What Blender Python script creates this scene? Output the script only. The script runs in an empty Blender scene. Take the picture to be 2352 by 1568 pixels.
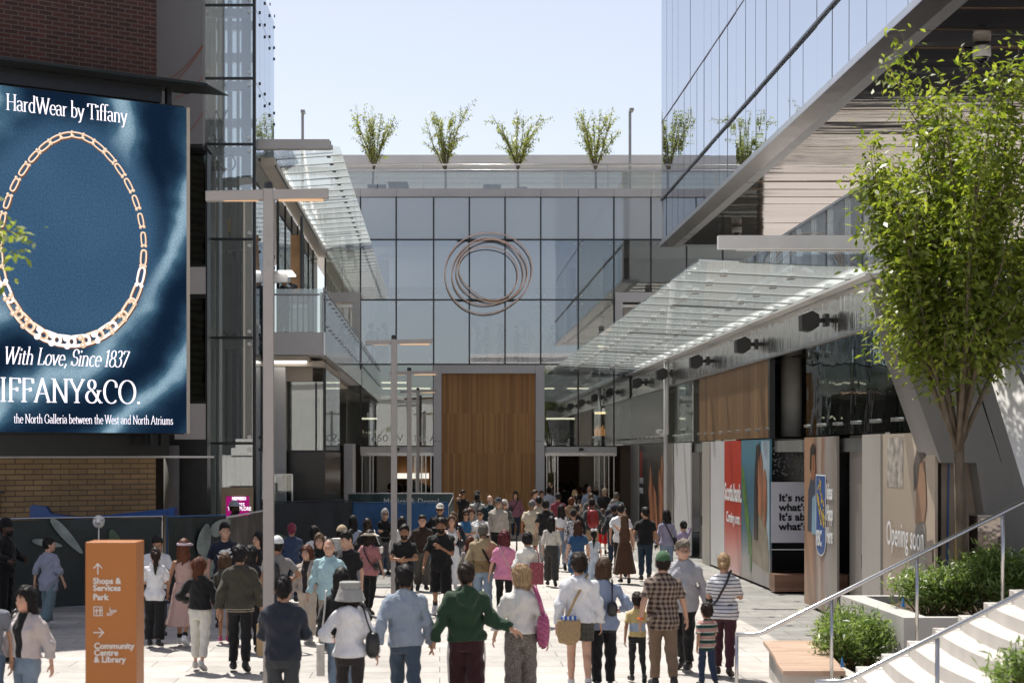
import bpy, bmesh, math, random
import numpy as np
from mathutils import Vector, Matrix, Euler
from mathutils.bvhtree import BVHTree
R = math.radians
random.seed(7)
SC = bpy.context.scene
COL = SC.collection

# ------------------------------------------------------------------ camera, sky, sun, exposure
F = 3789.0                      # focal length in units of a 2352 px wide picture
VX, VY, EYE = 1010.0, 1040.0, 3.1
cam_d = bpy.data.cameras.new('camera')
cam = bpy.data.objects.new('camera', cam_d)
COL.objects.link(cam)
cam.location = (0, 0, EYE)
cam.rotation_euler = (R(90), 0, 0)
cam_d.sensor_width = 36
cam_d.lens = F / 2352 * 36
cam_d.shift_x = (1176 - VX) / 2352
cam_d.shift_y = (VY - 783.5) / 2352
cam_d.clip_start = 0.5
cam_d.clip_end = 3000
cam_d.dof.use_dof = True
cam_d.dof.focus_distance = 36
cam_d.dof.aperture_fstop = 2.2
SC.camera = cam

SUN_DIR = Vector((-0.20, 0.45, 1.0)).normalized()      # towards the sun: beyond the mall, to the left
world = bpy.data.worlds.new('World')
SC.world = world
world.use_nodes = True
wt = world.node_tree
wt.nodes.clear()
sky = wt.nodes.new('ShaderNodeTexSky')
sky.sky_type = 'NISHITA'
sky.sun_disc = False
sky.sun_elevation = math.asin(SUN_DIR.z)
sky.sun_rotation = math.atan2(SUN_DIR.x, SUN_DIR.y)
sky.altitude = 50
sky.air_density = 1.0
sky.dust_density = 1.0
sky.ozone_density = 1.0
bg = wt.nodes.new('ShaderNodeBackground')
bg.inputs['Strength'].default_value = 0.14
wo = wt.nodes.new('ShaderNodeOutputWorld')
hsv = wt.nodes.new('ShaderNodeHueSaturation')
hsv.inputs['Hue'].default_value = .515
hsv.inputs['Saturation'].default_value = .52
hsv.inputs['Value'].default_value = .635
wt.links.new(sky.outputs[0], hsv.inputs['Color'])
wt.links.new(hsv.outputs[0], bg.inputs[0])
wt.links.new(bg.outputs[0], wo.inputs[0])
sun_l = bpy.data.lights.new('sun', 'SUN')
sun_l.energy = 3.9
sun_l.angle = R(0.55)
sun_l.color = (1.0, 0.95, 0.87)
sun = bpy.data.objects.new('sun', sun_l)
COL.objects.link(sun)
sun.rotation_euler = SUN_DIR.to_track_quat('Z', 'Y').to_euler()
SC.view_settings.view_transform = 'Standard'
SC.view_settings.look = 'None'
SC.view_settings.gamma = 1
SC.view_settings.exposure = 0.80
SC.cycles.max_bounces = 8
SC.cycles.transparent_max_bounces = 24
SC.cycles.glossy_bounces = 5
SC.cycles.caustics_reflective = False
SC.cycles.caustics_refractive = False
SC.cycles.sample_clamp_indirect = 4
SC.cycles.use_denoising = True

# ------------------------------------------------------------------ helpers
def P(x, y, d):                 # a point of the 2352 px picture at distance d
    return Vector(((x - VX) / F * d, d, EYE + (VY - y) / F * d))
def DX(x, d): return (x - VX) / F * d
def DZ(y, d): return EYE + (VY - y) / F * d

def wloc(o):
    v = Vector((0, 0, 0))
    while o:
        v += o.location
        o = o.parent
    return v
def tag(o, label=None, cat=None, group=None, kind=None):
    if label: o['label'] = label
    if cat: o['category'] = cat
    if group: o['group'] = group
    if kind: o['kind'] = kind
    return o
def thing(name, label, cat, loc=(0, 0, 0), group=None, rz=0):
    o = bpy.data.objects.new(name, None)
    COL.objects.link(o)
    o.location = loc
    o.rotation_euler = (0, 0, rz)
    o.empty_display_size = 0.1
    return tag(o, label, cat, group)
def link(name, me, mats=None, parent=None, smooth=False):
    if mats is not None:
        for m in (mats if isinstance(mats, (list, tuple)) else [mats]):
            me.materials.append(m)
    if smooth:
        me.polygons.foreach_set('use_smooth', [True] * len(me.polygons))
    o = bpy.data.objects.new(name, me)
    COL.objects.link(o)
    if parent: o.parent = parent
    return o
class MB:
    """collects faces in world (or the parent's own) coordinates"""
    def __init__(s): s.v = []; s.f = []; s.m = []; s.mi = 0
    def quad(s, *p):
        n = len(s.v); s.v += [tuple(q) for q in p]; s.f.append(tuple(range(n, n + len(p)))); s.m.append(s.mi); return s
    def box(s, x0, x1, y0, y1, z0, z1):
        if x0 > x1: x0, x1 = x1, x0
        if y0 > y1: y0, y1 = y1, y0
        if z0 > z1: z0, z1 = z1, z0
        n = len(s.v)
        s.v += [(x0,y0,z0),(x1,y0,z0),(x1,y1,z0),(x0,y1,z0),(x0,y0,z1),(x1,y0,z1),(x1,y1,z1),(x0,y1,z1)]
        for f in ((0,3,2,1),(4,5,6,7),(0,1,5,4),(1,2,6,5),(2,3,7,6),(3,0,4,7)):
            s.f.append(tuple(n + i for i in f)); s.m.append(s.mi)
        return s
    def prism(s, pts, vec):
        n = len(s.v); k = len(pts); vec = Vector(vec)
        s.v += [tuple(p) for p in pts] + [tuple(Vector(p) + vec) for p in pts]
        s.f.append(tuple(range(n + k - 1, n - 1, -1))); s.f.append(tuple(range(n + k, n + 2 * k)))
        s.m += [s.mi] * 2
        for i in range(k):
            j = (i + 1) % k
            s.f.append((n + i, n + j, n + k + j, n + k + i)); s.m.append(s.mi)
        return s
    def tube(s, pts, r, n=8, cap=True):
        pts = [Vector(p) for p in pts]
        rs = r if isinstance(r, (list, tuple)) else [r] * len(pts)
        b = len(s.v); up = None
        for i, p in enumerate(pts):
            t = (pts[min(i + 1, len(pts) - 1)] - pts[max(i - 1, 0)])
            t = t.normalized() if t.length > 1e-9 else Vector((0, 0, 1))
            if up is None:
                up = Vector((0, 0, 1)) if abs(t.z) < .9 else Vector((1, 0, 0))
            a = t.cross(up)
            if a.length < 1e-6: a = t.cross(Vector((0, 1, 0.3)))
            a.normalize(); c = a.cross(t).normalized(); up = c
            for k in range(n):
                q = 2 * math.pi * k / n
                s.v.append(tuple(p + (a * math.cos(q) + c * math.sin(q)) * rs[i]))
        for i in range(len(pts) - 1):
            for k in range(n):
                k2 = (k + 1) % n
                s.f.append((b + i*n + k, b + (i+1)*n + k, b + (i+1)*n + k2, b + i*n + k2)); s.m.append(s.mi)
        if cap:
            s.f.append(tuple(b + k for k in range(n))); s.m.append(s.mi)
            e = b + (len(pts) - 1) * n
            s.f.append(tuple(e + k for k in range(n - 1, -1, -1))); s.m.append(s.mi)
        return s
    def lathe(s, c, prof, n=16):
        c = Vector(c); b = len(s.v)
        for r, z in prof:
            for k in range(n):
                q = 2 * math.pi * k / n
                s.v.append((c.x + r * math.cos(q), c.y + r * math.sin(q), c.z + z))
        for i in range(len(prof) - 1):
            for k in range(n):
                k2 = (k + 1) % n
                s.f.append((b+i*n+k, b+i*n+k2, b+(i+1)*n+k2, b+(i+1)*n+k)); s.m.append(s.mi)
        s.f.append(tuple(b + k for k in range(n - 1, -1, -1))); s.m.append(s.mi)
        e = b + (len(prof) - 1) * n
        s.f.append(tuple(e + k for k in range(n))); s.m.append(s.mi)
        return s
    def build(s, name, mats, parent=None, smooth=False, local=False, bevel=0):
        me = bpy.data.meshes.new(name)
        off = Vector((0, 0, 0)) if (local or not parent) else wloc(parent)
        me.from_pydata([tuple(Vector(v) - off) for v in s.v], [], s.f)
        me.polygons.foreach_set('material_index', s.m)
        o = link(name, me, mats, parent)
        if smooth:
            me.polygons.foreach_set('use_smooth', [len(p.vertices) == 4 for p in me.polygons])
        me.update()
        if bevel:
            b = o.modifiers.new('bevel', 'BEVEL'); b.width = bevel; b.segments = 2; b.limit_method = 'ANGLE'
        return o
def structure(o):
    o['kind'] = 'structure'; return o

# ------------------------------------------------------------------ materials
def newmat(name):
    m = bpy.data.materials.new(name); m.use_nodes = True
    nt = m.node_tree; nt.nodes.clear()
    out = nt.nodes.new('ShaderNodeOutputMaterial')
    return m, nt, out
def N(nt, t, **k):
    n = nt.nodes.new('ShaderNode' + t)
    for a, b in k.items():
        if a.startswith('i_'): n.inputs[a[2:].replace('_', ' ')].default_value = b
        else: setattr(n, a, b)
    return n
def rgba(c): return (c[0], c[1], c[2], 1)
def srgb(r, g, b):
    f = lambda v: (v/255/12.92 if v <= 10 else ((v/255 + .055)/1.055)**2.4)
    return (f(r), f(g), f(b))
CACHE = {}
def mat(name, col, rough=.6, metal=0.0, var=.12, vscale=3.0, bump=0.0, bscale=40, spec=.5, stretch=(1,1,1), coat=0, sheen=0):
    """plain surface: colour broken up by noise, a fine bump"""
    key = (name,)
    if key in CACHE: return CACHE[key]
    m, nt, out = newmat(name)
    b = N(nt, 'BsdfPrincipled')
    b.inputs['Roughness'].default_value = rough
    b.inputs['Metallic'].default_value = metal
    b.inputs['Specular IOR Level'].default_value = spec
    b.inputs['Coat Weight'].default_value = coat
    b.inputs['Sheen Weight'].default_value = sheen
    tc = N(nt, 'TexCoord'); mp = N(nt, 'Mapping'); mp.inputs['Scale'].default_value = stretch
    nt.links.new(tc.outputs['Object'], mp.inputs[0])
    nz = N(nt, 'TexNoise'); nz.inputs['Scale'].default_value = vscale; nz.inputs['Detail'].default_value = 5
    nt.links.new(mp.outputs[0], nz.inputs['Vector'])
    rp = N(nt, 'ValToRGB')
    lo = tuple(max(0, c * (1 - var)) for c in col); hi = tuple(min(1, c * (1 + var)) for c in col)
    rp.color_ramp.elements[0].position = .3; rp.color_ramp.elements[0].color = rgba(lo)
    rp.color_ramp.elements[1].position = .7; rp.color_ramp.elements[1].color = rgba(hi)
    nt.links.new(nz.outputs['Fac'], rp.inputs[0]); nt.links.new(rp.outputs[0], b.inputs['Base Color'])
    if bump:
        n2 = N(nt, 'TexNoise'); n2.inputs['Scale'].default_value = bscale; n2.inputs['Detail'].default_value = 4
        nt.links.new(mp.outputs[0], n2.inputs['Vector'])
        bp = N(nt, 'Bump'); bp.inputs['Strength'].default_value = bump; bp.inputs['Distance'].default_value = .02
        nt.links.new(n2.outputs['Fac'], bp.inputs['Height']); nt.links.new(bp.outputs[0], b.inputs['Normal'])
    nt.links.new(b.outputs[0], out.inputs[0])
    CACHE[key] = m
    return m
def glass(name, tint=(.9,.95,.95), refl=.12, boost=1.0, rough=.0, wave=0.0, wscale=.7, gtint=(1,1,1), body=None, bodyf=0.0, stretch=(1,1,1), milky=False):
    """thin architectural glass: see-through plus a mirror part that grows at grazing angles"""
    if (name,) in CACHE: return CACHE[(name,)]
    m, nt, out = newmat(name)
    tr = N(nt, 'BsdfTransparent'); tr.inputs[0].default_value = rgba(tint)
    gl = N(nt, 'BsdfGlossy'); gl.inputs['Color'].default_value = rgba(gtint); gl.inputs['Roughness'].default_value = rough
    fr = N(nt, 'Fresnel'); fr.inputs['IOR'].default_value = 1.5
    mr = N(nt, 'MapRange'); mr.inputs['From Min'].default_value = .04; mr.inputs['From Max'].default_value = 1
    mr.inputs['To Min'].default_value = refl; mr.inputs['To Max'].default_value = min(1, boost)
    nt.links.new(fr.outputs[0], mr.inputs[0])
    base = tr
    if body:
        df = N(nt, 'BsdfTranslucent' if milky else 'BsdfDiffuse'); df.inputs[0].default_value = rgba(body)
        mb = N(nt, 'MixShader'); mb.inputs[0].default_value = bodyf
        nt.links.new(tr.outputs[0], mb.inputs[1]); nt.links.new(df.outputs[0], mb.inputs[2]); base = mb
    mx = N(nt, 'MixShader')
    nt.links.new(mr.outputs[0], mx.inputs[0]); nt.links.new(base.outputs[0], mx.inputs[1]); nt.links.new(gl.outputs[0], mx.inputs[2])
    if wave:
        tc = N(nt, 'TexCoord'); mp = N(nt, 'Mapping'); mp.inputs['Scale'].default_value = stretch
        nz = N(nt, 'TexNoise'); nz.inputs['Scale'].default_value = wscale; nz.inputs['Detail'].default_value = 2
        bp = N(nt, 'Bump'); bp.inputs['Strength'].default_value = wave; bp.inputs['Distance'].default_value = .05
        nt.links.new(tc.outputs['Object'], mp.inputs[0]); nt.links.new(mp.outputs[0], nz.inputs['Vector'])
        nt.links.new(nz.outputs['Fac'], bp.inputs['Height']); nt.links.new(bp.outputs[0], gl.inputs['Normal'])
    nt.links.new(mx.outputs[0], out.inputs[0])
    CACHE[(name,)] = m
    return m
def emit(name, col, s=1.0):
    if (name,) in CACHE: return CACHE[(name,)]
    m, nt, out = newmat(name)
    e = N(nt, 'Emission'); e.inputs[0].default_value = rgba(col); e.inputs[1].default_value = s
    nt.links.new(e.outputs[0], out.inputs[0]); CACHE[(name,)] = m
    return m
def mirror(name, col, rough=.08, wave=.3, wscale=2, stretch=(1,1,1), var=.15):
    """polished sheet metal that is not quite flat"""
    if (name,) in CACHE: return CACHE[(name,)]
    m, nt, out = newmat(name)
    b = N(nt, 'BsdfPrincipled'); b.inputs['Metallic'].default_value = 1; b.inputs['Roughness'].default_value = rough
    b.inputs['Base Color'].default_value = rgba(col)
    tc = N(nt, 'TexCoord'); mp = N(nt, 'Mapping'); mp.inputs['Scale'].default_value = stretch
    nz = N(nt, 'TexNoise'); nz.inputs['Scale'].default_value = wscale; nz.inputs['Detail'].default_value = 3
    bp = N(nt, 'Bump'); bp.inputs['Strength'].default_value = wave; bp.inputs['Distance'].default_value = .1
    nt.links.new(tc.outputs['Object'], mp.inputs[0]); nt.links.new(mp.outputs[0], nz.inputs['Vector'])
    nt.links.new(nz.outputs['Fac'], bp.inputs['Height']); nt.links.new(bp.outputs[0], b.inputs['Normal'])
    nt.links.new(b.outputs[0], out.inputs[0]); CACHE[(name,)] = m
    return m
def brick(name, c1, c2, mortar, w=.24, h=.075, rough=.85, gap=.012, axes='XZ', msize=None):
    m, nt, out = newmat(name)
    b = N(nt, 'BsdfPrincipled'); b.inputs['Roughness'].default_value = rough
    tc = N(nt, 'TexCoord'); sp = N(nt, 'SeparateXYZ'); cb = N(nt, 'CombineXYZ')
    nt.links.new(tc.outputs['Object'], sp.inputs[0])
    nt.links.new(sp.outputs[axes[0]], cb.inputs[0]); nt.links.new(sp.outputs[axes[1]], cb.inputs[1])
    bt = N(nt, 'TexBrick'); bt.inputs['Scale'].default_value = 1
    bt.inputs['Brick Width'].default_value = w; bt.inputs['Row Height'].default_value = h
    bt.inputs['Mortar Size'].default_value = gap; bt.inputs['Mortar Smooth'].default_value = .1
    bt.inputs['Color1'].default_value = rgba(c1); bt.inputs['Color2'].default_value = rgba(c2); bt.inputs['Mortar'].default_value = rgba(mortar)
    nt.links.new(cb.outputs[0], bt.inputs['Vector'])
    nz = N(nt, 'TexNoise'); nz.inputs['Scale'].default_value = 1.3; nz.inputs['Detail'].default_value = 6
    nt.links.new(tc.outputs['Object'], nz.inputs['Vector'])
    mr = N(nt, 'MapRange'); mr.inputs['To Min'].default_value = .72; mr.inputs['To Max'].default_value = 1.25
    nt.links.new(nz.outputs['Fac'], mr.inputs[0])
    mx = N(nt, 'MixRGB', blend_type='MULTIPLY'); mx.inputs[0].default_value = 1
    nt.links.new(bt.outputs['Color'], mx.inputs[1]); nt.links.new(mr.outputs[0], mx.inputs[2])
    nt.links.new(mx.outputs[0], b.inputs['Base Color'])
    bp = N(nt, 'Bump'); bp.inputs['Strength'].default_value = 1.0; bp.inputs['Distance'].default_value = .02; bp.invert = True
    nt.links.new(bt.outputs['Fac'], bp.inputs['Height']); nt.links.new(bp.outputs[0], b.inputs['Normal'])
    nt.links.new(b.outputs[0], out.inputs[0])
    return m
def planks(name, c_lo, c_hi, w=.09, row=1.6, axes='XZ', rough=.45):
    """boards side by side, each with its own tone and grain"""
    m, nt, out = newmat(name)
    b = N(nt, 'BsdfPrincipled'); b.inputs['Roughness'].default_value = rough
    tc = N(nt, 'TexCoord'); sp = N(nt, 'SeparateXYZ'); nt.links.new(tc.outputs['Object'], sp.inputs[0])
    d = N(nt, 'Math', operation='DIVIDE'); d.inputs[1].default_value = w; nt.links.new(sp.outputs[axes[0]], d.inputs[0])
    f = N(nt, 'Math', operation='FLOOR'); nt.links.new(d.outputs[0], f.inputs[0])
    d2 = N(nt, 'Math', operation='DIVIDE'); d2.inputs[1].default_value = row; nt.links.new(sp.outputs[axes[1]], d2.inputs[0])
    f2 = N(nt, 'Math', operation='FLOOR'); nt.links.new(d2.outputs[0], f2.inputs[0])
    cb = N(nt, 'CombineXYZ'); nt.links.new(f.outputs[0], cb.inputs[0]); nt.links.new(f2.outputs[0], cb.inputs[1])
    wn = N(nt, 'TexWhiteNoise', noise_dimensions='2D'); nt.links.new(cb.outputs[0], wn.inputs['Vector'])
    mp = N(nt, 'Mapping'); mp.inputs['Scale'].default_value = (30, 30, 1.2) if axes[1] == 'Z' else (1.2, 30, 30)
    nt.links.new(tc.outputs['Object'], mp.inputs[0])
    nz = N(nt, 'TexNoise'); nz.inputs['Scale'].default_value = 1; nz.inputs['Detail'].default_value = 6; nt.links.new(mp.outputs[0], nz.inputs['Vector'])
    ad = N(nt, 'Math', operation='ADD'); nt.links.new(wn.outputs['Value'], ad.inputs[0]); nt.links.new(nz.outputs['Fac'], ad.inputs[1])
    mr = N(nt, 'MapRange'); mr.inputs['From Max'].default_value = 1.6; mr.inputs['From Min'].default_value = .3; nt.links.new(ad.outputs[0], mr.inputs[0])
    mx = N(nt, 'MixRGB'); mx.inputs[1].default_value = rgba(c_lo); mx.inputs[2].default_value = rgba(c_hi); nt.links.new(mr.outputs[0], mx.inputs[0])
    fr = N(nt, 'Math', operation='FRACT'); nt.links.new(d.outputs[0], fr.inputs[0])
    gt = N(nt, 'Math', operation='GREATER_THAN'); gt.inputs[1].default_value = .05; nt.links.new(fr.outputs[0], gt.inputs[0])
    mm = N(nt, 'MixRGB'); mm.inputs[1].default_value = rgba(tuple(c * .35 for c in c_lo)); nt.links.new(gt.outputs[0], mm.inputs[0]); nt.links.new(mx.outputs[0], mm.inputs[2])
    nt.links.new(mm.outputs[0], b.inputs['Base Color']); nt.links.new(b.outputs[0], out.inputs[0])
    return m
WHITE = mat('white_paint', (.72,.71,.70), .45, var=.05)
OFFW = mat('pale_grey_panel', (.60,.585,.575), .5, var=.06, vscale=.8)
CREAM = mat('cream_panel', (.60,.54,.46), .55, var=.06, vscale=.6)
GREY = mat('grey_metal_panel', (.30,.30,.30), .45, metal=.3, var=.08, vscale=1)
DARK = mat('dark_frame', (.02,.022,.025), .35, var=.2)
BLACK = mat('black_panel', (.008,.009,.011), .25, var=.2)
STEEL = mat('brushed_steel', (.52,.51,.50), .28, metal=1, var=.08, vscale=8, bump=.05, bscale=120, stretch=(1,1,1))
CONC = mat('concrete', (.42,.405,.38), .85, var=.14, vscale=2.2, bump=.15, bscale=30)
DCONC = mat('dark_concrete', (.17,.165,.155), .8, var=.2, vscale=1.2, bump=.2, bscale=20, stretch=(1,1,.3))

# ------------------------------------------------------------------ writing
def text_mesh(s, size=1.0, align='LEFT', font_shear=0, spacing=1.0, extrude=.003, bold=0.0):
    c = bpy.data.curves.new('writing', 'FONT')
    c.body = s; c.size = size; c.align_x = align; c.extrude = extrude; c.shear = font_shear; c.space_character = spacing
    c.offset = bold; c.resolution_u = 3
    o = bpy.data.objects.new('writing', c)
    COL.objects.link(o)
    dg = bpy.context.evaluated_depsgraph_get()
    me = bpy.data.meshes.new_from_object(o.evaluated_get(dg))
    bpy.data.objects.remove(o); bpy.data.curves.remove(c)
    return me
def put_text(name, s, m, origin, ux, uz, size, parent, sx=1.0, align='LEFT', bold=0.0, shear=0, spacing=1.0, extrude=.003, mirror_x=False):
    """writing laid on a plane: origin, direction of reading ux, up uz (world)"""
    me = text_mesh(s, size, align, shear, spacing, extrude, bold)
    ux = Vector(ux).normalized(); uz = Vector(uz).normalized(); n = ux.cross(uz)
    M = Matrix((ux * (-sx if mirror_x else sx), uz, n)).transposed().to_4x4()
    M.translation = Vector(origin) - (wloc(parent) if parent else Vector())
    me.transform(M)
    me.materials.clear()
    return link(name, me, m, parent)
# a small broad-nib serif hand for the screen advert: stems thick, cross strokes hair-thin
def arc(cx, cy, rx, ry, a0, a1, n=14):
    return [(cx + rx*math.cos(R(a0+(a1-a0)*i/n)), cy + ry*math.sin(R(a0+(a1-a0)*i/n))) for i in range(n+1)]
S_ = lambda x, y, w=.13: [(x-w, y), (x+w, y)]
GL = {
 'H': (.86, [[(.16,0),(.16,1)],[(.70,0),(.70,1)],[(.16,.52),(.70,.52)],S_(.16,.02),S_(.16,.98),S_(.70,.02),S_(.70,.98)]),
 'W': (1.12, [[(.06,1),(.32,0)],[(.32,0),(.56,.95)],[(.54,.95),(.80,0)],[(.80,0),(1.04,1)],S_(.06,.98,.11),S_(.54,.98,.11),S_(1.03,.98,.1)]),
 'T': (.74, [[(.37,0),(.37,.98)],[(.04,.96),(.70,.96)],S_(.37,.02,.14),[(.05,.96),(.03,.76)],[(.69,.96),(.71,.76)]]),
 'I': (.40, [[(.2,0),(.2,1)],S_(.2,.02),S_(.2,.98)]),
 'F': (.64, [[(.16,0),(.16,1)],[(.1,.97),(.58,.97)],[(.16,.53),(.46,.53)],S_(.16,.02,.14),[(.57,.97),(.6,.78)],[(.46,.6),(.46,.45)]]),
 'A': (.84, [[(.08,0),(.42,1)],[(.40,1),(.74,0)],[(.2,.36),(.62,.36)],S_(.08,.02,.1),S_(.74,.02,.13)]),
 'N': (.90, [[(.16,0),(.16,1)],[(.14,.98),(.72,.02)],[(.74,0),(.74,1)],S_(.16,.02,.12),S_(.12,.98,.1),S_(.74,.98,.12)]),
 'Y': (.78, [[(.06,1),(.38,.45)],[(.70,1),(.39,.45)],[(.39,0),(.39,.48)],S_(.39,.02,.14),S_(.07,.98,.12),S_(.69,.98,.1)]),
 'C': (.78, [arc(.42,.5,.36,.49,48,312,20),[(.66,.86),(.67,.68)]]),
 'G': (.84, [arc(.42,.5,.36,.49,48,345,20),[(.66,.86),(.67,.68)],[(.70,.06),(.70,.42)],S_(.68,.43,.12)]),
 'O': (.92, [arc(.46,.5,.40,.49,0,360,28)]),
 'L': (.64, [[(.16,0),(.16,1)],[(.1,.03),(.58,.03)],S_(.16,.98),[(.57,.03),(.61,.24)]]),
 'S': (.60, [arc(.3,.74,.2,.24,20,250,14)+arc(.3,.27,.23,.25,80,-170,14),[(.5,.92),(.51,.72)],[(.07,.26),(.08,.06)]]),
 '&': (.94, [arc(.36,.78,.17,.2,-60,270,16)+[(.36,.56),(.80,.02)],arc(.36,.27,.27,.26,80,360,16)+[(.66,.36),(.72,.52)],S_(.72,.53,.12),S_(.82,.03,.08)]),
 '.': (.28, [[(.13,0),(.13,.1)]]), ',': (.28, [[(.15,.1),(.15,-.02)],[(.15,0),(.07,-.16)]]), ' ': (.30, []),
 'a': (.55, [arc(.24,.48,.17,.16,160,0,8)+[(.41,.48),(.41,.1),(.50,.02)],arc(.25,.19,.18,.18,60,300,12),[(.30,.36),(.41,.40)]]),
 'b': (.60, [[(.13,0),(.13,1.05)],arc(.29,.31,.22,.31,140,-140,16),S_(.09,1.03,.06)]),
 'c': (.50, [arc(.28,.31,.21,.31,45,315,14)]),
 'd': (.62, [[(.47,0),(.47,1.05)],arc(.29,.31,.21,.31,40,320,16),S_(.43,1.03,.06),S_(.51,.02,.06)]),
 'e': (.53, [arc(.28,.31,.21,.31,0,315,16),[(.08,.34),(.48,.34)]]),
 'f': (.36, [[(.15,0),(.15,.82)]+arc(.30,.84,.15,.2,180,45,8),[(.03,.60),(.33,.60)],S_(.15,.02,.1)]),
 'h': (.64, [[(.13,0),(.13,1.05)],arc(.30,.40,.18,.22,160,0,8)+[(.48,.4),(.48,0)],S_(.13,.02,.1),S_(.48,.02,.1),S_(.09,1.03,.06)]),
 'i': (.30, [[(.15,0),(.15,.62)],S_(.15,.02,.1),S_(.11,.6,.07),[(.15,.80),(.15,.92)]]),
 'l': (.30, [[(.15,0),(.15,1.05)],S_(.15,.02,.1),S_(.11,1.03,.06)]),
 'm': (.94, [[(.13,0),(.13,.62)],arc(.29,.40,.16,.22,160,0,8)+[(.45,.4),(.45,0)],arc(.61,.40,.17,.22,160,0,8)+[(.78,.4),(.78,0)],S_(.13,.02,.1),S_(.45,.02,.09),S_(.78,.02,.1)]),
 'n': (.64, [[(.13,0),(.13,.62)],arc(.30,.40,.18,.22,160,0,8)+[(.48,.4),(.48,0)],S_(.13,.02,.1),S_(.48,.02,.1),S_(.09,.6,.06)]),
 'o': (.58, [arc(.29,.31,.22,.31,0,360,20)]),
 'r': (.44, [[(.13,0),(.13,.62)],arc(.32,.38,.18,.22,165,70,6),S_(.13,.02,.11),S_(.09,.6,.06)]),
 's': (.44, [arc(.22,.46,.13,.15,20,250,10)+arc(.22,.16,.15,.15,80,-170,10)]),
 't': (.38, [[(.16,.78),(.16,.12)]+arc(.27,.12,.11,.12,180,300,6),[(.03,.60),(.32,.60)]]),
 'u': (.64, [[(.13,.62),(.13,.2)]+arc(.29,.2,.16,.2,180,340,8),[(.48,0),(.48,.62)],S_(.09,.6,.06),S_(.45,.6,.06),S_(.53,.02,.06)]),
 'v': (.56, [[(.05,.62),(.27,0)],[(.27,0),(.49,.62)],S_(.05,.6,.09),S_(.49,.6,.08)]),
 'w': (.82, [[(.05,.62),(.23,0)],[(.23,0),(.40,.6)],[(.39,.6),(.57,0)],[(.57,0),(.75,.62)],S_(.05,.6,.09),S_(.76,.6,.08)]),
 'y': (.56, [[(.05,.62),(.28,.02)],[(.49,.62),(.22,-.22),(.08,-.28)],S_(.05,.6,.09),S_(.49,.6,.08)]),
 '1': (.44, [[(.24,0),(.24,1)],S_(.24,.02,.14),[(.24,.98),(.08,.86)]]), '7': (.54, [[(.06,.96),(.50,.96)],[(.49,.96),(.18,0)],[(.07,.96),(.06,.78)]]),
 '8': (.58, [arc(.29,.75,.18,.23,0,360,18),arc(.29,.26,.23,.26,0,360,18)]), '3': (.54, [arc(.24,.76,.18,.22,150,-90,12)+arc(.22,.27,.24,.27,90,-150,12)]),
}
def serif(name, s, m, origin, ux, size, parent, sx=.85, shear=0.0, track=0.0, align='C', thick=.115, thin=.035):
    ux = Vector(ux).normalized(); uz = Vector((0,0,1)); n = ux.cross(uz)
    mb = MB(); x = 0.0; k = 0
    tot = sum(GL[c][0] + track for c in s)
    x0 = -tot/2 if align == 'C' else (-tot if align == 'R' else 0)
    for c in s:
        adv, sts = GL[c]
        for st in sts:
            k += 1
            pts = [Vector((x0 + x + px, py)) for px, py in st]
            L, Rr = [], []
            for i, p in enumerate(pts):
                t = (pts[min(i+1, len(pts)-1)] - pts[max(i-1, 0)])
                t = t.normalized() if t.length > 1e-9 else Vector((1, 0))
                hw = (thin + (thick - thin) * abs(t.y) ** 1.5) / 2
                q = Vector((-t.y, t.x)) * hw
                L.append(p + q); Rr.append(p - q)
            for i in range(len(pts) - 1):
                w = [Rr[i], Rr[i+1], L[i+1], L[i]]
                mb.quad(*[Vector(origin) + ux * ((v.x + v.y * shear) * size * sx) + uz * (v.y * size) + n * (.004 + .0004 * (k % 7)) for v in w])
        x += adv + track
    return mb.build(name, m, parent)
# ------------------------------------------------------------------ ground
def paving():
    m, nt, out = newmat('paving')
    b = N(nt, 'BsdfPrincipled'); b.inputs['Roughness'].default_value = .8
    tc = N(nt, 'TexCoord')
    bt = N(nt, 'TexBrick'); bt.inputs['Scale'].default_value = 1
    bt.inputs['Brick Width'].default_value = 1.2; bt.inputs['Row Height'].default_value = .6
    bt.inputs['Mortar Size'].default_value = .008; bt.inputs['Mortar Smooth'].default_value = .3
    bt.inputs['Color1'].default_value = (.49,.455,.42,1); bt.inputs['Color2'].default_value = (.40,.378,.352,1); bt.inputs['Mortar'].default_value = (.13,.12,.11,1)
    nt.links.new(tc.outputs['Object'], bt.inputs['Vector'])
    col = bt.outputs['Color']
    for sc, lo, hi in ((.35, .82, 1.13), (2.3, .86, 1.1), (9, .92, 1.06), (60, .94, 1.06)):
        nz = N(nt, 'TexNoise'); nz.inputs['Scale'].default_value = sc; nz.inputs['Detail'].default_value = 5
        nt.links.new(tc.outputs['Object'], nz.inputs['Vector'])
        mr = N(nt, 'MapRange'); mr.inputs['From Min'].default_value = .3; mr.inputs['From Max'].default_value = .7
        mr.inputs['To Min'].default_value = lo; mr.inputs['To Max'].default_value = hi
        nt.links.new(nz.outputs['Fac'], mr.inputs[0])
        mx = N(nt, 'MixRGB', blend_type='MULTIPLY'); mx.inputs[0].default_value = 1
        nt.links.new(col, mx.inputs[1]); nt.links.new(mr.outputs[0], mx.inputs[2]); col = mx.outputs[0]
    nt.links.new(col, b.inputs['Base Color']); nt.links.new(b.outputs[0], out.inputs[0])
    return m
PAVE = paving()
g = MB().quad((-700,-500,0),(700,-500,0),(700,1500,0),(-700,1500,0)).build('plaza_ground', PAVE)
structure(g)

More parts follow.
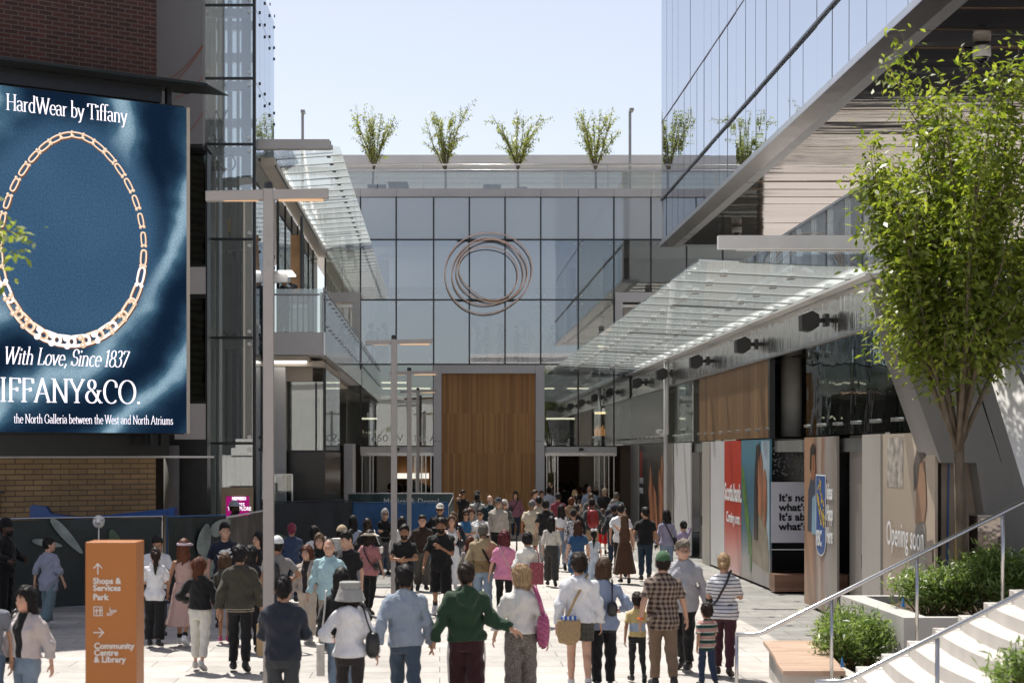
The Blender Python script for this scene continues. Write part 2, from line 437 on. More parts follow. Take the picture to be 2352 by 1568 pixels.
# ------------------------------------------------------------------ the mall straight ahead
YF = 64.2
def FX(x): return DX(x, YF)
def FZ(y): return DZ(y, YF)
G_MAIN = glass('facade_glass', (.82,.87,.87), .27, 1.0, wave=.03, wscale=.35, gtint=(.80,.82,.90))
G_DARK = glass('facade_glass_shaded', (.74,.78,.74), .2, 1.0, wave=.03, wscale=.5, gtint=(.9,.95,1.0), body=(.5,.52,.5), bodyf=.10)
G_FROST = glass('frosted_glass', (.7,.75,.78), .16, .9, rough=.04, gtint=(.9,.95,1), body=(.60,.65,.68), bodyf=.88)
G_CLEAR = glass('clear_glass', (.93,.96,.95), .09, .95)
G_RAIL = glass('rail_glass', (.86,.90,.89), .13, .95, body=(.6,.64,.63), bodyf=.10)
WOOD = planks('timber_boards', (.29,.12,.026), (.54,.27,.08), w=.075, row=1.55)
mall = thing('mall_building', 'wide glass fronted shopping mall closing the end of the plaza', 'building', (1.8, YF, 0))
cols = [747, 828, 910, 996, 1078, 1160, 1242, 1328, 1410, 1495, 1577, 1660, 1742]
rows = [(452, 550, G_FROST), (550, 688, G_MAIN), (688, 836, G_MAIN), (836, 1024, G_DARK)]
for i in range(len(cols) - 1):
    for j, (ya, yb, gm) in enumerate(rows):
        a, c = cols[i], cols[i+1]
        if j == 3 and 996 <= a < 1242: continue
        if j == 2 and a == 747: continue
        if j == 2 and a == 1410: continue
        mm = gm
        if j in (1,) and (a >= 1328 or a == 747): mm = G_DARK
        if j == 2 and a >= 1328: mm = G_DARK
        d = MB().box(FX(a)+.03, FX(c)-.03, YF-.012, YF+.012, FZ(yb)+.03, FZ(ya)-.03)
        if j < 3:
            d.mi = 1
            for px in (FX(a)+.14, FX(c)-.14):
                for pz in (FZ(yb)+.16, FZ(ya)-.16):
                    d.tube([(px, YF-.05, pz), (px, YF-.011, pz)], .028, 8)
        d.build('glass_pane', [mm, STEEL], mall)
for i, a in enumerate(cols):
    zb = FZ(1024) if not (996 < a < 1242) else FZ(836)
    MB().box(FX(a)-.03, FX(a)+.03, YF-.02, YF+.16, zb, FZ(452)).build('mullion', DARK, mall)
for y in (550, 688, 836):
    x1 = FX(1410) if y == 688 else FX(1742)
    MB().box(FX(747)+.031, x1, YF-.03, YF+.03, FZ(y)-.03, FZ(y)+.03).build('transom', DARK, mall)
# parapet: one coping panel above each bay
for i in range(len(cols) - 1):
    MB().box(FX(cols[i])+.008, FX(cols[i+1])-.008, YF-.06, YF+.5, FZ(452)+.002, FZ(433)).build('parapet_panel', OFFW, mall)
MB().box(FX(700), FX(1900), YF+.5, YF+16, FZ(452)-.15, FZ(452)+.1).build('roof_slab', CONC, mall)
# third-storey slab behind the frosted panes, floor of the second storey, inner walls
INW = mat('interior_wall', (.36,.33,.29), .7, var=.1, vscale=.5)
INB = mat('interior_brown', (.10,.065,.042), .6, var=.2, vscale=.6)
FLO = mat('interior_floor', (.30,.27,.24), .3, var=.1)
MB().box(FX(700), FX(1800), YF+.25, YF+16, FZ(550)-.25, FZ(550)+.05).build('ceiling_slab', WHITE, mall)
MB().box(FX(700), FX(1800), YF+.12, YF+16, FZ(836)-.55, FZ(836)-.05).build('upper_floor_slab', INW, mall)
MB().box(FX(700), FX(1800), YF+16, YF+16.3, 0, FZ(452)-.16).build('back_wall', INW, mall)
MB().box(FX(700), FX(1800), YF+.05, YF+15.9, .004, .03).build('hall_floor', FLO, mall)
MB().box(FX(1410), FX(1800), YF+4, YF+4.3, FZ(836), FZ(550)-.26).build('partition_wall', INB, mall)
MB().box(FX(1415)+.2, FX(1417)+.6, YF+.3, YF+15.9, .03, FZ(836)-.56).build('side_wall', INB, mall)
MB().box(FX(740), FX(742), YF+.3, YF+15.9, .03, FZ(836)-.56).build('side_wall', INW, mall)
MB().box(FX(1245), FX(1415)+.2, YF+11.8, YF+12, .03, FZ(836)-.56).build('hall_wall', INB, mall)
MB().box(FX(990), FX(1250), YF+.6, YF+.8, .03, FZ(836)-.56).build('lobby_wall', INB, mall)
for x, w, z0, z1, dd in ((1333, 46, .03, 5.4, 7), (745, 40, 6.6, 11, 4), (862, 30, 6.6, 11, 3), (1300, 24, 6.6, 11, 6)):
    MB().box(DX(x, YF+dd), DX(x+w, YF+dd), YF+dd, YF+dd+.8, z0, z1).build('hall_column', CREAM, mall)
LAMPM = emit('warm_light_strip', (1.0,.74,.42), 1.6)
COOL = emit('cool_light_panel', (1.0,.88,.70), 1.3)
for x0, x1, dd in ((870, 930, 3), (1255, 1310, 9), (860, 985, 9), (1345, 1400, 9)):
    MB().box(FX(x0), FX(x1), YF+dd, YF+dd+.25, FZ(836)-.60, FZ(836)-.56).build('added_ceiling_light', COOL, mall)  # glowing panels added to brighten the hall interior
MB().box(DX(1366, YF+6), DX(1398, YF+6), YF+6, YF+6.1, DZ(950,YF+6), DZ(945,YF+6)).build('light_strip', LAMPM, mall)
sh = MB()
for k in range(9):
    sh.box(DX(1366+3.6*k, YF+6), DX(1368+3.6*k, YF+6), YF+6.02, YF+6.1, DZ(1000,YF+6), DZ(984 - (k % 3) * 4,YF+6))
sh.build('light_rods', emit('amber_rods', (.8,.34,.10), .7), mall)
MB().box(DX(1366, YF+6.2), DX(1398, YF+6.2), YF+6.12, YF+6.2, DZ(1002,YF+6), DZ(944,YF+6)).build('display_panel', INB, mall)
for x0, x1 in ((830, 905), (1256, 1322)):     # display shelves with shimmering goods, first gallery
    MB().box(DX(x0,YF+5), DX(x1,YF+5), YF+5, YF+5.5, DZ(1003,YF+5), DZ(998,YF+5)).build('gallery_shelf', WHITE, mall)
    MB().box(DX(x0,YF+5), DX(x1,YF+5), YF+5.4, YF+5.5, DZ(962,YF+5), DZ(958,YF+5)).build('shelf_light', COOL, mall)
    gm = MB()
    for k in range(26):
        px = DX(random.uniform(x0, x1), YF+5.2); r = random.uniform(.03, .1)
        gm.lathe((px, YF+5.2+random.uniform(-.1,.1), DZ(998,YF+5)), [(r*.6,0),(r,r),(r*.5,r*2.2),(r*.15,r*2.6)], 7)
    gm.build('glass_ware', mat('glassware', (.6,.6,.58), .12, metal=.6), mall)
for k, (x, y, w, h, cm) in enumerate(((1085,735,34,30,(.34,.30,.40)),(1120,725,30,44,(.40,.36,.46)),(1205,742,34,14,(.25,.32,.46)),(1208,770,30,12,(.25,.32,.46)),(1262,750,26,50,(.62,.62,.62)),(1230,720,20,26,(.6,.6,.62)))):
    dd = YF+3.5
    q_ = [(DX(x+w*.5*math.cos(a)*(1+.3*math.sin(3*a+k)),dd), dd, DZ(y-h*.5*math.sin(a)*(1+.25*math.cos(2*a+k)),dd)) for a in np.linspace(0,2*math.pi,15)[:-1]]
    MB().prism(q_, (0,.25,0)).build('hanging_ornament', mat('ornament_%d' % k, cm, .5), mall)
# left door: stone wall, timber stair underside, white counter
MB().box(DX(866,YF+3), DX(912,YF+3), YF+3, YF+3.3, .03, 5.2).build('stone_wall', CREAM, mall)
MB().prism([DX(908,YF+6) and (DX(906,YF+6), YF+6, DZ(1085,YF+6)), (DX(1000,YF+6), YF+6, DZ(1120,YF+6)), (DX(1000,YF+6), YF+6, DZ(1030,YF+6)), (DX(906,YF+6), YF+6, DZ(1030,YF+6))], (0,3,0)).build('timber_stair_soffit', planks('stair_timber', (.22,.09,.02), (.42,.2,.07), .12, 9), mall)
MB().box(DX(912,YF+5.5), DX(985,YF+5.5), YF+5.5, YF+5.9, DZ(1098,YF+5.5), DZ(1086,YF+5.5)).build('counter_canopy', emit('counter_light_box', (1,.93,.82), .6), mall)
MB().box(DX(915,YF+6.5), DX(990,YF+6.5), YF+6.5, YF+7.2, .03, 1.1).build('counter', WHITE, mall)
MB().box(DX(906,YF+6.4), DX(1000,YF+6.4), YF+9.2, YF+9.3, .03, 5).build('counter_wall', mat('ochre_wall', (.34,.2,.09), .6), mall)
# door surrounds
for a, c in ((828, 996), (1252, 1416)):
    f = MB(); f.box(FX(a), FX(c), YF-.14, YF+.2, FZ(1038), FZ(1025)).build('door_header', OFFW, mall)
    MB().box(FX(a), FX(c), YF-.05, YF+.25, FZ(1046), FZ(1038)-.003).build('door_track', STEEL, mall)
    MB().box(FX((a+c)/2)-.09, FX((a+c)/2)+.09, YF-.21, YF-.14, FZ(1034), FZ(1028)).build('door_sensor', BLACK, mall)
    for x in (a+4, a+22, a+29, c-50, c-40, c-28, c-18, c-6):
        MB().box(FX(x)-.02, FX(x)+.02, YF-.02, YF+.05, .03, FZ(1046)).build('door_stile', STEEL, mall)
    for x0, x1 in ((a+5, a+28), (c-49, c-19)):
        MB().box(FX(x0)+.05, FX(x1)-.05, YF+.08, YF+.10, .05, FZ(1046)-.02).build('door_leaf', G_CLEAR, mall)
for xa, xb in ((996, 1014), (1229, 1249)):
    MB().box(FX(xa), FX(xb), YF-.45, YF+.3, 0, FZ(1013)).build('portal_pier', OFFW, mall)
    MB().box(FX(xa), FX(xb), YF-.45, YF+.3, FZ(1013)+.015, FZ(839)).build('portal_pier', OFFW, mall)
MB().box(FX(1014)+.01, FX(1229)-.01, YF-.45, YF+.3, FZ(858), FZ(839)).build('portal_lintel', OFFW, mall)
MB().box(FX(1014)+.01, FX(1229)-.01, YF-.12, YF+.3, 0, FZ(858)-.005).build('timber_panel', WOOD, mall)
# address over the left door
put_text('address_lettering', '650 W 41st Ave', mat('etched_white', (.7,.72,.72), .4), (FX(852), YF-.05, FZ(1013)), (1,0,0), (0,0,1), .40, mall, sx=1.12)
# upper doors on the left and right galleries
for a, c, y0 in ((736, 828, 672), (1412, 1500, 672)):
    MB().box(FX(a), FX(c), YF-.2, YF+.2, FZ(y0+22), FZ(y0)).build('door_header', OFFW, mall)
    for x in (a, c-17):
        MB().box(FX(x), FX(x+17), YF-.2, YF+.2, FZ(836)+.04, FZ(y0+22)-.004).build('door_jamb', OFFW, mall)
    MB().box(FX(a+18), FX(c-18), YF-.05, YF+.05, FZ(y0+34), FZ(y0+27)).build('door_track', STEEL, mall)
    MB().box(FX(a+19), FX(c-19), YF+.02, YF+.04, FZ(836)+.06, FZ(y0+35)).build('door_leaf', G_CLEAR, mall)

# pale unseen building added behind the camera to bounce sunlight, mirrored in the glass
ac = thing('bounce_building', 'pale building added behind the camera to bounce sunlight, mirrored in the mall glass', 'building', (0, -34, 0))
PALE = mat('pale_render', (.66,.63,.58), .8, var=.06, vscale=.3)
for x0, x1, h in ((-45,-13,11), (-12.9,3,8.4), (3.1,18,12.5), (18.1,45,10)):
    MB().box(x0, x1, -48, -34, 0, h).build('wall', PALE, ac)
    MB().box(x0-.02, x1+.02, -48, -33.8, h+.004, h+.4).build('roof_edge', PALE, ac)

# copper rings hung on the front
COPPER = mat('copper_tube', (.95,.68,.53), .35, metal=.3, var=.05)
ring = thing('ring_emblem', 'large emblem of four overlapping copper rings on the glass front', 'emblem', (FX(1120), YF-.4, FZ(628)))
for (xl, xr, yt, yb, ph, am) in ((1022,1218,534,722,.4,.035),(1040,1205,547,706,1.1,.05),(1051,1199,551,699,2.0,.045),(1057,1188,567,690,2.8,.07)):
    pts = []
    for k in range(73):
        q = 2*math.pi*k/72
        r = 1 + am*math.sin(2*q+ph) + .5*am*math.sin(3*q+ph*2)
        pts.append((FX((xl+xr)/2 + (xr-xl)/2*math.cos(q)*r), YF-.35 - .05*ph, FZ((yt+yb)/2 - (yb-yt)/2*math.sin(q)*r)))
    MB().tube(pts, .024, 8, cap=False).build('copper_ring', COPPER, ring, smooth=True)
for z in (552, 690):
    MB().tube([(FX(1050), YF-.2, FZ(z)), (FX(1180), YF-.2, FZ(z))], .03, 6).build('support_bar', DARK, ring)
MB().box(FX(1075),FX(1078),YF-.35,YF-.03,FZ(556),FZ(550)).box(FX(1165),FX(1168),YF-.35,YF-.03,FZ(690),FZ(684)).build('bracket', DARK, ring)

# roof terrace
bal = thing('terrace_balustrade', 'long glass balustrade with steel rails along the mall roof terrace', 'balustrade', (1.8, YF+.25, FZ(433)))
zt = FZ(433)
xx = FX(760)
while xx < FX(1740):
    MB().box(xx+.02, xx+1.78, YF+.24, YF+.26, zt+.02, zt+.78).build('glass_panel', G_RAIL, bal)
    xx += 1.8
xx = FX(760)
while xx < FX(1740):
    MB().box(xx-.025, xx+.025, YF+.28, YF+.33, zt, zt+.95).build('post', STEEL, bal)
    xx += 3.6
MB().tube([(FX(755), YF+.3, zt+.98), (FX(1745), YF+.3, zt+.98)], .03, 8).build('top_rail', STEEL, bal, smooth=True)
MB().tube([(FX(755), YF+.2, zt+.74), (FX(1745), YF+.2, zt+.74)], .04, 8).build('lower_rail', STEEL, bal, smooth=True)
tw = thing('roof_pavilion', 'low pale pavilion wall with a flat roof edge behind the roof trees', 'wall', (2, 75, 13))
MB().box(DX(770,75), DX(1800,75), 75, 75.4, 13, DZ(377,75)).build('wall', WHITE, tw)
MB().box(DX(765,75), DX(1800,75), 74.7, 75.6, DZ(377,75)+.002, DZ(358,75)).build('roof_edge', OFFW, tw)
for k in range(4):
    MB().box(DX(770,75), DX(1800,75), 74.9, 74.99, DZ(390+11*k,75), DZ(388+11*k,75)).build('ledge', OFFW, tw)
for k, (x, n, w) in enumerate(((865, 6, .75), (915, 7, .8), (955,3,.5), (1130, 6, .7), (1197, 5, .5), (1245, 4, .6))):
    mb = MB()
    for q in range(n):
        j = random.uniform(-.05, .05)
        mb.box(DX(x,66.5)-w/2+j, DX(x,66.5)+w/2+j, 66.1+j, 66.7+j, 13.25+.105*q, 13.25+.105*q+.09)
    o = mb.build('planter_stack', mat('black_plastic', (.03,.03,.032), .5)); tag(o, '%s of black trays by %s' % ('low pile' if n < 5 else 'pile', ['the first roof tree trunk', 'the white sack', 'the right of the first roof tree', 'the middle of the terrace', 'the third roof tree trunk', 'the right of the third roof tree'][k]), 'tray stack', 'stacks of black trays on the roof terrace')

# ------------------------------------------------------------------ trees
LEAFM = []
def leafmat(name, c1, c2, tr):
    m, nt, out = newmat(name)
    g = N(nt, 'NewGeometry') if False else N(nt, 'ObjectInfo')
    at = N(nt, 'Attribute'); at.attribute_name = 'tone'
    mx = N(nt, 'MixRGB'); mx.inputs[1].default_value = rgba(c1); mx.inputs[2].default_value = rgba(c2)
    nt.links.new(at.outputs['Fac'], mx.inputs[0])
    b = N(nt, 'BsdfPrincipled'); b.inputs['Roughness'].default_value = .38
    t = N(nt, 'BsdfTranslucent')
    hs = N(nt, 'HueSaturation'); hs.inputs['Saturation'].default_value = 1.15; hs.inputs['Value'].default_value = 2.0
    nt.links.new(mx.outputs[0], b.inputs['Base Color']); nt.links.new(mx.outputs[0], hs.inputs['Color']); nt.links.new(hs.outputs[0], t.inputs[0])
    ms = N(nt, 'MixShader'); ms.inputs[0].default_value = tr
    nt.links.new(b.outputs[0], ms.inputs[1]); nt.links.new(t.outputs[0], ms.inputs[2]); nt.links.new(ms.outputs[0], out.inputs[0])
    return m
L_YOUNG = leafmat('young_leaves', (.15,.18,.05), (.30,.32,.10), .45)
L_TREE = leafmat('street_tree_leaves', (.075,.115,.018), (.25,.28,.06), .48)
L_BUSH = leafmat('shrub_leaves', (.07,.12,.03), (.24,.31,.10), .35)
BARK = mat('bark', (.13,.10,.07), .9, var=.35, vscale=14, bump=.5, bscale=30, stretch=(1,1,.25))
def leaves(name, pts, size, ratio, m, parent, rng, droop=.4, dirs=None):
    """pts: list of points; one pointed leaf (two folded halves) at each"""
    n = len(pts); V = np.zeros((n, 4, 3)); pts = np.array([tuple(p) for p in pts])
    a = rng.uniform(0, 2*np.pi, n); el = rng.normal(-droop, .45, n)
    d = np.stack([np.cos(a)*np.cos(el), np.sin(a)*np.cos(el), np.sin(el)], 1)
    if dirs is not None:
        dd = np.array(dirs); d = d*.6 + dd; d /= np.linalg.norm(d, axis=1)[:, None] + 1e-9
    up = rng.normal(0, .5, (n, 3)); up[:, 2] += 1
    s = np.cross(d, up); s /= np.linalg.norm(s, axis=1)[:, None] + 1e-9
    nn = np.cross(s, d)
    L = size * rng.uniform(.65, 1.25, n)[:, None]
    V[:, 0] = pts; V[:, 1] = pts + d*L*.5 + s*L*ratio*.5 + nn*L*.08; V[:, 2] = pts + d*L; V[:, 3] = pts + d*L*.5 - s*L*ratio*.5 + nn*L*.08
    off = np.array(wloc(parent)); V -= off
    me = bpy.data.meshes.new(name)
    me.vertices.add(n*4); me.vertices.foreach_set('co', V.reshape(-1))
    me.loops.add(n*4); me.loops.foreach_set('vertex_index', np.arange(n*4, dtype=np.int32))
    me.polygons.add(n); me.polygons.foreach_set('loop_start', np.arange(0, n*4, 4, dtype=np.int32))
    at = me.attributes.new('tone', 'FLOAT', 'FACE'); at.data.foreach_set('value', rng.uniform(0, 1, n).astype(np.float32))
    me.update(calc_edges=True)
    return link(name, me, m, parent)
def limb(rng, p, d, L, r, bend=.25, n=7, up=.0):
    pts, rs = [Vector(p)], [r]
    d = Vector(d).normalized()
    for k in range(n):
        d = (d + Vector(rng.normal(0, bend/ n * 1.5, 3)) + Vector((0,0,up/n))).normalized()
        pts.append(pts[-1] + d * L / n); rs.append(r * (1 - .85*(k+1)/n) + .002)
    return pts, rs
def vase_tree(name, label, loc, trunk_h, H, spread, nl, r, leafn, lsize, lm, seed, group=None, cat='tree', stakes=False, lo=.25, n_sub=5, ratio=.5, fill=0.0):
    rng = np.random.default_rng(seed)
    t = thing(name, label, cat, loc, group)
    base = Vector(loc); tr = MB()
    lean = Vector((rng.normal(0,.03), rng.normal(0,.03), 0))
    fork = base + Vector((0,0,trunk_h)) + lean*trunk_h
    tr.tube([base, base.lerp(fork,.5)+Vector((rng.normal(0,.01),0,0)), fork + Vector((0,0,.05))], [r*1.15, r, r*.92], 10)
    pts = []; dirs = []
    for k in range(nl):
        a = 2*math.pi*(k + rng.uniform(-.3,.3))/nl
        tilt = spread*rng.uniform(.35, 1.05)
        L = (H - trunk_h)*rng.uniform(.72, 1.08)
        d = Vector((math.cos(a)*math.sin(tilt), math.sin(a)*math.sin(tilt), math.cos(tilt)))
        st = fork + Vector((math.cos(a), math.sin(a), 0))*r*.4 - Vector((0,0,.12+rng.uniform(0,.25)*trunk_h*.3))
        p, rs = limb(rng, st, d, L, r*.5, .35, 8, up=.15)
        tr.tube(p, rs, 6)
        def clothe(p, frac0, dens):
            for i in range(1, len(p)):
                f = i/(len(p)-1)
                if f < frac0: continue
                for q in range(max(1, int(dens))):
                    s = p[i-1].lerp(p[i], rng.uniform(0,1)) + Vector(rng.normal(0, .045 + fill, 3))
                    pts.append(s); dirs.append(tuple((p[i]-p[i-1]).normalized()*.4 + Vector((0,0,-.35))))
        subs = []
        for q in range(n_sub):
            i = int(rng.integers(2, len(p)-1))
            d2 = (p[i]-p[i-1]).normalized() + Vector(rng.normal(0,.38,3)) + Vector((math.cos(a),math.sin(a),.5))*.25
            sp, sr = limb(rng, p[i], d2, L*rng.uniform(.15,.36), rs[i]*.6, .4, 5, up=.1)
            tr.tube(sp, sr, 4); subs.append(sp)
        w = leafn/nl
        clothe(p, lo, w*.4/7)
        for sp in subs: clothe(sp, .1, w*.6/(n_sub*5))
    tr.build('trunk', BARK, t, smooth=True)
    leaves('crown', pts, lsize, ratio, lm, t, rng, dirs=dirs)
    return t
which = ['leftmost', 'second from the left', 'third from the left', 'rightmost']
for k, (x, hh, sp, sd) in enumerate(((853, 4.25, .62, 3), (1023, 4.3, .58, 11), (1193, 4.1, .56, 22), (1369, 4.25, .56, 31))):
    vase_tree('roof_tree', '%s of four young roof trees%s' % (which[k], [', above the high glass canopy', ', above the copper rings', ', beside a low tray stack', ', beside a thin lamp pole'][k]), (DX(x,67), 67, 13.1), 1.72, hh, sp*.78, 12, .05, 2700, .105, L_YOUNG, sd, 'young trees on the roof terrace', n_sub=5)
for k, (x, yt) in enumerate(((695, 256), (1447, 252))):
    t = thing('roof_lamp_pole', ['thin grey lamp pole rising above the grey fin of the high canopy', 'thin grey lamp pole on the roof terrace near the office block'][k], 'lamp pole', (DX(x,70),70,13.1), 'lamp poles on the roof terrace')
    MB().tube([(DX(x,70),70,13.1),(DX(x,70),70,DZ(yt+6,70))], .06, 8).build('pole', GREY, t)
    MB().box(DX(x,70)-.05, DX(x,70)+.12, 69.6, 70.08, DZ(yt+6,70)+.002, DZ(yt,70)).build('lamp_head', GREY, t)

# ------------------------------------------------------------------ glass office block overhead on the right
XU, ZG, ZS = 7.8, EYE+.95*7.8, EYE+.932*7.8
G_OFF = glass('office_glass', (.25,.30,.33), .60, 1.0, wave=.10, wscale=.55, gtint=(.66,.69,.74), body=(.24,.28,.32), bodyf=.6, stretch=(1,1,.5))
off = thing('office_block', 'glass office block with a bronze soffit overhanging the plaza', 'building', (XU, 40, ZS))
yy = 58.0; k = 0
zr = [ZG, EYE+1.14*XU, EYE+1.489*XU, 22]
while yy > 17:
    y2 = yy - 1.327
    for j in range(3):
        e = random.uniform(-.006, .006); e2 = random.uniform(-.006, .006)
        a, b_ = zr[j] + (.03 if j else 0), zr[j+1] - .03
        MB().prism([(XU+e, yy-.018, a), (XU+e2, y2+.018, a), (XU+e2+.004, y2+.018, b_), (XU+e+.004, yy-.018, b_)], (.03,0,0)).build('glass_pane', G_OFF, off)
    yy = y2; k += 1
MB().box(XU+.05, XU+.3, 17, 58, zr[0], 22).build('inner_wall', mat('office_inner', (.05,.065,.08), .6), off)
SEAM = mat('dark_seam', (.07,.075,.09), .4)
MB().box(XU-.05, XU+.04, 17, 58.02, zr[1]-.026, zr[1]+.026).build('floor_line', SEAM, off)
MB().box(XU-.01, XU+.04, 17, 58.02, zr[2]-.02, zr[2]+.02).build('floor_line', SEAM, off)
FASC = mat('brushed_fascia', (.46,.45,.45), .3, metal=.9, var=.1, vscale=2)
MB().box(XU-.06, XU+.7, 17, 58.1, ZS+.01, ZG-.004).build('fascia', FASC, off)
SOFF = mirror('bronze_soffit', (.235,.175,.13), .08, .12, 1.1, stretch=(.3, 1.8, 1))
MB().box(XU-.06, XU+.42, 17, 58.1, ZS-.01, ZS+.008).build('soffit_border', mirror('soffit_border_metal', (.36,.31,.28), .2, .06, 1.0), off)
yy = 57.6
while yy > 17:
    y2 = yy - 1.327; q = random.uniform(-.012, .012); q2 = random.uniform(-.008,.008)
    for xa, xb in ((XU+.43, XU+4.5), (XU+4.53, XU+9.5), (XU+9.53, XU+18)):
        MB().prism([(xa, yy-.01, ZS+.02+q), (xa, y2+.01, ZS+.02-q), (xb, y2+.01, ZS+.02-q+q2), (xb, yy-.01, ZS+.02+q+q2)], (0,0,.03)).build('soffit_panel', SOFF, off)
    yy = y2
MB().box(XU+.5, XU+18, 17, 57.6, ZS+.12, ZS+.3).build('soffit_deck', DARK, off)
MB().box(XU, XU+18, 57.7, 58, ZS+.02, 22).build('end_wall', GREY, off)
for k, (x, y, dd) in enumerate(((1692, 563, 53), (2255, 158, 29.5))):
    p = Vector((DX(x,dd), dd, ZS+.0))
    t = thing('dome_camera', ['small dome camera under the far end of the overhanging soffit', 'dome camera under the near dark soffit above the street tree'][k], 'camera', p, 'dome cameras under the soffit')
    MB().lathe(p + Vector((0,0,-.2)), [(.145,.0),(.158,.03),(.158,.19),(.12,.2)], 18).build('housing', WHITE, t, smooth=True)
    MB().lathe(p + Vector((0,0,-.30)), [(.02,0),(.075,.02),(.115,.06),(.128,.098)], 18).build('dome', mat('smoked_dome', (.02,.02,.025), .08), t, smooth=True)

# ------------------------------------------------------------------ shop row on the right
XW = 7.45
def WD(x): return XW*F/(x - VX)      # distance of wall column seen at picture x
shop = thing('shop_row', 'long row of poster covered shop fronts under the glass canopy', 'building', (XW, 45, 0))
ZB, ZH, ZC = 3.43, EYE+2.18, EYE+3.02
BRONZE = mat('bronze_glazing', (.035,.030,.022), .22, var=.4, vscale=.7, spec=.5, stretch=(1,1,.3))
BROWN = planks('brown_reflection_paint', (.13,.068,.026), (.235,.13,.055), .45, 9, axes='YZ', rough=.5)  # reflection in the upper glazing, painted in as brown strips
G_SHOP = glass('shop_glass', (.42,.47,.46), .22, 1.0, wave=.12, wscale=1.1, gtint=(.85,.9,.88))
BAND = mirror('ribbed_band_metal', (.74,.72,.70), .16, .35, 2.4, stretch=(1,1,.22))
MB().box(XW-.02, XW+.5, 25.7, YF-.5, ZH, ZC).build('metal_band', BAND, shop)
MB().box(XW+.02, XW+12, 25.7, YF-.5, ZC+.002, ZC+.25).build('podium_roof', CONC, shop)
MB().box(XW-.06, XW+.02, 25.7, YF-.5, ZH-.05, ZH-.004).build('band_edge', STEEL, shop)
MB().box(XW+4, XW+4.2, 25.7, YF-.5, 0, ZC).build('inner_wall', mat('shop_inner', (.09,.09,.085), .8, var=.5, vscale=.5), shop)
MB().box(XW+.1, XW+4, 25.7, YF-.5, ZB-.3, ZB-.05).build('inner_soffit', mat('shop_soffit', (.14,.14,.13), .8), shop)
# upper glazing (x0, x1, kind), then the wall pieces at street level
for x0, x1, mm, nm in ((1441, 1533, BRONZE, 'bronze_glazing'), (1549, 1590, G_SHOP, 'upper_glass'), (1606, 1768, BROWN, 'painted_reflection'), (1852, 2060, G_SHOP, 'upper_glass'), (2061, 2110, G_SHOP, 'upper_glass')):
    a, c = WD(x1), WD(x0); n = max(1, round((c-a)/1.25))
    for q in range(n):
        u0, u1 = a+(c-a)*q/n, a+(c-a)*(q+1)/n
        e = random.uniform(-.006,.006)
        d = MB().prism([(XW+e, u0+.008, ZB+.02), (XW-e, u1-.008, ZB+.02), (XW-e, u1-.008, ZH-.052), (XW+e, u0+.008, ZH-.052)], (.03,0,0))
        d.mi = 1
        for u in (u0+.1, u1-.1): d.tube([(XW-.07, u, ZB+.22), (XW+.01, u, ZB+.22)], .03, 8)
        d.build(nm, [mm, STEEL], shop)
MB().box(XW+.1, XW+.4, WD(2330), WD(1852), ZB+.05, ZH-.1).build('glazing_back', mat('upper_room', (.05,.055,.05), .8, var=.5, vscale=.6), shop) if False else None
MB().tube([(8.08, 37.9, ZB+.05), (8.08, 37.9, ZH)], .24, 20).build('concrete_column', CONC, shop, smooth=True)
MB().box(XW+1.6, XW+1.7, WD(1852), WD(1770)+.4, ZB, ZH).build('recess_glass', G_SHOP, shop)
MB().box(XW-.02, XW+.1, WD(1770)+.0, WD(1766), ZB, ZH-.06).build('dark_mullion', DARK, shop)
PIL = mat('pilaster_metal', (.44,.41,.37), .5, metal=.15, var=.06, vscale=.7)
DOOR = mat('grey_steel_door', (.30,.275,.25), .4, metal=.3, var=.08, vscale=.8, stretch=(1,1,.4))
for x0, x1, mm, nm, dx in ((1441, 1450, DOOR, 'steel_door', .1), (1450, 1468, PIL, 'pilaster', -.03), (1536, 1549, DOOR, 'pilaster', -.04), (1587, 1616, DOOR, 'steel_door', .25), (1616, 1633, PIL, 'pilaster', -.04), (1929, 1985, DOOR, 'steel_door', .18), (1985, 2028, PIL, 'pilaster', -.04)):
    MB().box(XW+dx, XW+.4, WD(x1)+.01, WD(x0)-.01, 0, ZB-.005).build(nm, mm, shop)
for x in (1605, 1972):
    MB().box(XW+.08, XW+.17, WD(x)-.12, WD(x)+.12, 1.05, 1.3).build('door_lock', BLACK, shop)
dp = MB().tube([(XW-.16, WD(1541), .0), (XW-.16, WD(1541), ZC+.1)], .075, 10).tube([(XW-.16, WD(1545), 3.7), (XW-.16, WD(1545), ZC-.1)], .05, 8)
tag(dp.build('drain_pipe', OFFW, smooth=True), 'pale vertical drain pipe with a slim twin down the shop fronts', 'pipe')
cm = thing('wall_camera', 'small white bullet camera bracketed to the drain pipe', 'camera', (XW-.3, WD(1540), 3.75))
MB().box(XW-.32, XW-.22, WD(1540)-.1, WD(1540)+.1, 3.66, 3.86).build('bracket', WHITE, cm)
MB().tube([(XW-.45, WD(1540)-.3, 3.8), (XW-.3, WD(1540), 3.8)], .07, 10).build('camera_body', WHITE, cm, smooth=True)

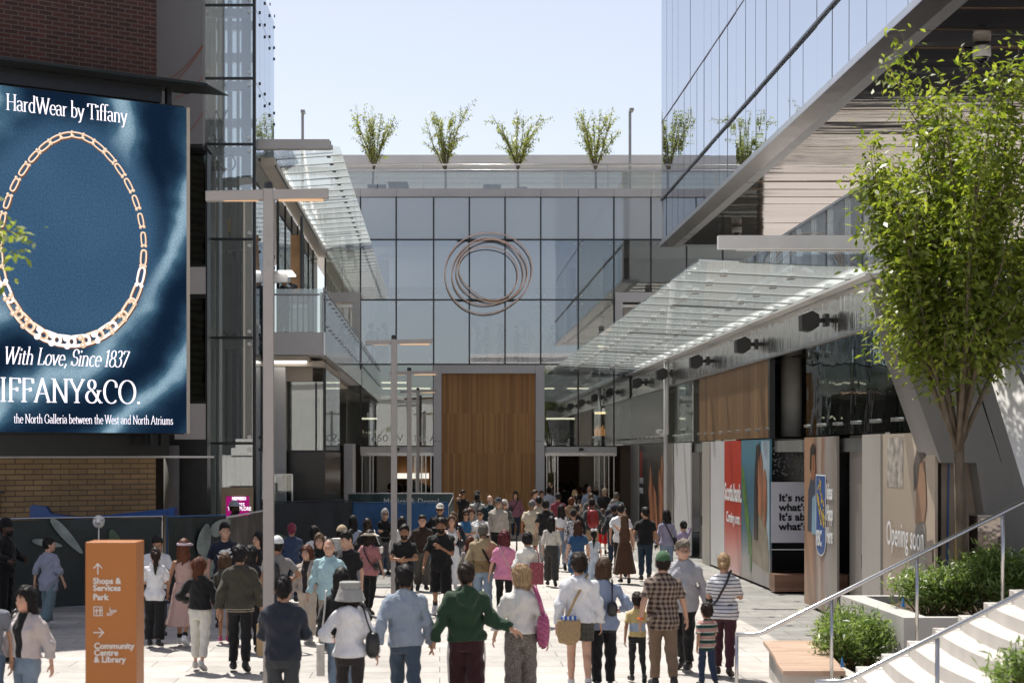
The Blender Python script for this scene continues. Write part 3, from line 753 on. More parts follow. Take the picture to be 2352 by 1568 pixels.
# posters pasted along the shop fronts
UY, UZ = (0, -1, 0), (0, 0, 1)          # reading direction along the wall, as seen from the plaza
LET = mat('white_lettering', (.80,.80,.80), .5, var=.02)
def poster(x0, x1, m, label, z0=.06, z1=ZB-.01, dx=0.0):
    t = thing('poster', label, 'poster', (XW+dx, (WD(x0)+WD(x1))/2, z0), 'posters along the shop fronts')
    MB().box(XW+dx-.012, XW+dx+.03, WD(x1)+.012, WD(x0)-.012, z0, z1).build('poster_sheet', m, t)
    return t
def blobs(t, m, name, x0, x1, shapes, dx=-.016):
    """flat printed shapes on a poster: polygons in (0..1 along, 0..1 up)"""
    mb = MB()
    for k, sh in enumerate(shapes):
        mb.quad(*[(XW+dx-.001*k, WD(x0)+(WD(x1)-WD(x0))*u, .06+(ZB-.07)*v) for u, v in sh][::-1])
    return mb.build(name, m, t)
def ell(cu, cv, ru, rv, n=18, a=0):
    return [(cu+ru*math.cos(2*math.pi*k/n)*math.cos(a)-rv*math.sin(2*math.pi*k/n)*math.sin(a), cv+ru*math.cos(2*math.pi*k/n)*math.sin(a)+rv*math.sin(2*math.pi*k/n)*math.cos(a)) for k in range(n)]
def gradmat(name, stops, axis='Z', scale=1/3.4, noise=.0, nsc=2, rough=.35, off=0.0):
    m, nt, out = newmat(name)
    b = N(nt, 'BsdfPrincipled'); b.inputs['Roughness'].default_value = rough
    tc = N(nt, 'TexCoord'); sp = N(nt, 'SeparateXYZ'); nt.links.new(tc.outputs['Object'], sp.inputs[0])
    mu = N(nt, 'Math', operation='MULTIPLY_ADD'); mu.inputs[1].default_value = scale; mu.inputs[2].default_value = off; nt.links.new(sp.outputs[axis], mu.inputs[0])
    nz = N(nt, 'TexNoise'); nz.inputs['Scale'].default_value = nsc; nt.links.new(tc.outputs['Object'], nz.inputs['Vector'])
    ms = N(nt, 'Math', operation='MULTIPLY_ADD'); ms.inputs[1].default_value = noise; nt.links.new(nz.outputs['Fac'], ms.inputs[0]); nt.links.new(mu.outputs[0], ms.inputs[2])
    rp = N(nt, 'ValToRGB'); e = rp.color_ramp.elements
    while len(e) < len(stops): e.new(.5)
    for q, (pos, c) in zip(e, stops): q.position = pos; q.color = rgba(c)
    nt.links.new(ms.outputs[0], rp.inputs[0]); nt.links.new(rp.outputs[0], b.inputs['Base Color']); nt.links.new(b.outputs[0], out.inputs[0])
    return m
PAPER = mat('white_poster', (.66,.65,.66), .4, var=.04, vscale=.5)
SKINP = mat('printed_skin', (.33,.135,.07), .4, var=.6, vscale=1.6, stretch=(1,2,.5))
SKIND = mat('printed_skin_dark', (.16,.06,.035), .4, var=.4, vscale=2)
t = poster(1469, 1536, mat('charcoal_poster', (.035,.032,.026), .3, var=.4, vscale=.8), 'dark poster of two raised hands beside the drain pipe')
blobs(t, SKINP, 'printed_hands', 1469, 1536, [[(.38,.0),(.36,.5),(.42,.80),(.48,.62),(.62,.48),(.68,0)], [(.66,.05),(.70,.74),(.74,.74),(.78,.5),(.76,.05)], [(.76,.05),(.78,.86),(.83,.9),(.88,.5),(.86,.05)], [(.86,0),(.90,.97),(.95,.9),(.99,.4),(.99,0)]])
blobs(t, SKIND, 'printed_shadow', 1469, 1536, [ell(.86,.25,.05,.18), ell(.7,.2,.02,.3), ell(.84,.62,.04,.1)], -.022)
blobs(t, mat('printed_red', (.5,.06,.05), .4), 'printed_logo', 1469, 1536, [[(.03,.62),(.03,.93),(.12,.93),(.12,.62)]])
put_text('lettering', 'LANDSFEVER', LET, (XW-.02, WD(1470), 1.99), UY, UZ, .31, t, sx=.62)
put_text('lettering', 'HAND ROLL BAR', LET, (XW-.02, WD(1470), 1.62), UY, UZ, .31, t, sx=.42)
poster(1549.5, 1587, PAPER, 'plain white poster panel between the drain pipe and a steel door')
poster(1633, 1664.5, PAPER, 'plain white poster panel touching the red bank poster')
t = poster(1665, 1703, gradmat('red_poster_fade', [(0,(.60,.38,.36)),(.22,(.60,.20,.17)),(.45,(.52,.045,.022)),(1,(.52,.035,.015))]), 'bright red bank poster fading pale at its foot')
put_text('lettering', 'Scotiabank.', LET, (XW-.02, WD(1666), 1.90), UY, UZ, .62, t, sx=.86, bold=.014)
put_text('lettering', 'Coming soon.', LET, (XW-.02, WD(1670), 1.34), UY, UZ, .38, t, sx=.92, bold=.008)
t = poster(1703.5, 1770, gradmat('teal_poster', [(0,(.34,.31,.29)),(.25,(.30,.28,.27)),(.45,(.08,.16,.21)),(.8,(.05,.15,.22)),(1,(.08,.22,.30))], noise=.25), 'teal poster of a long haired woman beside the dark recess')
blobs(t, mat('printed_leaf', (.09,.2,.04), .4, var=.5, vscale=4), 'printed_leaves', 1703.5, 1770, [ell(.08,.72,.05,.1,a=.3), ell(.14,.60,.07,.12,a=.5), ell(.19,.50,.06,.1), ell(.25,.40,.06,.12,a=.4), ell(.30,.28,.05,.1), ell(.36,.2,.04,.14)])
blobs(t, mat('printed_sky', (.36,.45,.52), .4), 'printed_light', 1703.5, 1770, [[(.70,.25),(.72,.99),(.98,.99),(.98,.25)]], -.014)
blobs(t, mat('printed_coat', (.25,.21,.15), .4, var=.3), 'printed_coat', 1703.5, 1770, [[(.4,.22),(.5,.5),(.62,.62),(.8,.55),(.95,.3),(.95,.1),(.42,.14)]], -.018)
blobs(t, SKINP, 'printed_face', 1703.5, 1770, [ell(.68,.78,.10,.14), [(.62,.5),(.62,.7),(.76,.7),(.74,.45)], ell(.84,.6,.07,.2)], -.024)
blobs(t, mat('printed_hair', (.025,.018,.016), .4), 'printed_hair', 1703.5, 1770, [[(.48,.3),(.5,.7),(.56,.95),(.66,.98),(.70,.92),(.62,.84),(.60,.6),(.62,.3)]], -.03)
t = poster(1852, 1928, gradmat('interior_poster', [(0,(.26,.23,.20)),(.3,(.34,.30,.28)),(.5,(.26,.14,.09)),(.62,(.42,.35,.30)),(.8,(.20,.11,.08)),(1,(.38,.22,.13))], axis='Y', scale=.55, off=.5, noise=.2, nsc=1.5), 'brown photo poster with a blue bank shield', dx=-.03)
WDm = lambda u: WD(1852)+(WD(1928)-WD(1852))*u
def onwall(pts, dx): return [(XW+dx, WDm(u), z) for u, z in pts][::-1]
SUIT = mat('printed_suit', (.05,.06,.085), .4)
MB().quad(*onwall([(.12,1.55),(.14,2.35),(.25,2.7),(.4,2.6),(.45,1.5)], -.05)).build('printed_jacket', SUIT, t)
MB().quad(*onwall(ell(.30,2.85,.08,.3), -.054)).build('printed_face', SKINP, t)
MB().quad(*onwall([(.2,2.8),(.22,3.2),(.3,3.3),(.38,3.2),(.36,3.08),(.26,3.06),(.25,2.7)], -.058)).build('printed_hair', mat('printed_dark_hair', (.02,.016,.014), .4), t)
MB().quad(*onwall([(.26,1.5),(.28,2.2),(.38,2.3),(.42,1.5)], -.056)).build('printed_shirt', mat('printed_blue_shirt', (.22,.36,.46), .4), t)
ZO = .45
sh_pts = [(.40,.92+ZO),(.40,2.24+ZO),(.70,2.24+ZO),(.70,.92+ZO)] + [(.55+.15*math.cos(R(a)), .92+ZO+.26*math.sin(R(a))) for a in range(-15, -180, -15)]
MB().quad(*onwall(sh_pts, -.060)).build('shield_rim', LET, t)
BLUEP = mat('bank_blue', (.03,.09,.28), .4, var=.04)
sp2 = [(.415,.92+ZO),(.415,2.21+ZO),(.685,2.21+ZO),(.685,.92+ZO)] + [(.55+.135*math.cos(R(a)), .92+ZO+.23*math.sin(R(a))) for a in range(-15, -180, -15)]
MB().quad(*onwall(sp2, -.064)).build('shield', BLUEP, t)
GOLDP = mat('bank_gold', (.62,.42,.07), .4)
lm = MB()
for k, pl in enumerate(([(.44,2.1),(.5,2.14),(.56,2.08),(.50,2.02),(.47,1.96)], [(.56,2.1),(.54,1.9),(.6,1.82),(.58,1.7)], [(.45,1.85),(.50,1.6),(.55,1.4),(.58,1.28)], [(.48,1.8),(.53,1.62),(.6,1.48)], [(.58,1.75),(.64,1.72),(.66,1.6),(.62,1.52),(.68,1.42)], [(.60,1.5),(.62,1.35),(.66,1.24)], [(.64,1.46),(.67,1.3)])):
    for i in range(len(pl)-1):
        (u0,z0_),(u1,z1_) = pl[i], pl[i+1]
        lm.quad(*onwall([(u0-.012,z0_+.02+ZO),(u1-.012,z1_-.02+ZO),(u1+.016,z1_-.02+ZO),(u0+.016,z0_+.02+ZO)], -.068-.0005*k))
lm.build('shield_lion', GOLDP, t)
put_text('lettering', 'RBC', LET, (XW-.071, WDm(.435), .86+ZO), UY, UZ, .42, t, sx=.56, bold=.008)
for w, z in (('Ideas', 2.23), ('Happ', 1.83), ('Here', 1.40)):
    put_text('lettering', w, LET, (XW-.06, WDm(.72), z), UY, UZ, .42, t, sx=.56, bold=.006)
t = poster(2028.5, 2150, gradmat('beige_poster', [(0,(.30,.24,.19)),(.35,(.38,.30,.235)),(1,(.50,.42,.33))], noise=.2, nsc=1.2), 'wide beige opening soon poster of a seated man behind the planter')
WDo = lambda u: WD(2028.5)+(WD(2150)-WD(2028.5))*u
def onp(pts, dx): return [(XW+dx, WDo(u), z) for u, z in pts][::-1]
MB().quad(*onp([(.5,.2),(.52,1.2),(.6,1.7),(.7,2.1),(.84,2.0),(.86,1.3),(.9,.2)], -.02)).build('printed_shirt', mat('printed_grey_shirt', (.22,.20,.18), .4), t)
MB().quad(*onp([(.66,2.0),(.68,2.6),(.72,2.95),(.82,2.98),(.85,2.6),(.86,2.3),(.82,2.05)], -.024)).build('printed_face', mat('printed_brown_skin', (.30,.18,.115), .4), t)
MB().quad(*onp([(.64,2.5),(.63,2.9),(.7,3.2),(.8,3.3),(.84,3.05),(.74,2.95),(.70,2.6)], -.028)).build('printed_hair', mat('printed_grey_hair', (.10,.085,.075), .4), t)
MB().quad(*onp([(.10,2.55),(.10,3.36),(.42,3.36),(.42,2.55)], -.018)).build('printed_frame', mat('printed_picture', (.42,.38,.33), .4, var=.5, vscale=6), t)
MB().quad(*onp([(.86,1.4),(.86,1.75),(.97,1.8),(.97,1.45)], -.03)).build('printed_book', mat('printed_book', (.16,.13,.11), .4), t)
put_text('lettering', 'Opening soon', LET, (XW-.05, WDo(.13), 1.60), UY, UZ, .56, t, sx=.66, bold=.0)
# dark recess with a white board
rec = thing('recess_board', 'white board with large black words in the dark shop recess', 'sign', (XW+.1, 37.2, 0))
MB().box(XW+.05, XW+2.2, 37.2, 37.3, .05, ZB).build('black_backing', mat('gloss_black', (.006,.006,.007), .12), rec)
MB().box(DX(1772,37.1), XW+1.05, 37.1, 37.19, DZ(1245,37.1), DZ(1106,37.1)).build('white_board', mat('lilac_white_board', (.56,.55,.62), .5, var=.03), rec)
for w, y in (("It\u2019s not", 1152), ("what\u2019s", 1174), ("It\u2019s ab", 1196), ("what\u2019s", 1218)):
    put_text('lettering', w, BLACK, (DX(1789,37.08), 37.085, DZ(y-2,37.08)), (1,0,0), (0,0,1), .235, rec, sx=1.05, bold=.006)
MB().box(DX(1772,37.1), XW+1.05, 37.12, 37.19, DZ(1262,37.1), DZ(1260,37.1)).build('trim', WHITE, rec)
tl = MB()
rr = np.random.default_rng(5)
for k in range(160):
    u, v = rr.uniform(0, 1), rr.uniform(0, 1)
    r_ = rr.uniform(.008, .03)
    tl.quad(*[(DX(1774+74*u,37.1)+r_*math.cos(q), 37.17-.0005*(k%5), DZ(1012+80*v,37.1)+r_*math.sin(q)*.9) for q in (5.2, 3.9, 2.7, 1.3, 0)][::-1])
tl.build('printed_leaf_shadow', mat('printed_silver_leaf', (.12,.13,.15), .4, var=.6, vscale=9), rec)
wb = MB().box(DX(1775,36.6), XW+2.0, 36.4, 37.0, .05, .42)
tag(wb.build('timber_block', planks('rough_timber', (.16,.075,.045), (.3,.16,.10), 9, .14)), 'low reddish timber block on the floor of the dark recess', 'block')

# ------------------------------------------------------------------ glass canopy on the right
CX0, CX1, CZ0, CZ1 = 4.35, XW+.05, EYE+3.23, EYE+3.08
G_CAN = glass('canopy_glass', (.95,.98,.98), .13, .9, body=(.85,.92,.93), bodyf=.34, milky=True)
G_CTOP = glass('canopy_glass_top', (.97,.985,.985), .03, .5)
can = thing('glass_canopy', 'long glass canopy with steel joints above the poster shop fronts', 'canopy', (CX0, 46, CZ0))
yy = 27.7; n = 0
while yy < YF - .8:
    y2 = yy + 1.6
    o = MB().prism([(CX0, yy+.004, CZ0), (CX1, yy+.004, CZ1), (CX1, y2-.004, CZ1), (CX0, y2-.004, CZ0)], (0,0,.025)).build('glass_panel', [G_CAN, G_CTOP], can)
    o.data.polygons[1].material_index = 1
    MB().prism([(CX0+.02, y2-.012, CZ0-.018), (CX1, y2-.012, CZ1-.020), (CX1, y2-.012, CZ1-.003), (CX0+.02, y2-.012, CZ0-.003)], (0,.024,0)).build('joint_bar', mat('dull_steel', (.20,.195,.19), .5, metal=.5), can)
    for u in (.22, .60, .93):
        x = CX0+(CX1-CX0)*u; z = CZ0+(CZ1-CZ0)*u
        MB().box(x-.06, x+.06, y2-.1, y2+.1, z-.055, z-.028).tube([(x, y2, z-.06), (x, y2, z+.2)], .012, 6).build('clamp', STEEL, o)
    if n % 5 == 0:
        MB().prism([(5.0, yy+.0, CZ0+.18), (XW+1.2, yy, CZ0+.14), (XW+1.2, yy, CZ0+.42), (4.9, yy, CZ0+.42)], (0,.12,0)).build('top_fin', OFFW, can)
    yy = y2; n += 1
MB().box(XW-.30, XW-.06, 27.7, YF-.6, CZ1-.10, CZ1-.06).build('gutter', WHITE, can)
MB().box(CX0+.3, XW+1.5, 27.5, 27.66, CZ0+.18, CZ0+.4).build('end_fin', WHITE, can)
# spotlights on the metal band
SPOTB = mat('black_housing', (.012,.012,.013), .4)
for k, x in enumerate((1860, 1707, 1600, 1521, 1464)):
    dd = 7.12*F/(x-VX); z = EYE+.356*7.12
    t = thing('spotlight', 'black box spotlight on the metal band, ' + ['nearest one beside the tree', 'second from the tree', 'third from the tree, just before the drain pipe', 'fourth from the tree, past the drain pipe', 'farthest one near the mall doors'][k], 'spotlight', (7.12, dd, z), 'spotlights along the metal band')
    MB().prism([(6.94, dd-.17, z-.17), (6.93, dd-.17, z+.12), (7.13, dd-.17, z+.2), (7.27, dd-.17, z+.12), (7.27, dd-.17, z-.10), (7.12, dd-.17, z-.2)], (0,.34,0)).build('lamp_housing', SPOTB, t, bevel=.012)
    MB().tube([(7.26, dd, z+.02), (XW, dd, z+.02)], .05, 8).box(XW-.06, XW-.02, dd-.12, dd+.12, z-.1, z+.14).build('arm', SPOTB, t)
# terrace balustrade above the shops
tb = thing('upper_balustrade', 'tall glass balustrade above the shop roof under the soffit', 'balustrade', (8.1, 45, ZC+.25))
yy = 30
while yy < 57:
    MB().box(8.1, 8.12, yy+.02, yy+1.46, ZC+.25, EYE+.635*8.1-.05).build('glass_panel', G_RAIL, tb)
    MB().box(8.07, 8.15, yy+.0, yy+1.48, EYE+.635*8.1-.048, EYE+.635*8.1).build('top_rail', STEEL, tb)
    yy += 1.5
st = MB()
for k in range(10): st.box(9.0, 10.6, 33+.9*k, 33.9+.9*k, ZC+.25, ZC+.4+.17*k)
tag(st.build('roof_stairs', CONC), 'pale stair flight behind the glass balustrade on the shop roof', 'stairs')

# leaning grey column, steel stair struts
lc = MB()
for (pts, dy) in (([(2063,600),(2150,600),(2200,1062),(2195,1240)], .9),): pass
DCOL = 24.6
def q(x, y, d=DCOL): return P(x, y, d)
lc = MB().prism([q(2068,800), q(2215,800), q(2300,1062), q(2162,1062)], (0,1.0,0)).prism([q(2216,780), q(2500,780), q(2700,1420), q(2352,1420), q(2262,1190), q(2243,1062), q(2301,1062)], (0.0,1.0,0))
lc.prism([q(2040,640), q(2500,640), q(2500,779), q(2068,799)], (0,1.0,0))
tag(lc.build('leaning_pier', mat('grey_cladding', (.17,.165,.158), .42, metal=.35, var=.25, vscale=1.1, stretch=(1,1,.25))), 'massive grey leaning pier beside the beige poster', 'pier')
STRUT = mat('white_steel', (.78,.77,.76), .35, var=.03)
t = thing('steel_stair_beams', 'bright white sloping steel beams behind the street tree', 'stair', P(2250,800,24.2))
BN = Vector((-.5,-.62,.58)).normalized(); BP = P(2200,800,24.45)
def onbeam(x, y):
    r_ = P(x, y, 1.0) - Vector((0,0,EYE)); o_ = Vector((0,0,EYE))
    return o_ + r_ * (BN.dot(BP - o_) / BN.dot(r_))
for pts in (((2088,605),(2160,595),(2247,796),(2172,812)), ((2253,796),(2303,790),(2490,1150),(2420,1340)), ((2190,598),(2208,598),(2268,700),(2248,700)), ((2306,628),(2322,628),(2420,820),(2400,820))):
    MB().prism([onbeam(x,y) for x,y in pts][::-1], -BN*.14).build('beam', STRUT, t)
MB().prism([P(2210,610,24.32), P(2300,600,24.32), P(2540,1080,24.2), P(2500,1130,24.2)], (0,-.03,0)).build('glass_side', G_RAIL, t)
tb2 = MB().prism([P(2162,1062,25.0), P(2245,1062,25.0), P(2245,1400,25.0), P(2162,1400,25.0)], (0,.06,0))
po = thing('poster', 'tan poster strip with thin blue and yellow stripes behind the tree trunk', 'poster', P(2200,1240,25), 'posters along the shop fronts')
tb2.build('poster_sheet', mat('tan_poster', (.30,.24,.19), .4), po)
MB().prism([P(2177,1062,24.98), P(2181,1062,24.98), P(2176,1400,24.98), P(2171,1400,24.98)], (0,-.004,0)).build('blue_stripe', BLUEP, po)
MB().prism([P(2193,1062,24.98), P(2198,1062,24.98), P(2198,1400,24.98), P(2193,1400,24.98)], (0,-.004,0)).build('yellow_stripe', mat('yellow_stripe', (.6,.42,.10), .4), po)
MB().prism([P(2247,1062,25.2), P(2420,1062,25.2), P(2420,1420,25.2), P(2247,1420,25.2)], (0,.06,0)).build('blue_glass', mat('teal_glass', (.07,.11,.13), .1), po)
bx = thing('steel_bin', 'polished steel bin between the tree trunk and the leaning pier', 'bin', P(2280,1300,23.6) * 1)
MB().box(DX(2246,23.9), DX(2298,23.9), 23.9, 24.3, 1.02, DZ(1185,23.9)).build('bin_body', mirror('polished_steel', (.32,.28,.26), .1, .2, 2), bx)
MB().box(DX(2245,23.9), DX(2299,23.9), 23.88, 24.32, DZ(1185,23.9)+.002, DZ(1182,23.9)).build('bin_lid', STEEL, bx)
# ------------------------------------------------------------------ left: brick building with the advert screen
DIRB = Vector((1, .633, 0)).normalized()       # the building front runs away to the right
NRMB = Vector((DIRB.y, -DIRB.x, 0))            # out of the wall, towards the camera side
ANG = math.atan2(DIRB.y, DIRB.x)
CORN = Vector((DX(360, 36.8), 36.8, 0))
bb = thing('brick_building', 'dark red and tan brick building carrying the big advert screen', 'building', CORN, rz=ANG)
RED = brick('red_brick', (.085,.030,.022), (.045,.020,.018), (.13,.10,.09), .30, .10)
TAN = brick('tan_brick', (.40,.26,.13), (.31,.20,.10), (.16,.12,.085), .40, .115)
# local frame: -x along the wall to the left, -y out of the wall
def LB(x0, x1, y0, y1, z0, z1): return MB().box(x0, x1, y0, y1, z0, z1)
ZT = 3.1 + 20/103.0
LB(-22, 0, 0, 9, ZT+.3, 19.5).build('red_brick_wall', RED, bb, local=True)
LB(-22, 0, .05, 9, 0, ZT-.25).build('tan_brick_wall', TAN, bb, local=True)
LB(-22, .15, -.35, 0, ZT-.248, ZT+.298).build('dark_ledge', BLACK, bb, local=True)
LB(-22, 1.35, -.1, .55, ZT-.30, ZT-.255).build('pale_sill', WHITE, bb, local=True)
LB(-5.6, -3.55, -.03, .06, .6, DZ(1129,36)).build('vent_opening', BLACK, bb, local=True)
LB(-5.7, -3.45, -.06, .0, DZ(1129,36)+.004, DZ(1125,36)).build('vent_lintel', DARK, bb, local=True)
# the screen
SCR = Vector((DX(428, 36.0), 36.0, 0))
SZ0, SZ1 = DZ(994, 36.0), DZ(247, 36.0)
SWI = 5.55
def led_mat():
    m, nt, out = newmat('led_silk')
    tc = N(nt, 'TexCoord'); sp = N(nt, 'SeparateXYZ'); nt.links.new(tc.outputs['Object'], sp.inputs[0])
    # silk folds: curved bands around the necklace, warped by noise
    def math2(op, a, b=None, v=None):
        n = N(nt, 'Math', operation=op)
        for i, q in enumerate((a, b)):
            if q is None: continue
            if isinstance(q, (int, float)): n.inputs[i].default_value = q
            else: nt.links.new(q, n.inputs[i])
        return n.outputs[0]
    X, Z = sp.outputs['X'], sp.outputs['Z']
    dx = math2('MULTIPLY', math2('ADD', X, 2.62), .40); dz = math2('MULTIPLY', math2('ADD', Z, -7.75), .34)
    r = math2('SQRT', math2('ADD', math2('MULTIPLY', dx, dx), math2('MULTIPLY', dz, dz)))
    nz = N(nt, 'TexNoise'); nz.inputs['Scale'].default_value = .55; nz.inputs['Detail'].default_value = 3; nt.links.new(tc.outputs['Object'], nz.inputs['Vector'])
    diag = math2('ADD', math2('MULTIPLY', X, 2.0), math2('MULTIPLY', Z, -1.55))
    ph = math2('ADD', math2('ADD', math2('MULTIPLY', r, 5.0), math2('MULTIPLY', nz.outputs['Fac'], 6.0)), diag)
    wv = math2('SINE', ph)
    w01 = math2('MULTIPLY_ADD', wv, .5); nt.nodes[-1].inputs[2].default_value = .5
    pw = math2('POWER', w01, 1.7)
    fold = N(nt, 'ValToRGB'); e = fold.color_ramp.elements
    e[0].position = 0; e[0].color = (.004,.011,.026,1); e[1].position = 1; e[1].color = (.20,.30,.37,1)
    q = e.new(.35); q.color = (.014,.036,.066,1); q = e.new(.7); q.color = (.042,.095,.145,1)
    nt.links.new(pw, fold.inputs[0])
    inr = N(nt, 'MapRange', interpolation_type='SMOOTHSTEP'); inr.inputs['From Min'].default_value = .66; inr.inputs['From Max'].default_value = .92; nt.links.new(r, inr.inputs[0])
    flat = N(nt, 'MixRGB'); nz2 = N(nt, 'TexNoise'); nz2.inputs['Scale'].default_value = .4; nt.links.new(tc.outputs['Object'], nz2.inputs['Vector'])
    flat.inputs[1].default_value = (.020,.054,.108,1); flat.inputs[2].default_value = (.045,.098,.165,1); nt.links.new(nz2.outputs['Fac'], flat.inputs[0])
    mx = N(nt, 'MixRGB'); nt.links.new(inr.outputs[0], mx.inputs[0]); nt.links.new(flat.outputs[0], mx.inputs[1]); nt.links.new(fold.outputs[0], mx.inputs[2])
    # coarse LED grain
    n3 = N(nt, 'TexNoise'); n3.inputs['Scale'].default_value = 26; n3.inputs['Detail'].default_value = 1; nt.links.new(tc.outputs['Object'], n3.inputs['Vector'])
    mr = N(nt, 'MapRange'); mr.inputs['To Min'].default_value = .55; mr.inputs['To Max'].default_value = 1.45; nt.links.new(n3.outputs['Fac'], mr.inputs[0])
    m2 = N(nt, 'MixRGB', blend_type='MULTIPLY'); m2.inputs[0].default_value = 1; nt.links.new(mx.outputs[0], m2.inputs[1]); nt.links.new(mr.outputs[0], m2.inputs[2])
    em = N(nt, 'Emission'); em.inputs[1].default_value = .82; nt.links.new(m2.outputs[0], em.inputs[0]); nt.links.new(em.outputs[0], out.inputs[0])
    return m
scr = thing('advert_screen', 'big lit screen advertising a gold chain necklace on blue silk', 'screen', SCR, rz=ANG)
panel_ = LB(-SWI, 0, 0, .12, SZ0, SZ1).build('screen_panel', led_mat(), scr, local=True)
LB(.003, .075, -.02, .3, SZ0-.01, SZ1).build('side_frame', CREAM, scr, local=True)
LB(-SWI, .0, .125, .4, SZ0-.02, SZ1+.05).build('rear_cabinet', BLACK, scr, local=True)
LB(-SWI-.2, .25, -.55, .45, SZ1+.40, SZ1+.46).build('top_canopy', mat('dark_green_metal', (.02,.025,.024), .3, metal=.4), scr, local=True)
LB(-SWI, -.55, .05, .35, SZ1+.06, SZ1+.395).build('top_truss', BLACK, scr, local=True)
MB().prism([(.251,-.55,SZ1+.43),(.251,.45,SZ1+.43),(1.15,.3,SZ1+.44)], (0,0,.02)).build('canopy_tip', mat('dark_green_metal', (0,0,0)), scr, local=True)
for x in (-.5, -.75): LB(x-.05, x+.05, .1, .25, SZ0-.28, SZ0-.022).build('bracket', BLACK, scr, local=True)
for x in (-.35,): LB(x-.05, x+.05, .1, .25, SZ1+.052, SZ1+.398).build('bracket', BLACK, scr, local=True)
LETE = emit('lit_lettering', (.86,.80,.88), 1.0)
def led_pt(x, y):               # picture column/row on the screen -> local coordinates
    k = (x - VX) / F
    t = (SCR.x - k*SCR.y) / (DIRB.x - k*DIRB.y) * -1
    d = SCR.y + t*DIRB.y
    return t, DZ(y, d)
def ledtext(s, xc, yb, size, name='lettering', **k):
    t, z = led_pt(xc, yb)
    o = serif(name, s, LETE, (t, -.004, z), (1,0,0), size, None, **k)
    o.parent = panel_
    return o
s_ = 36.0/F
ledtext('HardWear by Tiffany', 155, 268, .335, sx=.80, track=-.03)
ledtext('With Love, Since 1837', 152, 839, .355, sx=.76, shear=.24, track=-.03)
ledtext('TIFFANY&CO.', 148, 924, .50, sx=.87, thick=.13)
ledtext('the North Galleria between the West and North Atriums', 397, 974, .185, sx=.72, track=-.02, align='R', thick=.10, thin=.05)
# necklace: flat gold links as shown on the screen
GOLDE = []
for nm, c in (('lit_gold', (.52,.36,.24)), ('lit_gold_pale', (.84,.70,.60)), ('lit_gold_dark', (.10,.045,.025)), ('lit_diamond', (.82,.72,.70))):
    GOLDE.append(emit(nm, c, 1.0))
NX, NY = 158, 540
def npt(a):     # angle from the top, clockwise -> picture point of the chain (egg shape)
    ry = 232
    w = 165
    x = NX + 6 + w*math.sin(a)*(1 - .10*math.cos(a))
    y = 548 - 235*math.cos(a) + (0 if math.cos(a) < 0 else -4*max(0, math.cos(a))**6)
    x += (NX+10 - x)*.10*max(0, math.cos(a))**3
    return x, y
nl = 34
zoff = [0]
def ringflat(mb, c, u, v, ru, rv, w, n=14, y=-.006):
    for k in range(n):
        a0, a1 = 2*math.pi*k/n, 2*math.pi*(k+1)/n
        def pt(a, s):
            # stadium-like link
            cu, sv = math.cos(a), math.sin(a)
            e = lambda t: math.copysign(abs(t)**.6, t)
            return c + u*(e(cu)*(ru - s)) + v*(e(sv)*(rv - s))
        ps = [pt(a0,0), pt(a1,0), pt(a1,w), pt(a0,w)]
        mb.quad(*[(p[0], y, p[1]) for p in ps][::-1])
def disc(mb, c, r, y, n=10):
    mb.quad(*[(c[0]+r*math.cos(2*math.pi*k/n), y, c[1]+r*math.sin(2*math.pi*k/n)) for k in range(n)])
for k in range(nl):
    a = 2*math.pi*(k+.5)/nl
    x0, y0 = npt(a-.001); x1, y1 = npt(a+.001); xc, yc = npt(a)
    t0, z0 = led_pt(x0, y0); t1, z1 = led_pt(x1, y1); tc_, zc = led_pt(xc, yc)
    u = Vector((t1-t0, z1-z0)).normalized(); v = Vector((-u.y, u.x)); c = Vector((tc_, zc))
    big = 1 + .95*max(0, -math.cos(a))
    L = .155*big*(1.0 if abs(math.cos(a)) < .95 else .9); wd = .068*big
    dia = (abs(a-math.pi) < .25) or (k % 4 == 2 and math.cos(a) < -.25)
    mi = 3 if dia else 0
    one = MB(); one.mi = 2
    ringflat(one, c+Vector((.012,-.016)), u, v, L+.012, wd+.014, .05*big, y=-.0030-.00002*k); one.mi = mi
    ringflat(one, c, u, v, L, wd, .034*big, y=-.0042-.00005*k)
    one.mi = 1
    ringflat(one, c+v*.006, u, v, L-.008, wd-.010, .009*big, y=-.0070-.00005*k)
    e = c + u*L
    for sgn in (-1, 1):
        one.mi = mi; disc(one, e+v*sgn*wd*.62, .034*big, -.0095-.0001*(sgn+1))
        one.mi = 1; disc(one, e+v*sgn*wd*.62+Vector((-.008,.010)), .013*big, -.0105-.0001*(sgn+1))
    one.build('chain_link', GOLDE, panel_, local=True)

# pale panel wall with slack red cables, dark window strip, round column
pw = thing('grey_panel_wall', 'tall plain grey panel wall between brick building and lift tower', 'wall', (-6.8, 40, 0))
MB().box(DX(340,40), DX(466,40), 40, 40.4, DZ(330,40), 19).build('panel', mat('grey_render', (.27,.27,.28), .7, var=.10, vscale=.35), pw)
MB().box(DX(340,40), DX(464,40), 40.05, 40.5, DZ(338,40), DZ(331,40)).build('lower_edge', DARK, pw)
REDW = mat('red_cable', (.35,.07,.03), .5)
for k, (a, b, sag) in enumerate((((355,192),(466,103),.20), ((355,212),(466,105),.22), ((400,226),(466,175),.1), ((436,300),(466,258),.03))):
    p0, p1 = P(a[0],a[1],39.9), P(b[0],b[1],39.9); mid = []
    for i in range(13):
        u = i/12; q_ = p0.lerp(p1, u); q_.z -= sag*4*u*(1-u); mid.append(q_)
    tag(MB().tube(mid, .009, 5).build('cable', REDW), ['upper of two slack red cables by the lift tower', 'second slack red cable just under the upper one', 'third slack red cable above the screen canopy tip', 'lowest short red cable behind the screen corner'][k], 'cable', 'slack red cables on the grey panel wall')
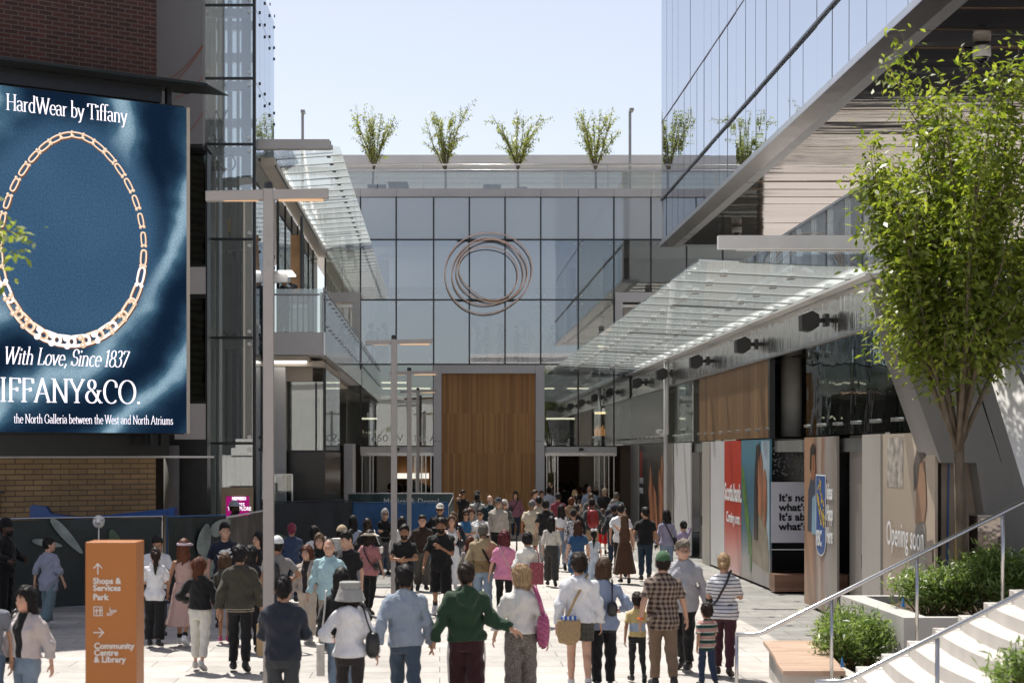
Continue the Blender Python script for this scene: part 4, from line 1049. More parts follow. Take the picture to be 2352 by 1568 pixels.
ws = thing('dark_window_strip', 'narrow dark framed window strip behind the screen edge', 'window', (DX(450,40.6), 40.6, 0))
MB().box(DX(345,40.6), DX(476,40.6), 40.6, 41.2, 0, DZ(345,40.6)).build('frame', DARK, ws)
MB().box(DX(340,40.55), DX(480,40.55), 40.3, 41.3, DZ(344,40.6), DZ(336,40.6)).build('cap', DARK, ws)
GREEN = mirror('green_glass', (.10,.14,.12), .06, .1, 1)
for (y0, y1, mm) in ((352, 605, GREEN), (612, 674, OFFW), (684, 918, GREEN), (926, 1008, OFFW)):
    MB().box(DX(400,40.5), DX(471,40.5), 40.56, 40.6, DZ(y1,40.5), DZ(y0,40.5)).build('pane', mm, ws)
MB().box(DX(405,40.4), DX(452 if False else 471,40.4), 40.545, 40.555, 3.0, 3.05).build('sill', DARK, ws)
tag(MB().tube([(DX(394,40), 40, 0), (DX(394,40), 40, DZ(1022,40))], .19, 20).build('round_column', DCONC, smooth=True), 'round concrete column right of the tan brick wall', 'column')
lb = thing('lower_glass_wall', 'dark ground floor glass wall behind the blue boom and fence', 'wall', (-5.8, 41, 0))
MB().box(DX(372,41.3), DX(468,41.3), 41.3, 41.34, 0, DZ(1022,41.3)).build('glass_pane', mirror('dark_green_glass', (.035,.045,.04), .05, .1, 1), lb)
MB().box(DX(372,41.2), DX(376,41.2), 41.2, 41.29, 0, DZ(1022,41.2)).build('mullion', STEEL, lb)

# lift tower
TX0, TX1, TY0, TY1, TZ = -7.6, DX(583.5, 42), 42.0, 47.1, 15.4
lt = thing('lift_tower', 'tall glass lift tower with steel frame beside the advert screen', 'tower', (TX1-1, TY0, 0))
G_TOW = glass('tower_glass', (.80,.86,.84), .24, 1.0, gtint=(.92,.95,1), body=(.7,.74,.74), bodyf=.20)
G_TOWS = glass('tower_side_glass', (.55,.65,.70), .42, 1.0, wave=.05, wscale=1, gtint=(.9,.95,1.0), body=(.45,.55,.62), bodyf=.25)
zs = [0] + [DZ(y, 42) for y in (1017, 775, 549, 331, 180, 12)] + [TZ]
for a, b in zip(zs[:-1], zs[1:]):
    bm = MB().box(TX0, TX1-.03, TY0, TY0+.02, a+.035, b-.035); bm.mi = 1
    for x in (DX(477,42), DX(573,42)):
        for z in (a+.16, b-.16): bm.tube([(x, TY0-.06, z), (x, TY0+.001, z)], .05, 10)
    bm.build('glass_pane', [G_TOW, STEEL], lt)
    for k in range(4):
        y0 = TY0+.1+(TY1-TY0-.1)*k/4
        MB().box(TX1-.02, TX1, y0+.01, y0+(TY1-TY0-.1)/4-.01, a+.01, b-.01).build('side_pane', G_TOWS, lt)
    MB().box(TX0, TX1-.03, TY0-.02, TY0+.03, b-.033, b+.033).build('transom', DARK, lt)
    MB().box(TX0, TX1-.12, TY0+.12, TY0+.3, b-.26, b-.05).build('ring_beam', OFFW, lt)
    MB().box(TX0, TX1-.12, TY1-.3, TY1-.1, b-.30, b-.05).build('ring_beam', OFFW, lt)
    cl = MB()
    for k in range(1, 5):
        y0 = TY0+.1+(TY1-TY0-.1)*k/4
        for dz in (-.16, .16): cl.box(TX1, TX1+.03, y0-.035, y0-.02, b+dz-.04, b+dz+.04)
    cl.build('glass_clips', DARK, lt)
MB().box(TX1-.035, TX1+.045, TY0-.03, TY0+.09, 0, TZ).build('corner_post', DARK, lt)
for x, w in ((DX(551,42), .22), (DX(480,42), .10), (DX(495,42), .06)):
    MB().box(x, x+w, TY0+.32, TY0+.55, 0, TZ).build('steel_column', OFFW, lt)
for x, w, dy in ((DX(503,44), .16, 1.9), (DX(518,44), .10, 2.4), (DX(528,44), .05, 2.0), (DX(541,44), .07, 2.2), (DX(489,44), .05, 1.6), (-6.3, .3, 2.2)):
    MB().box(x, x+w, TY0+dy, TY0+dy+.14, 0, TZ).build('guide_rail', GREY, lt)
for x in (TX0+.1, TX1-.5):
    MB().box(x, x+.3, TY1-.35, TY1-.05, 0, TZ-.3).build('rear_column', OFFW, lt)
MB().box(DX(492,44), DX(540,44), TY0+1.3, TY0+2.6, DZ(760,44), DZ(590,44)).build('lift_car', mat('lift_car_metal', (.10,.11,.11), .35, metal=.5, var=.25), lt)
MB().box(DX(503,44), DX(530,44), TY0+1.4, TY0+1.9, DZ(552,44), DZ(505,44)).build('machine_block', GREY, lt)
wh = MB()
for x in (DX(500,44), DX(533,44)): wh.tube([(x-.04, TY0+1.6, DZ(525,44)), (x+.04, TY0+1.6, DZ(525,44))], .24, 16)
wh.build('sheave', mat('yellow_wheel', (.55,.28,.02), .4), lt)
MB().box(DX(430,44), DX(548,44), TY0+3.4, TY0+3.6, 0, DZ(560,44)).build('shaft_wall', mat('shaft_dark', (.02,.024,.022), .5), lt)
DECAL = mat('black_decal', (.03,.03,.035), .4)
put_text('mirrored_lettering', 'We', DECAL, (DX(524,42.1), TY0+.06, DZ(291,42.1)), (1,0,0), (0,0,1), .62, lt, sx=.9, mirror_x=True)
put_text('mirrored_lettering', 'Cultu', DECAL, (DX(545,42.1), TY0+.06, DZ(393,42.1)), (1,0,0), (0,0,1), .62, lt, sx=.75, mirror_x=True)
put_text('mirrored_lettering', 'of', DECAL, (DX(522,42.1), TY0+.06, DZ(340,42.1)), (1,0,0), (0,0,1), .5, lt, sx=.9, mirror_x=True)

# left gallery: balcony, store box below it, glass canopy above
BX0, BX1, BY0, BZ0, BZ1 = TX1+.05, -3.08, 43.7, EYE+2.6, EYE+3.2
ga = thing('balcony', 'second storey balcony with glass rails beside the lift tower', 'balcony', (-4, 50, BZ0))
MB().box(BX0, BX1, BY0, YF-.3, BZ0+.02, BZ1-.01).build('deck', OFFW, ga)
MB().box(BX0, BX1-.02, BY0-.04, BY0-.003, BZ0, BZ1).build('fascia', OFFW, ga)
MB().box(BX1+.003, BX1+.05, BY0-.04, YF-.3, BZ0, BZ1).build('fascia', mat('fascia_polished', (.42,.42,.42), .12, metal=.9, var=.1, vscale=1), ga)
MB().box(BX0, BX1-.45, BY0+.3, YF-.4, BZ0-.12, BZ0-.0).build('soffit', CREAM, ga)
for k in range(5):
    MB().box(BX0+.1, BX1-.5-.04*k, BY0+.5+.5*k, BY0+.75+.5*k, BZ0-.16, BZ0-.125).build('soffit_light', emit('soffit_light', (1,.96,.88), 1.1), ga)
yy = BY0
while yy < YF-1:
    o = MB().box(BX1-.02, BX1, yy+.015, yy+1.385, BZ1+.01, BZ1+1.15).build('rail_panel', G_RAIL, ga)
    for z in (.25, 1.0):
        for u in (.1, 1.3): MB().tube([(BX1-.0, yy+u, BZ1+z), (BX1+.05, yy+u, BZ1+z)], .025, 6).build('rail_clamp', STEEL, o)
    yy += 1.4
MB().box(BX0, BX1-.03, BY0, BY0+.02, BZ1+.01, BZ1+1.15).build('rail_panel', G_RAIL, ga)
MB().tube([(BX0, BY0-.03, BZ1+1.0), (BX1-.1, BY0-.03, BZ1+1.0)], .025, 8).build('handrail', STEEL, ga)
MB().tube([(BX1, BY0, BZ1+1.17), (BX1, YF-.3, BZ1+1.17)], .025, 8).build('handrail', STEEL, ga)
sb = thing('store_box', 'glass store box with black base under the balcony', 'shop', (-4, 46, 0))
SX0, SX1, SY0, SY1 = -5.2, DX(747,46), 46.0, 53.0
zm = DZ(1037, 46)
MB().box(DX(655,46), SX1, SY0, SY1, 0, zm).build('black_base', BLACK, sb)
MB().box(DX(660,46), SX1-.02, SY0+.02, SY0+.04, zm+.05, DZ(876,46)).build('glass_pane', G_DARK, sb)
MB().box(SX1-.04, SX1-.02, SY0+.06, SY1-.05, zm+.05, DZ(830,46)).build('glass_pane', G_DARK, sb)
MB().box(DX(655,46), SX1, SY0-.03, SY0+.09, zm+.003, zm+.05).build('sill', DARK, sb)
MB().box(SX1-.06, SX1+.02, SY0-.02, SY0+.06, zm+.052, DZ(828,46)).build('corner_post', DARK, sb)
MB().box(DX(724,46), DX(728,46), SY0-.02, SY0+.019, zm+.052, DZ(878,46)).build('mullion', DARK, sb)
MB().box(DX(655,46), SX1-.35, SY0-.05, SY0+.05, DZ(875,46), DZ(842,46)).build('head_panel', CREAM, sb)
MB().box(DX(585,45), DX(742,45), SY0-1, SY1, DZ(840,45), DZ(828,45)).build('soffit_trim', CREAM, sb)
MB().box(DX(626,45), DX(655,45), 45, 45.4, 0, DZ(842,45)).build('white_pier', OFFW, sb)
MB().box(DX(588,45.6), DX(625,45.6), 45.6, 45.7, 0, DZ(842,45.6)).build('cream_panel', CREAM, sb)
MB().box(SX0, SX1-.3, 49.5, 49.7, zm, DZ(842,46)).build('inner_partition', mat('store_inner', (.30,.29,.27), .6, var=.3, vscale=.8), sb)
MB().box(DX(690,48), DX(735,48), 48, 48.3, zm, DZ(915,48)).build('display_block', DARK, sb)
MB().box(SX1-.5, SX1-.45, 50.0, 50.3, zm+.2, DZ(885,50)).build('orange_strip', mat('orange_panel', (.5,.16,.03), .5), sb)
MB().box(DX(790,56), DX(810,56), 56, 58, 0, DZ(1018,56)).build('pale_pier', OFFW, sb)
cam2 = thing('dome_camera', 'small white dome camera under the balcony soffit', 'camera', P(671,826,45.2), 'dome cameras under the soffit')
MB().lathe(P(671,830,45.2), [(.03,-.06),(.08,-.03),(.1,.03),(.1,.12),(.06,.2)], 14).build('camera_body', WHITE, cam2, smooth=True)

uc = thing('upper_glass_canopy', 'sloping glass canopy high above the balcony', 'canopy', (-4, 50, EYE+7.9))
UX0, UX1, UZ0, UZ1 = -4.75, -2.62, EYE+7.86, EYE+8.02
yy = 43.2
while yy < YF-.9:
    y2 = yy+1.15
    o = MB().prism([(UX0, yy+.004, UZ0), (UX1, yy+.004, UZ1), (UX1, y2-.004, UZ1), (UX0, y2-.004, UZ0)], (0,0,.025)).build('glass_panel', [G_CAN, G_CTOP], uc)
    o.data.polygons[1].material_index = 1
    MB().prism([(UX0, y2-.012, UZ0-.02), (UX1-.02, y2-.012, UZ1-.02), (UX1-.02, y2-.012, UZ1-.003), (UX0, y2-.012, UZ0-.003)], (0,.024,0)).build('joint_bar', GREY, uc)
    for u in (.15, .83):
        x = UX0+(UX1-UX0)*u; z = UZ0+(UZ1-UZ0)*u
        MB().box(x-.05, x+.05, y2-.07, y2+.07, z-.05, z-.028).build('clamp', DARK, o)
    yy = y2
MB().box(DX(587,43.1), DX(757,43.1), 43.0, 43.3, DZ(342,43.1), DZ(321,43.1)).build('end_fin', OFFW, uc)
MB().box(DX(757,43.1)+.004, DX(764,43.1), 43.05, 43.25, DZ(342,43.1), DZ(333,43.1)).build('fin_tip', OFFW, uc)
MB().box(-4.72, -4.35, 43.4, YF-.4, UZ0-.30, UZ0-.09).build('edge_beam', CREAM, uc)
MB().box(-4.34, -4.30, 43.4, YF-.4, UZ0-.33, UZ0-.28).build('beam_lip', DARK, uc)
for k in range(5):
    MB().box(-4.7, -2.9, 44+4*k, 44.1+4*k, UZ1+.06, UZ1+.3).build('top_fin', OFFW, uc)
lg = thing('gallery_glass_wall', 'two storey glass wall behind the balcony', 'wall', (-4.5, 55, BZ1))
LW = mat('gallery_room', (.46,.43,.40), .7, var=.4, vscale=.5)
for k in range(7):
    a = 48+2.2*k
    MB().box(-4.72, -4.70, a+.02, a+2.18, BZ1+.05, UZ0-.35).build('glass_pane', G_DARK, lg)
    MB().box(-4.75, -4.67, a-.02, a+.02, BZ1, UZ0-.34).build('mullion', DARK, lg)
MB().box(-7.2, -7.0, 47.5, YF-.3, 0, UZ0-.3).build('room_wall', LW, lg)
MB().box(-7, -4.76, 47.4, 47.6, BZ1, UZ0-.3).build('room_end', LW, lg)
MB().box(-6.9, -4.8, 48, YF-.4, UZ0-.6, UZ0-.5).build('room_ceiling', WHITE, lg)
MB().box(DX(668,47.3), DX(692,47.3), 47.2, 47.3, DZ(672,47.3), DZ(540,47.3)).build('timber_door', mat('timber_door', (.36,.20,.09), .5, var=.2, vscale=3), lg)
MB().box(DX(690,47.2), DX(696,47.2), 47.1, 47.3, DZ(676,47.2), DZ(498,47.2)).build('dark_post', DARK, lg)
MB().box(DX(588,46), DX(660,46), 46, 46.2, DZ(648,46), DZ(622,46)).build('hanging_panel', WHITE, lg)
MB().box(DX(640,45.8), DX(672,45.8), 45.6, 46.9, DZ(622,45.8)-.04, DZ(622,45.8)).build('light_panel', emit('white_light', (1,.97,.92), 1.3), lg)

# ------------------------------------------------------------------ street lamps
LPOST = mat('lamp_post_paint', (.36,.335,.32), .42, metal=.2, var=.04)
LEDW = emit('lamp_led', (1.0,.62,.36), .5)
lab = ['tallest grey street lamp, standing by the person in the navy sweater', 'grey street lamp with the taller pole of the distant three', 'grey street lamp in the middle of the distant three', 'thinnest grey street lamp, farthest of the distant three']
for k, (x, y, dd, w, la, ra, th) in enumerate(((617, 437, 20.0, .125, .69, .66, .115), (905, 780, 33.5, .125, .52, .72, .085), (940, 852, 42.4, .115, .45, .68, .08), (960, 896, 60.4, .11, .6, .62, .07))):
    X, z = DX(x, dd), DZ(y, dd)
    t = thing('street_lamp', lab[k], 'street lamp', (X, dd, 0), 'street lamps along the plaza')
    po_ = MB().box(X-w/2, X+w/2, dd-w/2, dd+w/2, 0, z+th*.15).build('pole', LPOST, t, bevel=.008)
    MB().lathe((X, dd, z+th*.15), [(.055,0),(.055,.06),(.04,.085)], 12).build('cap', BLACK, po_)
    for sgn, L in ((-1, la), (1, ra)):
        x0, x1 = X+sgn*w/2, X+sgn*(w/2+L)
        ar_ = MB().prism([(x0, dd-.07, z-th), (x1, dd-.07+.02*sgn, z-th+.02*sgn), (x1, dd-.07+.02*sgn, z+.02*sgn), (x0, dd-.07, z)], (0,.14,0)).build('arm', LPOST, t)
        MB().box(x0+sgn*.06, x1-sgn*.06, dd-.035, dd+.035, z-th-.014, z-th+.01*sgn-.002).build('led_strip', LEDW, ar_)
    bo = MB()
    for zz in (z-.9, z-.55): bo.tube([(X, dd-w/2-.006, zz), (X, dd-w/2+.004, zz)], .012, 8)
    bo.build('bolts', GREY, po_)

# ------------------------------------------------------------------ construction fences
BANNER = mat('dark_green_banner', (.012,.020,.020), .5, var=.35, vscale=1.2, bump=.25, bscale=2.2)
NAVY = mat('navy_banner', (.006,.013,.022), .5, var=.4, vscale=1.0, bump=.3, bscale=2)
BLUEM = mat('blue_mesh_banner', (.012,.075,.20), .6, var=.35, vscale=1.6, bump=.3, bscale=4)
TARP = mat('grey_tarp', (.115,.10,.085), .38, var=.35, vscale=1.5, bump=.5, bscale=2.5)
TEAL = mat('teal_banner', (.05,.085,.085), .5, var=.3, vscale=1.5, bump=.3, bscale=3)
PLEAF = mat('pale_printed_leaf', (.23,.27,.25), .5, var=.45, vscale=3)
GLEAF = mat('green_printed_leaf', (.07,.12,.07), .5, var=.4, vscale=3)
BFR = mat('blue_fence_tube', (.03,.09,.20), .4)
FGR = 'temporary fence panels with banners'
def fence(a, b, zt, bm, label, frame=STEEL, leaves_=(), z0=.12, top_pipe=True):
    a, b = Vector((a[0],a[1],0)), Vector((b[0],b[1],0))
    t = thing('fence_panel', label, 'fence', (a+b)/2, FGR)
    d = (b-a); L = d.length; u = d.normalized(); n = Vector((u.y, -u.x, 0))
    mb = MB(); nu = 26; rng = np.random.default_rng(int(abs(a.x*100))+3)
    ph = rng.uniform(0, 6, 4)
    def pt(i, j):
        s, v = i/nu, j/8
        w = .02*math.sin(7*s+ph[0]+3*v) + .015*math.sin(19*s+ph[1]-4*v) + .01*math.sin(31*s+8*v+ph[2])
        return a + u*(L*s) + n*(.03+w*(1 if 0<j<8 else .3)) + Vector((0,0,z0+(zt-z0-.02)*v - .012*abs(math.sin(s*9))*(j==8)))
    for i in range(nu):
        for j in range(8):
            mb.quad(pt(i,j), pt(i+1,j), pt(i+1,j+1), pt(i,j+1))
    ban = mb.build('banner', bm, t, smooth=True)
    fr = MB()
    fr.tube([a+Vector((0,0,zt)), b+Vector((0,0,zt))], .021, 6)
    fr.tube([a+Vector((0,0,.1)), b+Vector((0,0,.1))], .018, 6)
    for q_ in (a, b): fr.tube([q_+Vector((0,0,.02)), q_+Vector((0,0,zt+.02))], .021, 6)
    fr.build('frame', frame, t)
    for q_ in (a+u*.15, b-u*.15):
        MB().box(q_.x-.1, q_.x+.1, q_.y-.35, q_.y+.35, 0, .09).build('foot', CONC, t)
    if leaves_:
        for kind, pl in (('p', PLEAF), ('g', GLEAF)):
            lm = MB(); c_ = 0
            for (kk, s, v, ln, wd, an) in leaves_:
                if kk != kind: continue
                c_ += 1; pts = []
                for i in range(14):
                    q_ = 2*math.pi*i/14; e = math.cos(q_)*ln/2; f = math.sin(q_)*wd/2*(1-.25*math.cos(q_))
                    x = e*math.cos(an)-f*math.sin(an); z = e*math.sin(an)+f*math.cos(an)
                    pts.append(a+u*(L*s+x)+n*(.082+.001*c_)+Vector((0,0,z0+(zt-z0)*v+z)))
                lm.quad(*pts)
            if c_: lm.build('printed_leaves', pl, ban)
    return t
fence((DX(-30,31.6),31.6), (DX(372,33),33), DZ(1185,33), BANNER, 'dark green leaf printed fence panel behind the lilac grey shirt', leaves_=(('p',.44,.80,.95,.18,-.85),('p',.33,.72,.6,.13,-.2),('g',.74,.62,.9,.22,-1.2),('g',.76,.1,.5,.4,.2)))
fence((DX(384,33.1),33.1), (DX(517,34),34), DZ(1182,34), BANNER, 'dark fence panel with white leaves behind the people by the orange sign', BFR, leaves_=(('p',.60,.72,.66,.32,1.35),('p',.88,.86,.55,.30,.5),('p',.64,.42,.6,.34,1.7),('p',.50,.25,.5,.28,1.2)))
fence((DX(521,34.1),34.1), (DX(604,38),38), DZ(1172,38), TARP, 'brownish grey tarp fence panel behind the tallest street lamp', WHITE)
fence((DX(600,41.6),41.6), (DX(806,42.5),42.5), DZ(1150,42.2), NAVY, 'navy fence panel between the near lamp and the blue panel', DARK, leaves_=(('g',.24,.46,.6,.18,-.4),('g',.12,.1,.5,.16,.8)))
fence((DX(811,42.8),42.8), (DX(1028,43.2),43.2), DZ(1153,43), BLUEM, 'bright blue mesh fence panel behind the distant lamp posts', BFR, leaves_=(('p',.66,.35,.5,.4,.2),))
fence((DX(1030,43.3),43.3), (DX(1041,53),53), DZ(1133,53)-.1, TEAL, 'fence panel turned end on beside the blue panel and the timber wall', STEEL)
t = fence((DX(800,53.4),53.4), (DX(1040,53.2),53.2), DZ(1132,53.2), TEAL, 'teal fence panel with clinic lettering behind the blue panel', WHITE)
put_text('lettering', 'Medical & Dental', LET, (DX(880,53.0), 53.14, DZ(1158,53)), (1,0,0), (0,0,1), .30, t, sx=.86)
fence((DX(600,48),48), (DX(790,50),50), DZ(1146,50), NAVY, 'farther dark fence panel under the black store base', DARK)
# blue boom of a lift, foil balloon, pink sign
bo = thing('boom_lift', 'bright blue boom lift arm lying along the fence top', 'boom lift', P(280,1200,35))
BLU = mat('boom_blue', (.006,.07,.28), .35, var=.08)
MB().prism([P(170,1192,35.0), P(384,1182,35.0), P(384,1168,35.0), P(300,1176,35.0), P(175,1189,35)], (0,.3,0)).build('arm', BLU, bo)
MB().prism([P(384.5,1184,34.95), P(401,1182,34.95), P(401,1163,34.95), P(384.5,1166,34.95)], (0,.4,0)).build('arm_head', BLU, bo)
MB().prism([P(60,1188,35.3), P(165,1188,35.3), P(165,1186,35.3), P(115,1178,35.3), P(105,1162,35.3), P(75,1158,35.3), P(60,1170,35.3)], (0,.5,0)).build('turret', BLU, bo)
MB().box(DX(150,35.5), DX(320,35.5), 35.4, 36.0, .3, DZ(1195,35.5)).build('chassis', BLU, bo)
for x in (170, 300):
    MB().tube([(DX(x,35.2), 35.2, .35), (DX(x,35.2), 35.4, .35)], .34, 18).build('wheel', BLACK, bo)
ba = thing('foil_balloon', 'round speckled foil balloon on a stick behind the orange sign', 'balloon', (DX(227,30), 30, 0))
mb = MB().lathe(P(227,1197,30)-Vector((0,0,.0)), [(.001,-.12),(.05,-.11),(.1,-.06),(.115,0),(.1,.06),(.05,.11),(.001,.12)], 16)
mb.build('balloon', mat('speckled_foil', (.55,.53,.52), .35, var=.75, vscale=16), ba, smooth=True)
MB().tube([P(227,1210,30), P(226,1420,30)], .012, 6).build('stick', WHITE, ba)
ns = thing('coffee_sign', 'pink lit coffee sign in a pale timber frame behind the fence', 'sign', P(544,1150,41))
PLY = mat('plywood', (.40,.31,.20), .6, var=.15, vscale=4)
for (x0,x1,y0,y1) in ((507.5,580,1118,1138),(507.5,518.5,1138.3,1180),(572.5,580,1138.3,1180)):
    MB().box(DX(x0,41), DX(x1,41), 41, 41.2, DZ(y1,41), DZ(y0,41)).build('frame', PLY, ns)
MB().box(DX(519,41), DX(572,41), 41.02, 41.1, 0, DZ(1139,41)).build('screen', emit('magenta_screen', (.19,.006,.085), 1.0), ns)
MB().box(DX(509,41.2), DX(579,41.2), 41.21, 41.3, 0, DZ(1119,41.2)).build('backing', PLY, ns)
put_text('lettering', 'NESPRESSO', LETE, (DX(533,41), 40.99, DZ(1147,41)), (1,0,0), (0,0,1), .111, ns, sx=.62, bold=.004)
put_text('lettering', 'PRESS', LETE, (DX(535,41), 40.99, DZ(1162,41)), (1,0,0), (0,0,1), .128, ns, sx=.9, bold=.002)
put_text('lettering', 'TO EXPLORE', LETE, (DX(523,41), 40.99, DZ(1171,41)), (1,0,0), (0,0,1), .128, ns, sx=.78, bold=.002)
gk = thing('glass_ticket_box', 'glass barrier box before the black store base', 'barrier', P(660,1100,45))
MB().box(DX(630,44.2), DX(672,44.2), 44.2, 44.22, .5, DZ(1090,44.2)).build('glass_pane', G_CLEAR, gk)
MB().box(DX(628,44.2), DX(672,44.2), 44.15, 44.25, DZ(1090,44.2)+.002, DZ(1087,44.2)).build('top_rail', STEEL, gk)
MB().box(DX(640,44.2), DX(652,44.2), 44.1, 44.14, DZ(1097,44.2), DZ(1088,44.2)).build('clamp', STEEL, gk)
for x in (631, 671): MB().box(DX(x,44.2)-.02, DX(x,44.2)+.02, 44.23, 44.28, 0, DZ(1090,44.2)).build('post', STEEL, gk)

# ------------------------------------------------------------------ orange way-finding pylon
SD = 16.0
so = thing('wayfinding_sign', 'orange way-finding pylon with white arrows and words', 'sign', (DX(255,SD), SD+.1, 0))
ORG = mat('orange_paint', (.40,.135,.022), .42, var=.04, vscale=1.2)
zt = DZ(1244, SD)
sxl, sxr = DX(196,SD), DX(313,SD)
MB().prism([(sxl, SD, 0), (sxr, SD, 0), (DX(331,SD+.42), SD+.42, 0), (DX(216,SD+.42), SD+.42, 0)], (0,0,zt)).build('pylon', ORG, so, bevel=.006)
SW = mat('sign_white', (.72,.68,.64), .5, var=.02)
def sp(x, y): return (DX(x,SD), SD-.004, DZ(y,SD))
def st_(s, x, y, sz): put_text('lettering', s, SW, sp(x,y), (1,0,0), (0,0,1), sz, so, sx=1.0, bold=.0022)
for s, x, y in (('Shops &', 214, 1339), ('Services', 214, 1355), ('Park', 214, 1376), ('Community', 216, 1488), ('Centre', 216, 1503.5), ('& Library', 216, 1519)):
    st_(s, x, y, .0815)
def line(mb, a, b, w=.010):
    p, q_ = Vector(sp(*a)), Vector(sp(*b)); d = (q_-p).normalized(); n = Vector((-d.z, 0, d.x))*w/2; o = Vector((0,-.0008,0))
    e = d*w*.4
    mb.prism([p-n-e, q_-n+e, q_+n+e, p+n-e], (0,-.002-.0003*(len(mb.f)%5),0))
ar = MB(); line(ar, (225,1317),(225,1293)); line(ar, (225,1293),(216,1303)); line(ar, (225,1293),(234,1303)); ar.build('up_arrow', SW, so)
ar = MB(); line(ar, (215,1451),(238,1451)); line(ar, (238,1451),(228,1441)); line(ar, (238,1451),(228,1461)); ar.build('right_arrow', SW, so)
ic = MB()
for a, b in (((216,1392),(235,1392)),((235,1392),(235,1412)),((235,1412),(216,1412)),((216,1412),(216,1392))): line(ic, a, b, .007)
for a, b in (((222,1397),(222,1409)),((219,1401),(225,1401)),((230,1395),(230,1402)),((227.5,1399.5),(230,1402)),((232.5,1399.5),(230,1402)),((230,1404),(230,1410))): line(ic, a, b, .009)
ic.build('lift_icon', SW, so)
ic = MB()
for a, b in (((247,1411),(254,1411)),((254,1411),(263,1403)),((263,1403),(267,1403)),((267,1403),(267,1400)),((267,1400),(261,1400)),((261,1400),(253,1407)),((253,1407),(247,1407)),((247,1407),(247,1411)),((253,1398),(253,1404)),((253,1394),(253,1396)),((253,1400),(258,1400))): line(ic, a, b, .007)
ic.build('escalator_icon', SW, so)

# ------------------------------------------------------------------ curved steps, rails, planters, bench
STONE = mat('pale_step_stone', (.52,.49,.455), .8, var=.08, vscale=2, bump=.1, bscale=40)
stp = thing('stone_steps', 'wide curved pale stone steps under the steel handrails', 'steps', (5.5, 16, 0))
def nose(k, d): 
    u = 19.35 - d
    return 3.98 + .30*k - .20*u + .030*u*u
for k in range(12):
    ds = [19.35 - .5*i for i in range(17)]
    pts = [(nose(k, d), d, .004 + .15*k*(1 if k else 0)) for d in ds] + [(16, ds[-1], .004+.15*k), (16, ds[0], .004+.15*k)]
    MB().prism(pts[::-1], (0,0,.15 - (.004 if k == 0 else 0))).build('step', STONE, stp)
hr = mat('rail_steel', (.55,.54,.53), .24, metal=1, var=.05)
def handrail(dd, x_start, x_posts, label, flat=.27, x_end=8.2):
    t = thing('handrail', label, 'handrail', (x_start, dd, 0), 'steel handrails on the steps')
    zz = lambda X: .96 + .5*(X - x_start - flat)
    mb = MB().tube([(x_start, dd, .96), (x_start+flat-.03, dd, .96), (x_start+flat+.06, dd, .99), (x_end, dd, zz(x_end))], .026, 12)
    mb.build('rail', hr, t, smooth=True)
    for X in x_posts:
        z1 = .955 if X <= x_start+flat else zz(X)-.015
        MB().tube([(X, dd, max(0, z1-1.1)), (X, dd, z1)], .021, 10).build('post', hr, t, smooth=True)
    return t
handrail(19.5, DX(1690,19.5), [DX(1692,19.5), DX(1910,19.5), DX(2106,19.5), DX(2303,19.5), 7.9], 'long steel handrail behind the timber bench', flat=.27)
handrail(15.45, DX(1690,19.5)+.02, [DX(2153,15.45), 5.6, 6.6], 'steel handrail crossing in front of the pale steps, with fewer posts', flat=.27, x_end=7.5)
be = thing('bench', 'curved timber topped bench on a pale concrete base', 'bench', (4.6, 21, 0))
IPE = planks('bench_timber', (.36,.235,.16), (.52,.36,.265), .105, 40, axes='YX', rough=.5)
inn = [(4.86, 19.75), (5.02, 21.0), (5.2, 22.2), (5.25, 22.95)]
out = [(4.11, 19.75), (4.18, 20.4), (4.30, 21.2), (4.42, 22.2), (4.50, 22.95)]
MB().prism([(x,y,.44) for x,y in out] [::-1] + [(x,y,.44) for x,y in inn], (0,0,.06)).build('timber_top', IPE, be, bevel=.008)
MB().prism([(x+.07,y+(.1 if y<20 else -.05),.0) for x,y in out][::-1] + [(x-.04,y+(.1 if y<20 else -.05),.0) for x,y in inn], (0,0,.436)).build('concrete_base', STONE, be)
SOIL = mat('soil', (.07,.045,.03), .95, var=.5, vscale=9, bump=1.0, bscale=22)
def planter(name, label, x0, x1, y0, y1, zt, w=.16):
    t = thing(name, label, 'planter', ((x0+x1)/2, (y0+y1)/2, 0))
    mb = MB()
    mb.box(x0, x1, y0, y0+w, 0, zt).build('wall', CONC_L, t); MB().box(x0, x1, y1-w, y1, 0, zt).build('wall', CONC_L, t)
    MB().box(x0, x0+w*2, y0+w, y1-w, 0, zt).build('wall', CONC_L, t); MB().box(x1-w, x1, y0+w, y1-w, 0, zt).build('wall', CONC_L, t)
    so_ = MB(); n = 14; rng = np.random.default_rng(int(x0*10))
    hh = rng.uniform(-.05, .05, (n+1, n+1))
    f = lambda i, j: (x0+2*w+(x1-x0-3*w)*i/n, y0+w+(y1-y0-2*w)*j/n, zt-.09+hh[i,j])
    for i in range(n):
        for j in range(n): so_.quad(f(i,j), f(i+1,j), f(i+1,j+1), f(i,j+1))
    so_.build('soil', SOIL, t, smooth=True)
    return t
CONC_L = mat('pale_planter_concrete', (.46,.445,.42), .85, var=.12, vscale=1.4, bump=.12, bscale=30)
planter('tall_planter', 'tall pale concrete planter under the street tree', 5.88, 9.6, 20.9, 24.2, 1.02)
planter('low_planter', 'low planter bed between the bench and the steps', 4.95, 5.85, 20.0, 23.3, .40, .08)
